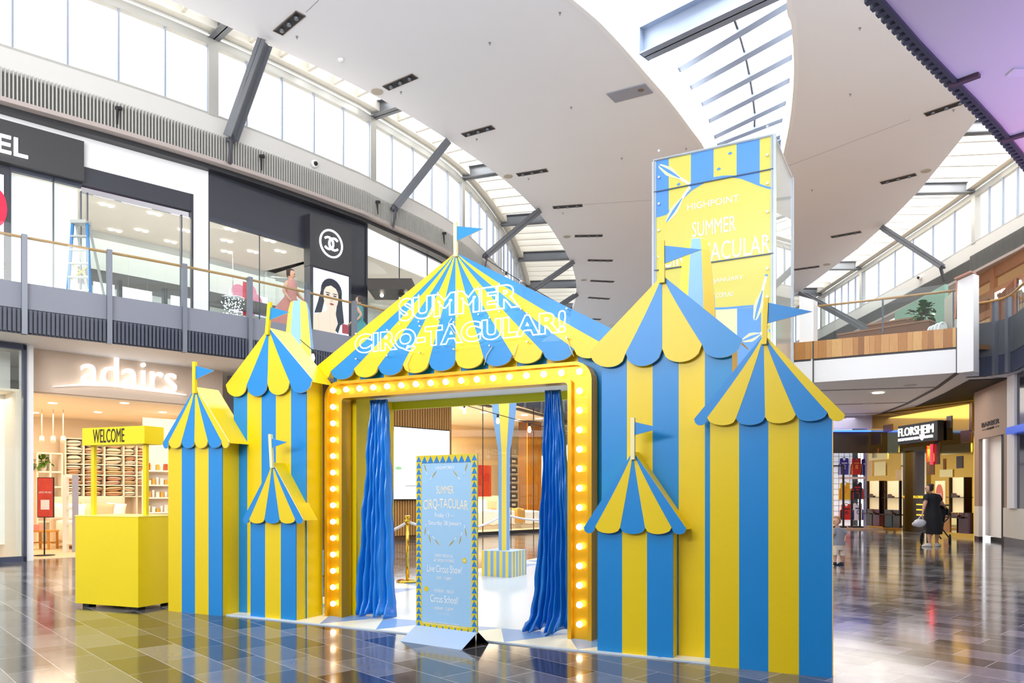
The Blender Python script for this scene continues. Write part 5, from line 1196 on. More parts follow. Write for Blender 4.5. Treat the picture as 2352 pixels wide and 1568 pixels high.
# right shelf unit with jars and boxes
pr = SLp.off(-2.6); s0, s1 = pr.s_at(340), pr.s_at(430); vz = [1081, 1114, 1143, 1177]
t = thing('display_shelf', 'white display shelf with jars and boxes right of the cubby wall', 'shelves', pr.pt(s0, 0)); m = MB(); sbox(m, pr, s0, s1, 0, 3.3, -.35, -.32); m.build('back_panel', WARMW, t); m = MB(); sbox(m, pr, s0 - .03, s0, 0, 1.95, -.32, 0); m.build('upright', SHELFW, t)
k = 0
for v in vz:
    z = pr.z_at(365, v); m = MB(); sbox(m, pr, s0, s1, z - .02, z + .015, -.3, .0); m.build('shelf', SHELFW, t)
    for j in range(5):
        x = s0 + .07 + j * .105; hh = rnd.uniform(.08, .18); q = pr.pt(x, z + .016, -.12); m = MB()
        if (j + k) % 3: m.box((x - .04, .08, z + .016), (x + .04, .18, z + .016 + hh), 0, lambda a, b, c_: pr.pt(a, c_, -b)); nm = 'gift_box'
        else: m.lathe([(.035, 0), (.035, hh), (.03, hh + .02)], q, 10); nm = 'jar'
        mt = [mat('jar_amber', '#b5532a', .3), CUC[3], mat('jar_gold', '#dca544', .3), CUC[0]][(j + k * 2) % 4 if v == 1081 else 1 + (j + k) % 3]
        tag(m.build(nm, mt), '%s on the %s shelf of the display shelf, number %s from its left post' % ('small box' if nm == 'gift_box' else 'candle jar', ['top', 'second', 'third', 'lowest'][vz.index(v)], ['one', 'two', 'three', 'four', 'five'][j]), 'box' if nm == 'gift_box' else 'jar', 'goods on the display shelf'); k += 1

# ================================================================== CENTRE: seen through the entrance
m = MB(); pbox(m, SLp, 700, 1035, 0, ZSOF, -.6, -.05, 1); s = SLp.s_at(870); e_ = SLp.s_at(1034)
while s < e_: sbox(m, SLp, s, s + .045, .12, ZSOF, -.05, .02, 0); s += .095
struct(m, 'wall_timber_slats', [TIMB, mat('slat_gap', '#6a4626', .7)])
zA, zB = SLp.z_at(1026, 988), SLp.z_at(1026, 1147); t = thing('advertising_screen', 'large bright white advertising screen on the timber slat wall', 'screen', SLp.pt(SLp.s_at(950), zB))
m = MB(); pbox(m, SLp, 840, 1028, zB, zA, .02, .1); m.build('bezel', BLK, t); m = MB(); pbox(m, SLp, 843, 1027, zB + .03, zA - .03, .1, .104); sc_ = m.build('screen', mat('screen_white_light', '#ffffff', .4, emit=1.5), t)
m = MB(); pbox(m, SLp, 885, 900, zA - .16, zA - .03, .104, .106, 0); pbox(m, SLp, 843, 893, zB + .03, zA - .16, .104, .105, 0); sx, sz = SLp.uv(910, 1075); m.prism([(sx + .12 * math.cos(a), sz + .05 * math.sin(a)) for a in [k * PI / 8 for k in range(16)]], .106, .108, lambda a, b, d: SLp.pt(a, b, d), 1); sx, sz = SLp.uv(925, 1116); m.box((sx, -.108, sz), (sx + .5, -.106, sz + .02), 2, lambda x, y, z: SLp.pt(x, z, -y))
m.build('screen_image', [mat('screen_red', '#e0607a', .4, emit=.6), mat('screen_green', '#8fc08a', .4, emit=.5), mat('screen_grey', '#6b6470', .4)], sc_)
# bedding shop front
b0, b1 = SLp.s_at(1035), SLp.s_at(1400)
m = MB(); sbox(m, SLp, b0, b1, 0, .1, -.05, .04)
for u in (1036, 1109.5, 1174, 1226): pbox(m, SLp, u - .6, u + .6, .1, ZSOF, -.02, 0)
w7 = struct(m, 'window_36', mat('frame_black', '#26262b', .35)); m = MB(); sbox(m, SLp, b0, b1, .1, ZSOF, -.02, -.01); m.build('pane', GLS, w7)
m = MB(); D1 = -7
m.box8([SLp.pt(b0, .02, -.1), SLp.pt(b1, .02, -.1), SLp.pt(b1, .02, D1), SLp.pt(b0, .02, D1), SLp.pt(b0, .1, -.1), SLp.pt(b1, .1, -.1), SLp.pt(b1, .1, D1), SLp.pt(b0, .1, D1)]); struct(m, 'floor_bedding_shop', mat('shop_timber_floor', '#e6cba4', .4))
m = MB(); sbox(m, SLp, b0, b1 + 3, 0, 4.3, D1 - .1, D1); sbox(m, SLp, b0 - .1, b0, 0, 4.3, D1, -.1); struct(m, 'wall_bedding_shop', mat('bedding_wall', '#f6dcae', .6))
for u0, v0, u1, v1 in ((1082, 925, 1130, 934), (1185, 938, 1330, 975)):
    m = MB(); A_ = W(u0, v0, 4.28); B_ = W(u1, v1, 4.28); m.bar(A_, B_, .22, .05); tag(m.build('ceiling_track', BLK), 'black ceiling light track ' + ('left' if u0 < 1100 else 'right') + ' of the striped club in the bedding shop', 'track')
for i, (u, v) in enumerate([(1063, 937), (1116, 933), (1113, 947), (1205, 953), (1238, 961), (1188, 964), (1216, 971), (1270, 950)]):
    c = W(u, v, 4.29); m = MB(); m.lathe([(.12, -.012), (.12, 0)], c, 14); tag(m.build('recessed_downlight', LAMPM), 'round ceiling lamp above the bedding shop, ' + ['far left', 'left of the club, upper', 'left of the club, lower', 'right of the club, nearest', 'right side, middle', 'just right of the club', 'right side, lower', 'next to the right curtain'][i], 'downlight', 'lamps above the bedding shop')
pq = SLp.off(-5.0); s0, s1 = pq.s_at(1170), pq.s_at(1211); zr2 = [pq.z_at(1190, v) for v in (1047, 1068, 1088, 1107, 1127, 1147, 1167)]
t = thing('storage_shelf', 'white shelf rack of storage boxes right of the striped club', 'shelves', pq.pt(s0, .1)); 
m = MB(); 
for s_ in (s0, s1): sbox(m, pq, s_ - .02, s_ + .02, .1, zr2[0] + .02, -.4, 0)
m.build('upright', SHELFW, t)
for z in zr2: m = MB(); sbox(m, pq, s0, s1, z - .025, z + .012, -.4, 0); m.build('shelf', SHELFW, t)
for i in range(6):
    z0 = zr2[i + 1] + .014; hh = (zr2[i] - .04 - z0)
    for j in range(2):
        a = s0 + .03 + (s1 - s0 - .06) * j / 2; b = a + (s1 - s0 - .06) / 2 - .015
        tt = thing('storage_box', '%s storage box on the %s shelf, %s' % (('charcoal', 'beige')[j], ['top', 'second', 'third', 'fourth', 'fifth', 'lowest'][i], ('left', 'right')[j]), 'box', pq.pt(a, z0, -.2), 'storage boxes on the white rack')
        m = MB(); sbox(m, pq, a, b, z0, z0 + hh * .85, -.36, -.03); m.build('box', (mat('box_charcoal', '#5a5654', .7), mat('box_beige', '#d8caa4', .7))[j], tt); m = MB(); sbox(m, pq, a + (b - a) * .3, b - (b - a) * .25, z0 + hh * .3, z0 + hh * .6, -.03, -.025); m.build('label_card', SHELFW, tt)
m = MB(); pz = SLp.off(-3.2); pbox(m, pz, 1212, 1246, .1, 4.25, -.5, -.05, 1); s = pz.s_at(1212)
while s < pz.s_at(1244): sbox(m, pz, s, s + .05, .1, 4.25, -.05, .0, 0); s += .1
struct(m, 'wall_bedding_slats', [mat('orange_timber', '#c27a1c', .45), mat('slat_gap', '#6a4626', .7)])
pv = SLp.off(-1.2); m = MB(); pbox(m, pv, 1090, 1128, pv.z_at(1110, 1140), pv.z_at(1110, 1068), 0, .01); tag(m.build('hanging_poster', mat('poster_scarlet', '#e23a1e', .35, noise=.15)), 'glossy scarlet poster hanging in the bedding shop window', 'poster')
for i, (u0, u1, dd, zz, lab) in enumerate(((1092, 1150, -1.2, .75, 'bed with white quilt left of the striped club, behind glass'), (1160, 1240, -1.0, .72, 'bed with cream throw right of the striped club, behind glass'))):
    pp_ = SLp.off(dd); a, b = pp_.s_at(u0), pp_.s_at(u1); t = thing('bed', lab, 'bed', pp_.pt((a + b) / 2, .1, -1)); m = MB(); sbox(m, pp_, a, b, .1, .35, -1.9, 0); m.build('base', mat('bed_valance', '#e9d3b0', .8), t)
    soft_box(MB(), pp_, a - .03, b + .03, .25, zz, -1.9, .03, 5 + i).build('quilt', LIN, t); m = MB(); sbox(m, pp_, a, b, .1, 1.25, -2.1, -1.95); m.build('headboard', mat('headboard_cream', '#f1dcc4', .8), t)
    for j in range(3): cushion('cushion', pp_.pt(a + (b - a) * (.2 + .3 * j), zz + .2, -1.55), .5, .4, .16, pp_.d.to_3d(), CUC[(3, 1, 0)[j]], '%s cushion on the bed %s of the striped club' % (('white', 'peach', 'cream')[j], ('left', 'right')[i]), 'cushions on the bedding shop beds')
pp_ = SLp.off(-.9); m = MB(); a, b = pp_.s_at(1186), pp_.s_at(1203); soft_box(m, pp_, a, b, .3, .80, -.5, .06, 9); tag(m.build('throw_blanket', mat('ochre_throw', '#cf9a4c', .8)), 'ochre throw draped over the bed right of the striped club', 'blanket')
# ================================================================== RIGHT SIDE
# lower soffit behind the bridge
BL, BR = W(1869.4, 878, ZSOF), W(2199, 855.5, ZSOF); bp = Pl(BL, BR)
bdir = Vector((bp.d.x, bp.d.y, 0)); bn_ = Vector((-bp.n.x, -bp.n.y, 0))
e0 = BL - bdir * 6; e1 = BR
i0_, i1_ = e0 + bn_ * .2, e1 + bn_ * .2
m = MB(); m.prism([(i0_.x, i0_.y), (i1_.x, i1_.y), (12.0, 19.2), (12.6, 19.6), (16.6, 19.6), (20, 30), (20, 44), (4.2, 44), (4.2, 30)], ZSOF, ZSOF + .4, lambda a, b, d: Vector((a, b, d)))
struct(m, 'ceiling_lower_right', mat('soffit_white_bright', '#f6f5f6', .6))
m = MB(); pts = [W(u, v, ZSOF - .01) for u, v in ((2199, 856), (2151, 891), (2083, 927), (2011, 954), (1960, 969), (1900, 985))]
for a, b in zip(pts[:-1], pts[1:]): m.bar(a, b, .10, .02)
struct(m, 'trim_40', mat('shadow_gap', '#4b4a4d', .6))
m = MB()
for v0, v1, u0, u1 in ((897, 889, 1880, 2151), (930, 924, 1880, 2088), (952, 948, 1895, 2018)):
    a, b = W(u0, v0, ZSOF - .008), W(u1, v1, ZSOF - .008); m.bar(a, b, .06, .016)
struct(m, 'trim_41', mat('joint_grey2', '#8d8a8e', .6))
pl_ = [(2226, 873), (2314, 868.5), (2290, 885), (2229, 911), (2160, 932), (2096, 946), (2080, 944.5), (2120, 926), (2170, 903)]
P3 = [W(u, v, ZSOF - .015) for u, v in pl_]; m = MB(); m.prism([(p.x, p.y) for p in P3], ZSOF - .02, ZSOF - .001, lambda a, b, d: Vector((a, b, d)))
P4 = [W(u, v, ZSOF) for u, v in ((2030, 958), (2080, 949), (2096, 951), (1985, 976), (1906, 993), (1906, 985), (1972, 972))]
m.prism([(p.x, p.y) for p in P4], ZSOF - .02, ZSOF - .001, lambda a, b, d: Vector((a, b, d))); struct(m, 'trim_42', BLK)
for i, (u, v, big) in enumerate(((2017, 901, 1), (2091, 884, 0), (1995, 926, 0), (2331, 860, 0))):
    c = W(u, v, ZSOF - .0); m = MB(); m.lathe([(.16, -.02), (.16, 0)], c, 18); tag(m.build('recessed_downlight' if big else 'ceiling_speaker', LAMPM if big else mat('disc_white', '#d8d5d6', .6)), ['glowing round downlight under the bridge', 'flat white disc under the bridge, upper right', 'small white disc beside the bridge downlight', 'small disc under the right gallery edge'][i], 'downlight' if big else 'speaker')
# bridge front
def bz(u, v): return bp.z_at(u, v)
m = MB(); sbox(m, bp, -6, bp.L, ZSOF, 4.88, -.2, .0); struct(m, 'wall_bridge_fascia', mat('bridge_white', '#f4f4f6', .45))
def wood_boards():
    cols = ['#c08a4e', '#a8713a', '#d4a566', '#b57d42', '#c9955a', '#93602f']
    return [mat('spotted_gum_%d' % i, c, .4, noise=.18, nscale=5, stretch=(6, 6, .8)) for i, c in enumerate(cols)]
WB = wood_boards(); m = MB(); s = -6.0; k = 0; rnd = random.Random(5)
while s < bp.L - .001:
    w_ = rnd.choice((.13, .13, .2, .26)); e = min(s + w_, bp.L); sbox(m, bp, s, e - .004, 4.93, 5.40, -.05, .02, rnd.randrange(6)); s = e
o = m.build('timber_cladding', WB); tag(o, 'strip of vertical honey timber boards on the front of the bridge', 'cladding')
m = MB(); sbox(m, bp, -6, bp.L, 4.88, 4.93, -.1, .0); sbox(m, bp, -.03, .0, ZSOF, 5.4, .0, .03); sbox(m, bp, bp.L - .03, bp.L + .0, ZSOF, 5.4, .0, .03); struct(m, 'trim_43', mat('shadow_gap', '#3b3f48', .6))
t = thing('bridge_glass_balustrade', 'clear glass balustrade with a round rail on top of the timber bridge front', 'balustrade', bp.pt(bp.L / 2, 5.4))
for a, b in ((-6, -1.0), (.12, bp.s_at(2027)), (bp.s_at(2027) + .012, bp.L)):
    m = MB(); sbox(m, bp, a, b, 5.40, 6.5, -.03, -.015); m.build('glass_pane', GLSB, t)
m = MB(); m.tube([bp.pt(.1, 6.34, -.1), bp.pt(bp.L, 6.34, -.1)], .03, 8); m.build('handrail', WOOD, t)
for u in (2027, 2190): m = MB(); sx = bp.s_at(u); m.box((sx - .02, .08, 5.45), (sx + .02, .14, 6.34), 0, lambda x, y, z: bp.pt(x, z, -y)); m.build('rail_post', mat('post_dark', '#5b5f68', .4, metal=.3), t)
# white fin columns
pa = D(1835, 850, 20.6); q1 = D(1869, 850, 20.15)
def fin_col(u0, u1, Y0, Y1, vb0, vt0, vt1, nm, extra=.3):
    a = D(u0, 1000, Y0); b = D(u1, 1000, Y1); p = Pl(a, b); zb = ZSOF - .02; m = MB(); zt0 = p.z_at(u0, vt0); zt1 = p.z_at(u1, vt1); f = lambda x, y, z: p.pt(x, z, -y)
    m.box8([f(0, 0, zb), f(p.L, 0, zb), f(p.L, extra, zb), f(0, extra, zb), f(0, 0, zt0), f(p.L, 0, zt1), f(p.L, extra, zt1), f(0, extra, zt0)]); struct(m, nm, mat('bridge_white', '#f4f4f6', .45)); return p, zt0, zt1
fin_col(1836, 1868.5, 20.45, 20.2, 990, 679, 688, 'wall_bridge_pier_left')
pR, za, zb2 = fin_col(2198, 2236, 18.5, 18.2, 862, 645, 628, 'wall_bridge_pier_right')
m = MB(); m.bar(pR.pt(0, za + .03, 0), pR.pt(pR.L, zb2 + .03, 0), .3, .04); m.bar(pR.pt(0, za + .03, -.1), pR.pt(-.05, za - .9, -.1), .2, .04); struct(m, 'trim_44', mat('pink_timber', '#b98873', .5))
# things on the bridge: stair parapets, planter, chairs, green wall
gw = mat('sage_green_wall', '#8fb6a0', .6)
P_ = Pl((15.2, 26.5), (12.6, 36.0)); pg = Pl(D(2055, 700, 26), D(2170, 700, 22.5)); m = MB(); sbox(m, pg, 0, pg.L, ZF, 7.55, -.1, 0); 
struct(m, 'wall_green_upper', gw)
m = MB(); pgf = Pl(D(2169, 700, 20.4), D(2199, 700, 19.2)); sbox(m, pgf, 0, pgf.L, ZF, pgf.z_at(2185, 672), -.1, 0); struct(m, 'wall_panel_cream', mat('cream_panel', '#d9d2c2', .5, noise=.08, nscale=3, stretch=(8, 8, .3)))
m = MB(); m.prism([(i0_.x, i0_.y), (i1_.x, i1_.y), (16.6, 19.8), (20, 30), (20, 44), (4.2, 44)], ZF - .12, ZF, lambda a, b, d: Vector((a, b, d)), ); struct(m, 'floor_bridge', mat('deck_timber', '#8a6a4c', .5))
WAL = mat('walnut_planks', '#7a523b', .4, noise=.2, nscale=5, stretch=(.4, 2, 8))
a, b = D(1925, 1000, 21.6), D(2134, 1000, 19.8); pw_ = Pl(a, b); t = thing('timber_planter', 'long walnut-coloured planter bench behind the bridge glass', 'planter', pw_.pt(pw_.L / 2, ZF))
zt = pw_.z_at(2134, 737); m = MB(); sbox(m, pw_, 0, pw_.L, ZF, zt, -.5, 0); m.build('box', WAL, t); m = MB(); sbox(m, pw_, -.02, pw_.L + .02, zt, zt + .04, -.52, .02); m.build('rim', mat('walnut_light', '#9a7050', .4), t)
pw2 = pw_.off(-.9); t = thing('timber_planter', 'second walnut planter bench behind the first one, partly hidden', 'planter', pw2.pt(pw2.L / 2, ZF)); z2 = pw2.z_at(2085, 733); m = MB(); pbox(m, pw2, 1993, 2100, ZF, z2, -.5, 0); m.build('box', WAL, t); m = MB(); pbox(m, pw2, 1992, 2101, z2, z2 + .04, -.52, .02); m.build('rim', mat('walnut_light', '#9a7050', .4), t)
c = pw_.pt(pw_.s_at(2108), zt + .04, -.25); t = thing('fiddle_leaf_plant', 'leafy green fiddle leaf plant in the walnut planter', 'plant', c); m = MB(); m.tube([c - Vector((0, 0, .0)), c + Vector((.03, 0, .35)), c + Vector((0, .02, .45))], .012, 6); m.tube([c + Vector((.1, 0, 0)), c + Vector((.14, .03, .45))], .01, 6); m.build('stem', mat('stem_brown', '#6b5236', .6), t)
m = MB(); leaves(m, c + Vector((.0, 0, .22)), 34, .26, .22, 21, .25, flat=.42); leaves(m, c + Vector((.1, 0, .36)), 14, .16, .22, 5, .2, flat=.42); m.build('foliage', LEAFD, t)
for i, (u, v) in enumerate(((2140, 752), (2147, 749), (2155, 745), (2165, 742))):
    Y = 19.6 - i * .12; c = D(u, v, Y); m = MB(); pts = [Vector((c.x - .1, Y, ZF + .4)), Vector((c.x - .1, Y, c.z - .1)), Vector((c.x - .05, Y, c.z)), Vector((c.x + .04, Y, c.z)), Vector((c.x + .09, Y, c.z - .1)), Vector((c.x + .09, Y, ZF + .4))]
    t = thing('white_chair', 'white rounded chair back on the bridge, %s of four' % ['leftmost', 'second', 'third', 'rightmost'][i], 'chair', (c.x, Y, ZF), 'white chairs on the bridge'); m.tube(smooth_path(pts, 3), .028, 8); m.prism([(-.09, ZF + .43), (.08, ZF + .43), (.07, c.z - .03), (-.07, c.z - .03)], -.01, .01, lambda a, b, d: Vector((c.x + a, Y + d, b))); m.build('backrest', SIGNW if False else mat('chair_white', '#f6f7f8', .4), t)
    m = MB(); m.box((c.x - .12, Y, ZF + .4), (c.x + .12, Y + .4, ZF + .44)); m.build('seat', mat('chair_white', '#f6f7f8', .4), t)
    for sx_ in (-.1, .08):
        for sy_ in (.02, .36): MB().box((c.x + sx_, Y + sy_, ZF), (c.x + sx_ + .02, Y + sy_ + .02, ZF + .4)).build('leg', mat('chair_white', '#f6f7f8', .4), t)
# upper timber shop on the right
RWo = offset(RW, -.02); pt_ = Pl((16.9, 18.5), (18.0, 27.5)); TM = mat('copper_timber', '#a5714c', .45, noise=.12, nscale=4, stretch=(2, 2, 2))
m = MB()
def Z(u, v): return pt_.z_at(u, v)
zz = [9.95, Z(2243, 657), Z(2262, 700) , Z(2240, 732)]
s0, s1 = pt_.s_at(2400), pt_.s_at(2225); s0, s1 = min(s0, s1), max(s0, s1)
zA = (Z(2240, 661) + Z(2340, 607)) / 2; zR0 = (Z(2243, 697) + Z(2340, 652)) / 2
sbox(m, pt_, s0, s1, zA, 9.95, -.15, 0); sbox(m, pt_, s0, s1, zR0 - .05, zR0 + .25, -.1, .04)
zR1 = Z(2260, 724); sbox(m, pt_, s0, s1, zR1 - .15, zR1 + .12, -.1, .04)
sc = pt_.s_at(2281); sbox(m, pt_, sc - .14, sc + .14, ZF, 9.95, -.1, .05)
struct(m, 'wall_upper_timber_shop', TM)
m = MB(); sbox(m, pt_, s0 - 5, s1 + 7, ZF, 10, -2.1, -2.0); sbox(m, pt_, s0 - 5, s1 + 7, 9.95, 10.05, -2.1, .0); struct(m, 'wall_upper_timber_back', mat('tan_wall_glow', '#e0c49a', .6, emit=.12))  # tan colour also emits, standing in for a lit interior
m = MB(); sc2 = pt_.s_at(2284); s_ = sc2 + .2
while s_ < s1: sbox(m, pt_, s_, s_ + .05, zR1 + .12, zR0 - .05, -.06, 0); s_ += .09
struct(m, 'trim_45', mat('batten_brown', '#8a5632', .5))
m = MB(); sbox(m, pt_, s0, sc - .2, zR1 + .12, zR0 - .05, -.08, -.02); sg = m.build('shop_sign_board', mat('olive_sign_board', '#77705a', .5)); tag(sg, 'olive sign board with cut-off white letters at the right edge of the upper gallery', 'shop sign')
m = MB(); put_text(m, 'ERBAC', sc - 2.9, sc - .3, zR1 + .12, zR0 + .05, lambda x, y, d: pt_.pt(2 * sc - 3.2 - x, y, .05 + d), depth=.04, bold=.03); m.build('lettering', SIGNW, sg)
pf_ = Pl(D(2292, 700, 21.4), D(2330, 700, 19.6)); m = MB(); s_ = 0
while s_ < pf_.L: sbox(m, pf_, s_, s_ + .06, ZF, 6.9, -.05, 0, 0); s_ += .11
sbox(m, pf_, 0, pf_.L, ZF, 6.9, -.1, -.05, 1); struct(m, 'wall_batten_counter', [mat('batten_red', '#9a5a34', .5), mat('batten_gap', '#4a2a18', .6)])

# ---- ground floor shops on the right
PF = Pl(W(1994, 1213, 0), W(2236, 1235, 0)); ZTOP = 4.29
GD = mat('gold_mirror', '#cfa548', .07, metal=1, noise=.1, nscale=1.5); GD2 = mat('pale_gold_mirror', '#e6d290', .06, metal=1); TAN = mat('tan_tile', '#c9a878', .25, metal=.6); BRN = mat('bronze_tile', '#6b4a2a', .2, metal=.7); DKT = mat('chocolate_tile', '#2f211c', .25); PG = mat('sage_mirror', '#bcc9ac', .08, metal=.9); CRN = mat('cream_niche_glow', '#f6dfae', .5, emit=.3)  # niche cream emits to imitate lamplight on the niche backs
t = thing('shoe_shop', 'gold mirrored shoe shop facade with mosaic tiles on the right', 'shop front', PF.pt(PF.L / 2, 0))
def prect(m, u0, u1, vt, vb, d0, d1, mi=0):      # pixel rectangle on the facade
    um = (u0 + u1) / 2; pbox(m, PF, u0, u1, PF.z_at(um, vb), PF.z_at(um, vt), d0, d1, mi)
m = MB(); dz = PF.z_at(2104, 1034)
pbox(m, PF, 1992, 2079, 0, ZTOP, -.2, 0); pbox(m, PF, 2129, 2236, 0, ZTOP, -.2, 0); pbox(m, PF, 2079, 2129, dz, ZTOP, -.2, 0); m.build('facade_panel', GD, t)
tiles = [(2002, 2024.5, 996, 1020, 3), (2005, 2017, 1030, 1051, 2), (2175, 2187, 955, 983, 3), (2148, 2158, 1013, 1066, 3), (2198, 2212, 1047, 1075, 3), (2168, 2172, 1053, 1078, 2), (2208, 2232, 988, 1016, 2), (2040, 2065, 989, 1040, 4), (1996, 2005, 1051, 1093, 1), (2059, 2074, 1079, 1101, 1),
         (2165, 2232, 1020, 1042, 5), (2010, 2036, 1060, 1092, 5), (2160, 2190, 1078, 1095, 5), (2228, 2235, 925, 990, 2), (2030, 2050, 975, 992, 2), (2130, 2146, 1060, 1090, 6), (1997, 2040, 1040, 1056, 5)]
for a in tiles: m = MB(); prect(m, *a[:4], .0, .02 + .004 * (a[4] % 3)); m.build('facade_tile', [None, TAN, BRN, DKT, PG, GD2, BRN][a[4]], t)
m = MB(); pbox(m, PF, 2075, 2079, 0, dz + .12, 0, .08); pbox(m, PF, 2129, 2133, 0, dz + .12, 0, .08); pbox(m, PF, 2075, 2133, dz, dz + .12, 0, .08); m.build('door_frame', mat('mirror_gold_frame', '#e9d9a8', .08, metal=1), t)
m = MB(); pbox(m, PF, 2079, 2129, 0, dz, -.2, -.15); m.build('dark_entrance', mat('dark_interior', '#241609', .3), t)
m = MB(); put_text(m, 'FLORSHEIM', PF.s_at(2090), PF.s_at(2125), PF.z_at(2107, 1144), PF.z_at(2107, 1138), lambda x, y, d: PF.pt(x if PF.s_at(2125) > PF.s_at(2090) else x, y, -.14 + d), depth=.02, bold=.02); m.build('inner_lettering', mat('gold_light_text', '#e0b22c', .4, emit=1), t)
for i in range(4): m = MB(); pbox(m, PF, 2098, 2124, PF.z_at(2110, 1160 + 12 * i), PF.z_at(2110, 1157 + 12 * i), -.15, -.1); m.build('entrance_shelf', mat('gold_light_text', '#e0b22c', .4, emit=.5), t)
for i, (u0, u1, vt, vb) in enumerate(((1999, 2026, 1104, 1178), (2040, 2072, 1104, 1180), (2190, 2222, 1096, 1186), (2150, 2172, 1104, 1160))):
    m = MB(); prect(m, u0, u1, vt, vb, .0, .03); fr0 = m.build('display_niche', CRN, t); um = (u0 + u1) / 2
    if i < 3:
        m = MB(); pbox(m, PF, u0 - 2, u0, PF.z_at(um, vb), PF.z_at(um, vt), 0, .12); pbox(m, PF, u1, u1 + 2, PF.z_at(um, vb), PF.z_at(um, vt), 0, .12); pbox(m, PF, u0 - 2, u1 + 2, PF.z_at(um, vb) - .04, PF.z_at(um, vb), 0, .3); m.build('niche_frame', mat('dark_bronze', '#33261c', .15, metal=.9), t)
        m = MB(); zz_ = PF.z_at(um, (vt + vb) / 2); pbox(m, PF, u0, u1, zz_ - .02, zz_, .03, .25); m.build('niche_shelf', mat('dark_bronze', '#33261c', .15, metal=.9), t)
        for z_, nm in ((zz_, 'upper'), (PF.z_at(um, vb), 'lower')):
            s_ = PF.s_at(um); m = MB(); m.prism([(-.15, 0), (.14, 0), (.15, .04), (.02, .06), (-.06, .12), (-.14, .11)], -.045, .045, lambda a, b, d: PF.pt(s_ + a, z_ + b + .002, .15 + d)); tag(m.build('leather_shoe', mat('shoe_leather', '#4a2f1e', .3)), 'brown leather shoe on the %s shelf of the %s display niche' % (nm, ['leftmost', 'second', 'right'][i]), 'shoe', 'shoes in the display niches')
s_, z_ = PF.uv(2161, 1136); m = MB(); m.prism([(s_ + .18 * math.cos(a * PI / 12), z_ + .34 * math.sin(a * PI / 12)) for a in range(24)], .04, .06, lambda a, b, d: PF.pt(a, b, d)); o = m.build('sale_sign', mat('sale_brick', '#cc6a50', .5, emit=.15)); tag(o, 'oval brick-red SALE sign in the shoe shop window', 'sign')
m = MB(); put_text(m, 'SALE', s_ - .15, s_ + .15, z_ - .1, z_ + .05, lambda x, y, d: PF.pt(x, y, .062 + d), depth=.01, bold=.02); m.build('lettering', PW, o)
for i, (u0, u1, mt) in enumerate(((1996, 2010, DKT), (2012, 2027, mat('plum_block', '#5a2536', .3)), (2040, 2056, mat('teal_block', '#1c3a40', .3)), (2058, 2074, DKT), (2176, 2190, mat('ochre_block', '#a86f2c', .3)), (2194, 2206, GD2), (2210, 2232, mat('maroon_block', '#4a2028', .3)))):
    m = MB(); pbox(m, PF, u0, u1, .12, .75, .0, .12); m.build('plinth_block', mt, t)
# sign above the door
p = PF.off(.25); zt, zb = p.z_at(2063, 979), p.z_at(2063, 1021); t = thing('shoe_shop_sign', 'black box sign reading FLORSHEIM ESTABLISHED 1892 with a shield', 'shop sign', p.pt(p.s_at(2108), zb))
m = MB(); pbox(m, p, 2063, 2153.5, zb, zt, -.2, 0); m.build('sign_box', BLK, t)
hh = zt - zb; m = MB(); put_text(m, 'FLORSHEIM', p.s_at(2065), p.s_at(2145), zb + hh * .42, zt - hh * .14, ptxt(p, .005), depth=.03, bold=.03); put_text(m, 'ESTABLISHED', p.s_at(2065), p.s_at(2112), zb + hh * .17, zb + hh * .31, ptxt(p, .005), depth=.03, bold=.03); put_text(m, '1892', p.s_at(2126), p.s_at(2144), zb + hh * .17, zb + hh * .31, ptxt(p, .005), depth=.03, bold=.03); m.build('lettering', SIGNW, t)
a_ = p.s_at(2119); w_ = abs(p.s_at(2124) - p.s_at(2114)) / 2; m = MB(); m.prism([(a_ - w_, zb + hh * .40), (a_ - w_ * .5, zb + hh * .37), (a_, zb + hh * .41), (a_ + w_ * .5, zb + hh * .37), (a_ + w_, zb + hh * .40), (a_ + w_ * .9, zb + hh * .2), (a_, zb + hh * .08), (a_ - w_ * .9, zb + hh * .2)], .005, .035, lambda a, b, d: p.pt(a, b, d)); m.build('shield_emblem', SIGNW, t)
m = MB(); prect(m, 2143, 2147, 1020, 1066, .05, .1); tag(m.build('red_neon_bar', mat('red_neon_light', '#ff2030', .4, emit=3)), 'vertical red neon bar right of the dark shop entrance', 'light')
# barber wall
PBr = Pl(W(2238, 1238, 0), W(2330, 1256, 0)); TP = mat('taupe_wall', '#a08674', .6); TLW = mat('ribbed_tile_white', '#d8d0c4', .5, bump=.4, bscale=30, stretch=(.2, .2, 3))
zd = PBr.z_at(2275, 1003); m = MB(); zw_ = PBr.z_at(2260, 1163)
pbox(m, PBr, 2238, 2248, zw_, ZTOP, -.1, 0); pbox(m, PBr, 2306, 2321, zw_, ZTOP, -.1, 0); pbox(m, PBr, 2248, 2306, zd, ZTOP, -.1, 0); struct(m, 'wall_barber', TP)
m = MB(); pbox(m, PBr, 2238, 2248, .1, zw_, -.1, 0); pbox(m, PBr, 2306, 2370, .22, zw_, -.1, .02); struct(m, 'wall_barber_tiles', TLW)
m = MB(); pbox(m, PBr, 2306, 2370, 0, .22, -.1, 0); pbox(m, PBr, 2238, 2248, 0, .1, -.1, 0); struct(m, 'baseboard_right', mat('dark_marble', '#3a2f30', .15))
m = MB(); pbox(m, PBr, 2236, 2297, .12, zd + .1, -.35, -.3); o = m.build('door_1', mat('door_ribbed_white_glow', '#f0eceb', .5, emit=.05)); o['kind'] = 'structure'  # door white emits slightly, brightness put into the material
m = MB(); pbox(m, PBr, 2248, 2306, 0, .1, -.6, -.3); pbox(m, PBr, 2290, 2293, 0, zd, -.29, -.1); pbox(m, PBr, 2303, 2306, 0, zd, -.4, 0); struct(m, 'trim_46', BLK)
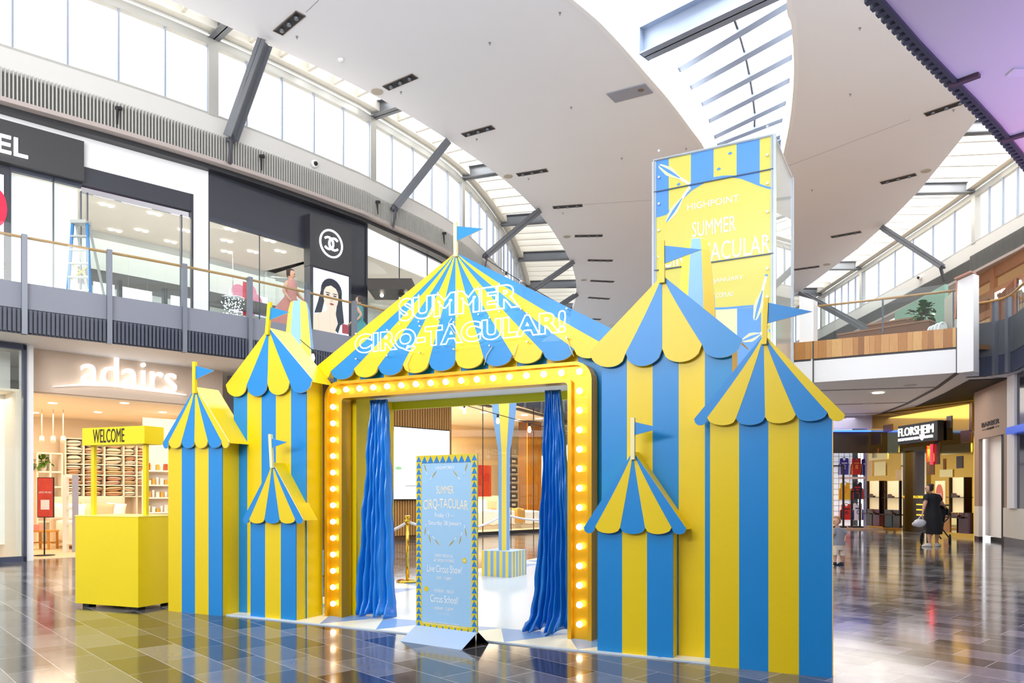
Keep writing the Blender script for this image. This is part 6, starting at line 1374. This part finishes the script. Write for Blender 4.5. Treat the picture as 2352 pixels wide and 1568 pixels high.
m = MB(); pbox(m, PBr, 2297, 2330, 0, zd + .1, -.36, -.31); struct(m, 'door_2', mat('door_purple_grey', '#6d6472', .4))
m = MB(); pbox(m, PBr, 2321, 2338, zw_, ZTOP, -.1, .08); struct(m, 'wall_right_pilaster', mat('pilaster_white', '#e4e2e6', .5)); m = MB(); pbox(m, PBr, 2338, 2380, zw_, ZTOP, -.1, .02); struct(m, 'window_37', mat('dark_window', '#262a38', .1))
m = MB(); pbox(m, PBr, 2333, 2380, PBr.z_at(2340, 996), PBr.z_at(2340, 980), .05, .22); tag(m.build('blue_screen_lamp', mat('blue_screen', '#2a50b8', .3, emit=.6)), 'blue glowing strip screen at the right photo edge', 'screen')
o = MB(); put_text(o, 'BARBER', PBr.s_at(2256), PBr.s_at(2295.5), PBr.z_at(2276, 976.5), PBr.z_at(2276, 965.5), ptxt(PBr, .0), depth=.02, bold=.02); put_text(o, 'CREW', PBr.s_at(2268.5), PBr.s_at(2283), PBr.z_at(2276, 985), PBr.z_at(2276, 980.5), ptxt(PBr, .0), depth=.02, bold=.02)
for u0, u1 in ((2257, 2267), (2285, 2295)): zq_ = PBr.z_at(2276, 982.6); pbox(o, PBr, u0, u1, zq_ - .008, zq_ + .008, 0, .02)
tag(o.build('barber_sign', mat('sign_dark_brown', '#3b2e28', .5)), 'dark BARBER CREW lettering on the taupe wall', 'shop sign')
# ---- jersey shop at the far end
YJ = 30.5; pJ = Pl((10.5, YJ), (13.9, YJ)); J = lambda u, v: (pJ.s_at(u), pJ.z_at(u, v))
m = MB(); sbox(m, pJ, -6, 3.2, .05, 4.3, -.1, 0); struct(m, 'wall_jersey_shop', mat('jersey_wall_white_glow', '#f6f8fb', .5, emit=.35))  # wall is no lamp; its emission stands in for shop lighting
m = MB(); a, b = J(1890, 1045); m.box((-3, -1.6, b), (pJ.s_at(1982), -1.5, ZSOF - .6), 0, lambda x, y, z: pJ.pt(x, z, -y)); struct(m, 'trim_47', mat('jersey_bulkhead', '#2b211f', .4))
m = MB(); sbox(m, pJ, -6, 3.2, ZSOF - .5, ZSOF - .02, 1.7, 1.8); sbox(m, pJ, pJ.s_at(1983), pJ.s_at(1990), 0, ZSOF, 0, 1.8); struct(m, 'wall_jersey_portal', mat('portal_violet', '#b9bbe0', .5))
BLED = mat('blue_led_light', '#2f5cff', .4, emit=4); m = MB(); m.box((-3, -1.72, ZSOF - .62), (pJ.s_at(1980), -1.66, ZSOF - .56), 0, lambda x, y, z: pJ.pt(x, z, -y)); s_ = pJ.s_at(1981); m.box((s_, -1.72, .05), (s_ + .05, -1.66, ZSOF - .6), 0, lambda x, y, z: pJ.pt(x, z, -y))
o = m.build('blue_light_strip', BLED); tag(o, 'blue glowing light strip framing the sports jersey shop', 'light strip')
m = MB(); s_ = pJ.s_at(1913)
while s_ < pJ.s_at(1981): sbox(m, pJ, s_, s_ + .012, .3, 3.0, .02, .03); s_ += .22
z_ = .4
while z_ < 3.0: sbox(m, pJ, pJ.s_at(1913), pJ.s_at(1981), z_, z_ + .012, .02, .03); z_ += .22
tag(m.build('wire_grid_panel', mat('wire_dark', '#4a5560', .4)), 'wire grid panel behind the hanging jerseys', 'grid panel')
def jersey(u, v0, v1, w_, c1, c2, num, label, team=''):
    s_ = pJ.s_at(u); zt = pJ.z_at(u, v0); zb = pJ.z_at(u, v1); h_ = zt - zb; t = thing('sports_jersey', label, 'jersey', pJ.pt(s_, zb, .12), 'jerseys on the back wall'); f = lambda a, b, d: pJ.pt(s_ + a * w_, zb + b * h_, .08 + d)
    pts = [(-.5, 0), (-.47, .6), (-.36, .68), (-.36, .95), (-.26, 1), (-.16, .98), (-.06, .84), (.06, .84), (.16, .98), (.26, 1), (.36, .95), (.36, .68), (.47, .6), (.5, 0)]
    m = MB(); m.prism(pts, 0, .07, f); m.build('garment', c1, t)
    for sg in (-1, 1): m = MB(); m.prism([(sg * .47, .02), (sg * .45, .58), (sg * .36, .64), (sg * .34, .02)], .071, .075, f); m.build('side_stripe', c2, t)
    m = MB(); put_text(m, num, -.12, .12, .35, .6, lambda x, y, d: f(x, y, .072 + d), depth=.004); m.prism([(-.24, .66), (.24, .66), (.24, .73), (-.24, .73)], .072, .076, f); m.build('number', c2, t)
    m = MB(); m.tube([f(-.2, .97, .03), f(0, 1.05, .03), f(.2, .97, .03)], .012, 6); m.build('hanger', BLK, t)
CJ = {n: mat('jersey_' + n, h, .6) for n, h in dict(purple='#4a3f9e', red='#d92a1c', yellow='#f4b80e', black='#2a2326', white='#efe9ea', navy='#2b2f78', orange='#ef9a2c', cream='#f6d9c4').items()}
jersey(1936, 1052, 1090, .46, CJ['purple'], CJ['white'], '2', 'purple sports jersey, top row left'); jersey(1964, 1052, 1090, .46, CJ['red'], CJ['orange'], '1', 'red sports jersey with yellow sides, top row right'); jersey(1986, 1054, 1091, .46, CJ['navy'], CJ['white'], '3', 'navy sports jersey cut by the shop portal, top row')
jersey(1938, 1108, 1147, .50, CJ['yellow'], CJ['orange'], '8', 'yellow sports jersey, middle row left'); jersey(1966, 1107, 1146, .48, CJ['black'], CJ['red'], '22', 'black and red sports jersey, middle row right')
jersey(1941, 1157, 1193, .52, CJ['red'], CJ['black'], '6', 'red sports jersey, bottom row left'); jersey(1967, 1155, 1194, .46, CJ['white'], CJ['navy'], '0', 'white and navy sports jersey, bottom row right')
m = MB(); m.box((pJ.s_at(1925), -.2, pJ.z_at(1950, 1100)), (pJ.s_at(1982), -.1, pJ.z_at(1950, 1095)), 0, lambda x, y, z: pJ.pt(x, z, -y)); tag(m.build('name_strip', CJ['cream']), 'cream strip between the top and middle jersey rows', 'shelf')
for u0, u1, v0, lab in ((1905, 1937, 1068, 'tall dark garment rack on the left'), (1956, 1975, 1127, 'lower dark garment rack on the right')):
    Yr = 28.6; t = thing('garment_rack', lab + ' of the jersey shop', 'rack', D(u0, 1000, Yr) * Vector((1, 1, 0)) if False else (D(u0, 1000, Yr).x, Yr, .05)); x0, x1 = D(u0, 0, Yr).x, D(u1, 0, Yr).x; zt = D(u0, v0, Yr).z
    for x in (x0, x1): MB().box((x - .03, Yr - .03, .05), (x + .03, Yr + .03, zt)).build('post', BLK, t)
    MB().box((x0, Yr - .03, zt - .05), (x1, Yr + .03, zt)).build('top_bar', BLK, t); MB().box((x0 - .05, Yr - .2, .05), (x1 + .05, Yr + .2, .1)).build('base', BLK, t)
m = MB(); a, b = W(1890, 1206, 0), W(1984, 1213, 0); m.box((a.x - 3, 27.9, 0), (13.75, 31, .05)); struct(m, 'floor_jersey_shop', mat('jersey_floor', '#b99a84', .35))
m = MB(); m.box((4, 43.8, 0), (20, 44, 4.4)); struct(m, 'wall_far_right', mat('far_wall', '#4a4444', .6)); m = MB(); m.box((2.6, 31.2, 0), (10.6, 31.4, 4.3)); struct(m, 'wall_far_centre', mat('far_cream', '#cfc4b6', .6))

# ================================================================== PEOPLE
SKIN = mat('skin', '#d9a98c', .5); HAIRB = mat('hair_dark_brown', '#3a2620', .6); HAIRL = mat('hair_light_brown', '#a07a55', .6); EYE = mat('eye_dark', '#2a1c16', .2); LIP = mat('lip', '#b56a5c', .5)
def skin_mesh(name, J, E, R, mt, parent, root=0):
    me = bpy.data.meshes.new('sk'); me.from_pydata([Vector(j) for j in J], E, []); o = bpy.data.objects.new('sk', me); C.objects.link(o)
    md = o.modifiers.new('s', 'SKIN'); md.use_smooth_shade = True; md.branch_smoothing = .6
    for i, sv in enumerate(me.skin_vertices[0].data): r = R[i]; sv.radius = r if isinstance(r, tuple) else (r, r); sv.use_root = (i == root)
    sb = o.modifiers.new('b', 'SUBSURF'); sb.levels = 2; sb.render_levels = 2
    bpy.context.view_layer.update(); m2 = bpy.data.meshes.new_from_object(o.evaluated_get(bpy.context.evaluated_depsgraph_get())); bpy.data.objects.remove(o)
    off = parent_origin(parent); m2.transform(Matrix.Translation(-off)); m2.materials.clear(); m2.materials.append(mt)
    q = bpy.data.objects.new(name, m2); C.objects.link(q); q.parent = parent; m2.polygons.foreach_set('use_smooth', [True] * len(m2.polygons)); return q
def person(label, pos, ht, face, j, hair, hairm, girth=1.0, child=False):
    """j: dict of joints (world); face: unit facing direction"""
    t = thing('person', label, 'person', pos); k = ht / 1.65; f = Vector(face).normalized(); side = Vector((-f.y, f.x, 0)); g = girth
    J = []; E = []; R = []; idx = {}
    def v(n, p, r): idx[n] = len(J); J.append(Vector(p)); R.append(r); return idx[n]
    def e(a, b): E.append((idx[a], idx[b]))
    hip = (j['hipL'] + j['hipR']) / 2; v('pel', hip, .13 * k * g); v('waist', hip + (j['neck'] - hip) * .35, .11 * k * g); v('chest', hip + (j['neck'] - hip) * .75, .125 * k * g); v('neck', j['neck'], .05 * k * (1.15 if child else 1)); v('jaw', j['head'] - Vector((0, 0, .06 * k)), .06 * k)
    e('pel', 'waist'); e('waist', 'chest'); e('chest', 'neck'); e('neck', 'jaw')
    for s_ in 'LR':
        v('sh' + s_, j['sh' + s_], .055 * k * g); v('el' + s_, j['el' + s_], .042 * k * g); v('wr' + s_, j['ha' + s_] + (j['el' + s_] - j['ha' + s_]) * .18, .027 * k); e('chest', 'sh' + s_); e('sh' + s_, 'el' + s_); e('el' + s_, 'wr' + s_)
        d = (j['ha' + s_] - j['el' + s_]).normalized(); ac = d.cross(f); ac = ac.normalized() if ac.length > .1 else side; v('pa' + s_, j['ha' + s_], (.034 * k, .018 * k)); e('wr' + s_, 'pa' + s_)
        for q in range(4):
            a_ = 'f%d%s' % (q, s_); base = j['ha' + s_] + ac * (q - 1.5) * .02 * k + d * .02 * k; L_ = [.07, .08, .075, .055][q] * k; v(a_ + 'a', base + d * L_ * .5, .0085 * k); v(a_ + 'b', base + d * L_ * .85 - f * .012 * k - Vector((0, 0, .01 * k)), .0075 * k); e('pa' + s_, a_ + 'a'); e(a_ + 'a', a_ + 'b')
        v('th' + s_, j['ha' + s_] + ac * -.045 * k + d * .01 * k, .009 * k); v('tt' + s_, j['ha' + s_] + ac * -.055 * k + d * .045 * k, .008 * k); e('wr' + s_, 'th' + s_); e('th' + s_, 'tt' + s_)
        v('hp' + s_, j['hip' + s_], .085 * k * g); v('kn' + s_, j['kn' + s_], .058 * k * g); v('cf' + s_, j['kn' + s_] + (j['an' + s_] - j['kn' + s_]) * .35, .055 * k * g); v('an' + s_, j['an' + s_], .036 * k); v('he' + s_, j['an' + s_] - Vector((0, 0, .04 * k)) - f * .02 * k, .036 * k); v('to' + s_, j['to' + s_], .024 * k)
        e('pel', 'hp' + s_); e('hp' + s_, 'kn' + s_); e('kn' + s_, 'cf' + s_); e('cf' + s_, 'an' + s_); e('an' + s_, 'he' + s_); e('he' + s_, 'to' + s_)
    skin_mesh('body', J, E, R, SKIN, t)
    hr = .105 * k * (1.35 if child else 1); hc = j['head']; m = MB(); m.ball(hc, hr, 20, sc=(.86, .86, 1.1)); off_ = len(m.v)
    for i, vv in enumerate(m.v):
        d = vv - hc; fr_d = d.dot(f)
        if fr_d > 0 and d.z < 0: m.v[i] = vv + f * (-.12 * fr_d) + Vector((0, 0, -.08 * abs(d.z)))
    n_ = hc + f * hr * .86 - Vector((0, 0, hr * .15)); m.add([n_ + Vector((0, 0, hr * .25)) - f * .2 * hr, n_ + side * hr * .13 - f * .1 * hr, n_ - side * hr * .13 - f * .1 * hr, n_ + f * hr * .16], [(0, 1, 3), (0, 3, 2), (1, 2, 3)], 0, True)
    for sg in (-1, 1): m.ball(hc + side * sg * hr * .86 - Vector((0, 0, hr * .08)), hr * .2, 8, sc=(.5, .5, 1.1))
    hd_ = m.build('head', SKIN, t)
    m = MB()
    for sg in (-1, 1): m.ball(hc + f * hr * .76 + side * sg * hr * .3 + Vector((0, 0, hr * .02)), hr * .1, 8)
    m.build('eyes', EYE, hd_); m = MB(); m.ball(hc + f * hr * .74 - Vector((0, 0, hr * .52)), hr * .14, 8, sc=(1, 1, .4)); m.build('mouth', LIP, hd_)
    m = MB(); m.ball(hc - f * hr * .13 + Vector((0, 0, hr * .14)), hr * 1.1, 18, sc=(.9, .9, 1.06)); vs2 = []
    keep = lambda q: not ((q - hc).dot(f) > hr * .28 and (q - hc).z < hr * .55) and (q - hc).z > -hr * .75
    fs = [(F_, i) for i, F_ in enumerate(m.f) if all(keep(m.v[q]) for q in F_)]; m.f = [a for a, _ in fs]; m.mi = [0] * len(fs); m.sm = [True] * len(fs)
    if hair == 'bun': m.ball(hc - f * hr * .75 + Vector((0, 0, hr * .85)), hr * .42, 10)
    hm = m.build('hair', hairm, t); return t, k, f, side, hip
def loft(m, rings, n=20, mi=0, cap=True):
    """rings: (centre, ax vector, ay vector)"""
    o = len(m.v); vs = [Vector(c) + Vector(a) * math.cos(2 * PI * i / n) + Vector(b) * math.sin(2 * PI * i / n) for c, a, b in rings for i in range(n)]
    m.add(vs, [(r * n + i, r * n + (i + 1) % n, (r + 1) * n + (i + 1) % n, (r + 1) * n + i) for r in range(len(rings) - 1) for i in range(n)], mi, True); return m
def shoe(par, an, to, k, mt, f):
    m = MB(); an = Vector(an); to = Vector(to); c = (an + to) / 2; d = (to - an); d.z = 0; d = d.normalized() if d.length > .01 else f; sd = Vector((-d.y, d.x, 0)); z0 = to.z - .03 * k
    for zz_, w_, l_ in ((0, .045, .13),): pass
    loft(m, [(Vector((an.x, an.y, z0)) + d * .06 * k, d * .13 * k, sd * .048 * k), (Vector((an.x, an.y, z0 + .025 * k)) + d * .06 * k, d * .132 * k, sd * .05 * k), (Vector((an.x, an.y, z0 + .06 * k)) + d * .04 * k, d * .10 * k, sd * .044 * k), (Vector((an.x, an.y, z0 + .09 * k)) + d * .0 * k, d * .055 * k, sd * .04 * k)]); m.f.append([len(m.v) - 80 + i for i in range(20)]); m.mi.append(0); m.sm.append(False); m.build('shoe', mt, par)
# woman with stroller
Y0 = 19.1; P = lambda u, v, dy=0: D(u, v, Y0 + dy)
jw = dict(head=P(2133.5, 1122), neck=P(2138, 1133), shL=P(2129.5, 1139.5, -.02), shR=P(2153, 1140.5, .1), elL=P(2123.5, 1160, -.05), haL=P(2118.5, 1181, -.05), elR=P(2164, 1156, .12), haR=P(2171, 1163, .32), hipL=P(2137, 1184), hipR=P(2148, 1184, .05), knL=P(2135, 1217), knR=P(2154, 1220, .02), anL=P(2135, 1247), anR=P(2151, 1243, .1), toL=P(2126, 1252.5, .02), toR=P(2153, 1251, .12))
t, k, f, side, hip = person('woman in a black dress with a bun walking beside a stroller on the right', (P(2138, 1200).x, Y0, 0), 1.58, (-.93, .35, 0), jw, 'bun', HAIRB, 1.12)
BD = mat('black_dress', '#15161d', .8); lr = Vector((1, .15, 0)); fb_ = Vector((-.1, 1, 0)); m = MB()
rg = lambda u, v, wx, wy: (P(u, v, .03), lr * wx * 1.13, fb_ * wy * 1.25)
loft(m, [rg(2139, 1132.5, .07, .06), rg(2141, 1135, .16, .11), rg(2141.5, 1140, .19, .13), rg(2142, 1150, .165, .13), rg(2142, 1161, .15, .12), rg(2142.5, 1172, .17, .14), rg(2143, 1184, .19, .16), rg(2143.5, 1200, .185, .16), rg(2145, 1215, .18, .16), rg(2145, 1226, .165, .16)]); m.build('dress', BD, t)
for s_, a, b in (('L', jw['shL'], jw['elL']), ('R', jw['shR'], jw['elR'])):
    m = MB(); d = (b - a).normalized(); x = d.cross(Vector((0, 1, 0))).normalized(); y = d.cross(x); loft(m, [(a - d * .04, x * .06, y * .06), (a, x * .085, y * .085), (a + d * .12, x * .072, y * .072)]); m.build('sleeve', BD, t)
for an, to in ((jw['anL'], jw['toL']), (jw['anR'], jw['toR'])): an = an.copy(); an.z = max(an.z, .08); shoe(t, an, Vector((to.x, to.y, .03)), k, mat('sandal', '#e3ddd2', .6), f)
hb = jw['haL'] - Vector((0, 0, .06)); m = MB(); m.ball(P(2112, 1201, -.08), .13, 12, sc=(1.25, .6, .8)); m.ball(P(2104, 1203, -.05), .09, 10, sc=(1.2, .6, .7)); m.ball(P(2119, 1200, -.08), .08, 10, sc=(1.2, .6, .9)); m.tube([P(2105, 1196, -.08), hb + Vector((0, 0, .06)), P(2120, 1195, -.08)], .012, 6); tag(m.build('plastic_bag', mat('white_plastic', '#d6d4da', .35, bump=.5, bscale=12)), 'white plastic bag held by the woman in the black dress', 'bag')
t = thing('baby_stroller', 'black baby stroller beside the woman in the black dress', 'stroller', (P(2160, 1200).x, Y0 + .55, 0)); SY = .5
Q_ = lambda u, v, dy=SY: P(u, v, dy)
def wheel(c, r, ax): m = MB(); x = Vector(ax).normalized(); y = Vector((0, 0, 1)); m.tube([c + (x * math.cos(a * PI / 10) + y * math.sin(a * PI / 10)) * (r - .025) for a in range(20)], .025, 8, closed=True); n2 = x.cross(y); m.lathe([(.03, -.02), (.03, .02)], c, 10, ax=n2); [m.tube([c, c + (x * math.cos(a) + y * math.sin(a)) * (r - .03)], .006, 5) for a in [q * PI / 3 for q in range(6)]]; m.build('wheel', BLK, t)
wheel(Vector((Q_(2121, 0).x, Y0 + .25, .17)), .17, (.6, .8, 0)); wheel(Vector((Q_(2129, 0).x, Y0 + .75, .17)), .17, (.6, .8, 0)); wheel(Vector((Q_(2174, 0).x, Y0 + .35, .15)), .15, (.55, .83, 0)); wheel(Vector((Q_(2166, 0).x, Y0 + .8, .15)), .15, (.55, .83, 0))
m = MB(); h0 = Vector((Q_(2171, 0).x, Y0 + .34, 1.02))
for dy_ in (.3, .72): m.tube([Vector((Q_(2124, 0).x, Y0 + dy_, .2)), Vector((Q_(2145, 0).x, Y0 + dy_, .45)), Vector((Q_(2167, 0).x, Y0 + dy_, .7)), Vector((h0.x, Y0 + dy_, 1.04))], .016, 6); m.tube([Vector((Q_(2150, 0).x, Y0 + dy_, .5)), Vector((Q_(2173, 0).x, Y0 + dy_, .15))], .016, 6)
m.tube([Vector((h0.x, Y0 + .3, 1.04)), Vector((h0.x, Y0 + .72, 1.04))], .02, 8); m.build('frame', mat('stroller_frame', '#26262a', .35), t)
m = MB(); xa, xb = Q_(2130, 0).x, Q_(2166, 0).x; m.prism([(xa, .38), (xb - .1, .38), (xb, .9), (xb - .08, .95), (xb - .2, .5), (xa, .5)], Y0 + .34, Y0 + .68, lambda a, b, d: Vector((a, d, b))); m.build('seat', mat('stroller_fabric', '#1d1d22', .8), t)
m = MB(); cx2, cy2 = (xa + xb) / 2 + .05, Y0 + .51
loft(m, [(Vector((cx2 + .25 * math.cos(a), cy2, .78 + .25 * math.sin(a))), Vector((.0, .17, 0)), Vector((math.cos(a), 0, math.sin(a))) * .03) for a in [PI * q / 8 for q in range(9)]], 12); m.build('canopy', mat('stroller_fabric', '#1d1d22', .8), t)
# toddler
Y0 = 14.2; P = lambda u, v, dy=0: D(u, v, Y0 + dy)
jt = dict(head=P(1920.5, 1196.5), neck=P(1923.5, 1210), shL=P(1915, 1217, -.02), shR=P(1936, 1217, .03), elL=P(1913, 1229, -.05), haL=P(1907, 1236, -.1), elR=P(1943, 1226, .02), haR=P(1940, 1238, -.05), hipL=P(1920, 1250), hipR=P(1932, 1250, .02), knL=P(1918, 1274), knR=P(1934, 1275, .02), anL=P(1918, 1288), anR=P(1934, 1288, .02), toL=P(1913, 1294, -.02), toR=P(1929, 1294, 0))
t, k, f, side, hip = person('toddler in a grey t-shirt and cream shorts near the right tower', (P(1925, 1200).x, Y0, 0), .92, (-.85, -.25, 0), jt, 'short', HAIRL, 1.2, True)
GT = mat('grey_tshirt', '#8b8f96', .85); lr = Vector((1, .1, 0)); fb_ = Vector((-.1, 1, 0)); m = MB(); rg = lambda u, v, wx, wy: (P(u, v, .01), lr * wx, fb_ * wy)
loft(m, [rg(1924, 1210.5, .05, .045), rg(1925, 1213, .10, .07), rg(1925.5, 1219, .115, .085), rg(1926, 1232, .115, .09), rg(1926, 1243, .12, .095), rg(1926, 1251, .125, .1)]); m.build('t_shirt', GT, t)
for a, b in ((jt['shL'], jt['elL']), (jt['shR'], jt['elR'])): m = MB(); d = (b - a).normalized(); x = d.cross(Vector((0, 1, 0))).normalized(); y = d.cross(x); loft(m, [(a - d * .03, x * .04, y * .04), (a, x * .05, y * .05), (a + d * .09, x * .05, y * .05)]); m.build('sleeve', GT, t)
SH = mat('cream_shorts', '#d9cdb6', .85)
m = MB(); loft(m, [rg(1926, 1248, .115, .09), rg(1926, 1256, .118, .095), rg(1926, 1262, .11, .09)])
for kn, hp_ in ((jt['knL'], jt['hipL']), (jt['knR'], jt['hipR'])): loft(m, [(hp_ - Vector((0, 0, .03)), lr * .07, fb_ * .08), (kn + Vector((0, 0, .06)), lr * .068, fb_ * .075), (kn - Vector((0, 0, .0)), lr * .07, fb_ * .075)])
m.build('shorts', SH, t)
for an, to in ((jt['anL'], jt['toL']), (jt['anR'], jt['toR'])): shoe(t, Vector((an.x, an.y, .08)), Vector((to.x, to.y, .02)), .62, mat('navy_shoe', '#23283c', .6), f)
# people up on the gallery
def passer(label, u, v, Y, mt, hm, dirx, flare):
    hd = D(u, v, Y); z0 = ZF; ht = hd.z + .12 - z0; k = ht / 1.65; o = lambda x, y, z: Vector((hd.x + x * k, Y + y * k, z0 + z * k))
    j = dict(head=hd, neck=o(-.02 * dirx, 0, 1.38), shL=o(-.04, -.17, 1.32), shR=o(0, .17, 1.32), elL=o(-.12 * dirx, -.22, 1.08), haL=o(.06 * dirx, -.24, .86), elR=o(.12 * dirx, .22, 1.08), haR=o(.3 * dirx, .2, .92), hipL=o(0, -.08, .85), hipR=o(0, .08, .85), knL=o(-.1 * dirx, -.08, .46), knR=o(.2 * dirx, .08, .47), anL=o(-.32 * dirx, -.08, .1), anR=o(.22 * dirx, .08, .08), toL=o(-.22 * dirx, -.08, .03), toR=o(.36 * dirx, .08, .03))
    t, k2, f, s_, hip = person(label, (hd.x, Y, ZF), ht, (dirx, 0, 0), j, 'bun', hm); m = MB(); q = lambda x, z, a, b: (o(x, 0, z), Vector((a * k, 0, 0)), Vector((0, b * k, 0)))
    loft(m, [q(0, 1.4, .06, .07), q(0, 1.34, .12, .2), q(0, 1.15, .13, .19), q(-.02, .98, .14, .17), q(-.06 * dirx, .8, .2 + flare * .4, .2), q(-.12 * dirx, .55, .24 + flare, .24), q(-.16 * dirx, .3, .27 + flare * 1.3, .26)]); m.build('dress', mt, t)
    for an, to in ((j['anL'], j['toL']), (j['anR'], j['toR'])): shoe(t, an, to, k, BLK, f)
passer('person in a flowing coral dress walking along the upper gallery', 669, 630, 18.2, mat('coral_dress', '#cf8a80', .8), HAIRB, 1, .16)
passer('person in a teal top on the upper gallery behind the left roof slope', 824, 690, 20.4, mat('teal_top', '#4f9aa0', .8), HAIRB, -1, .02)
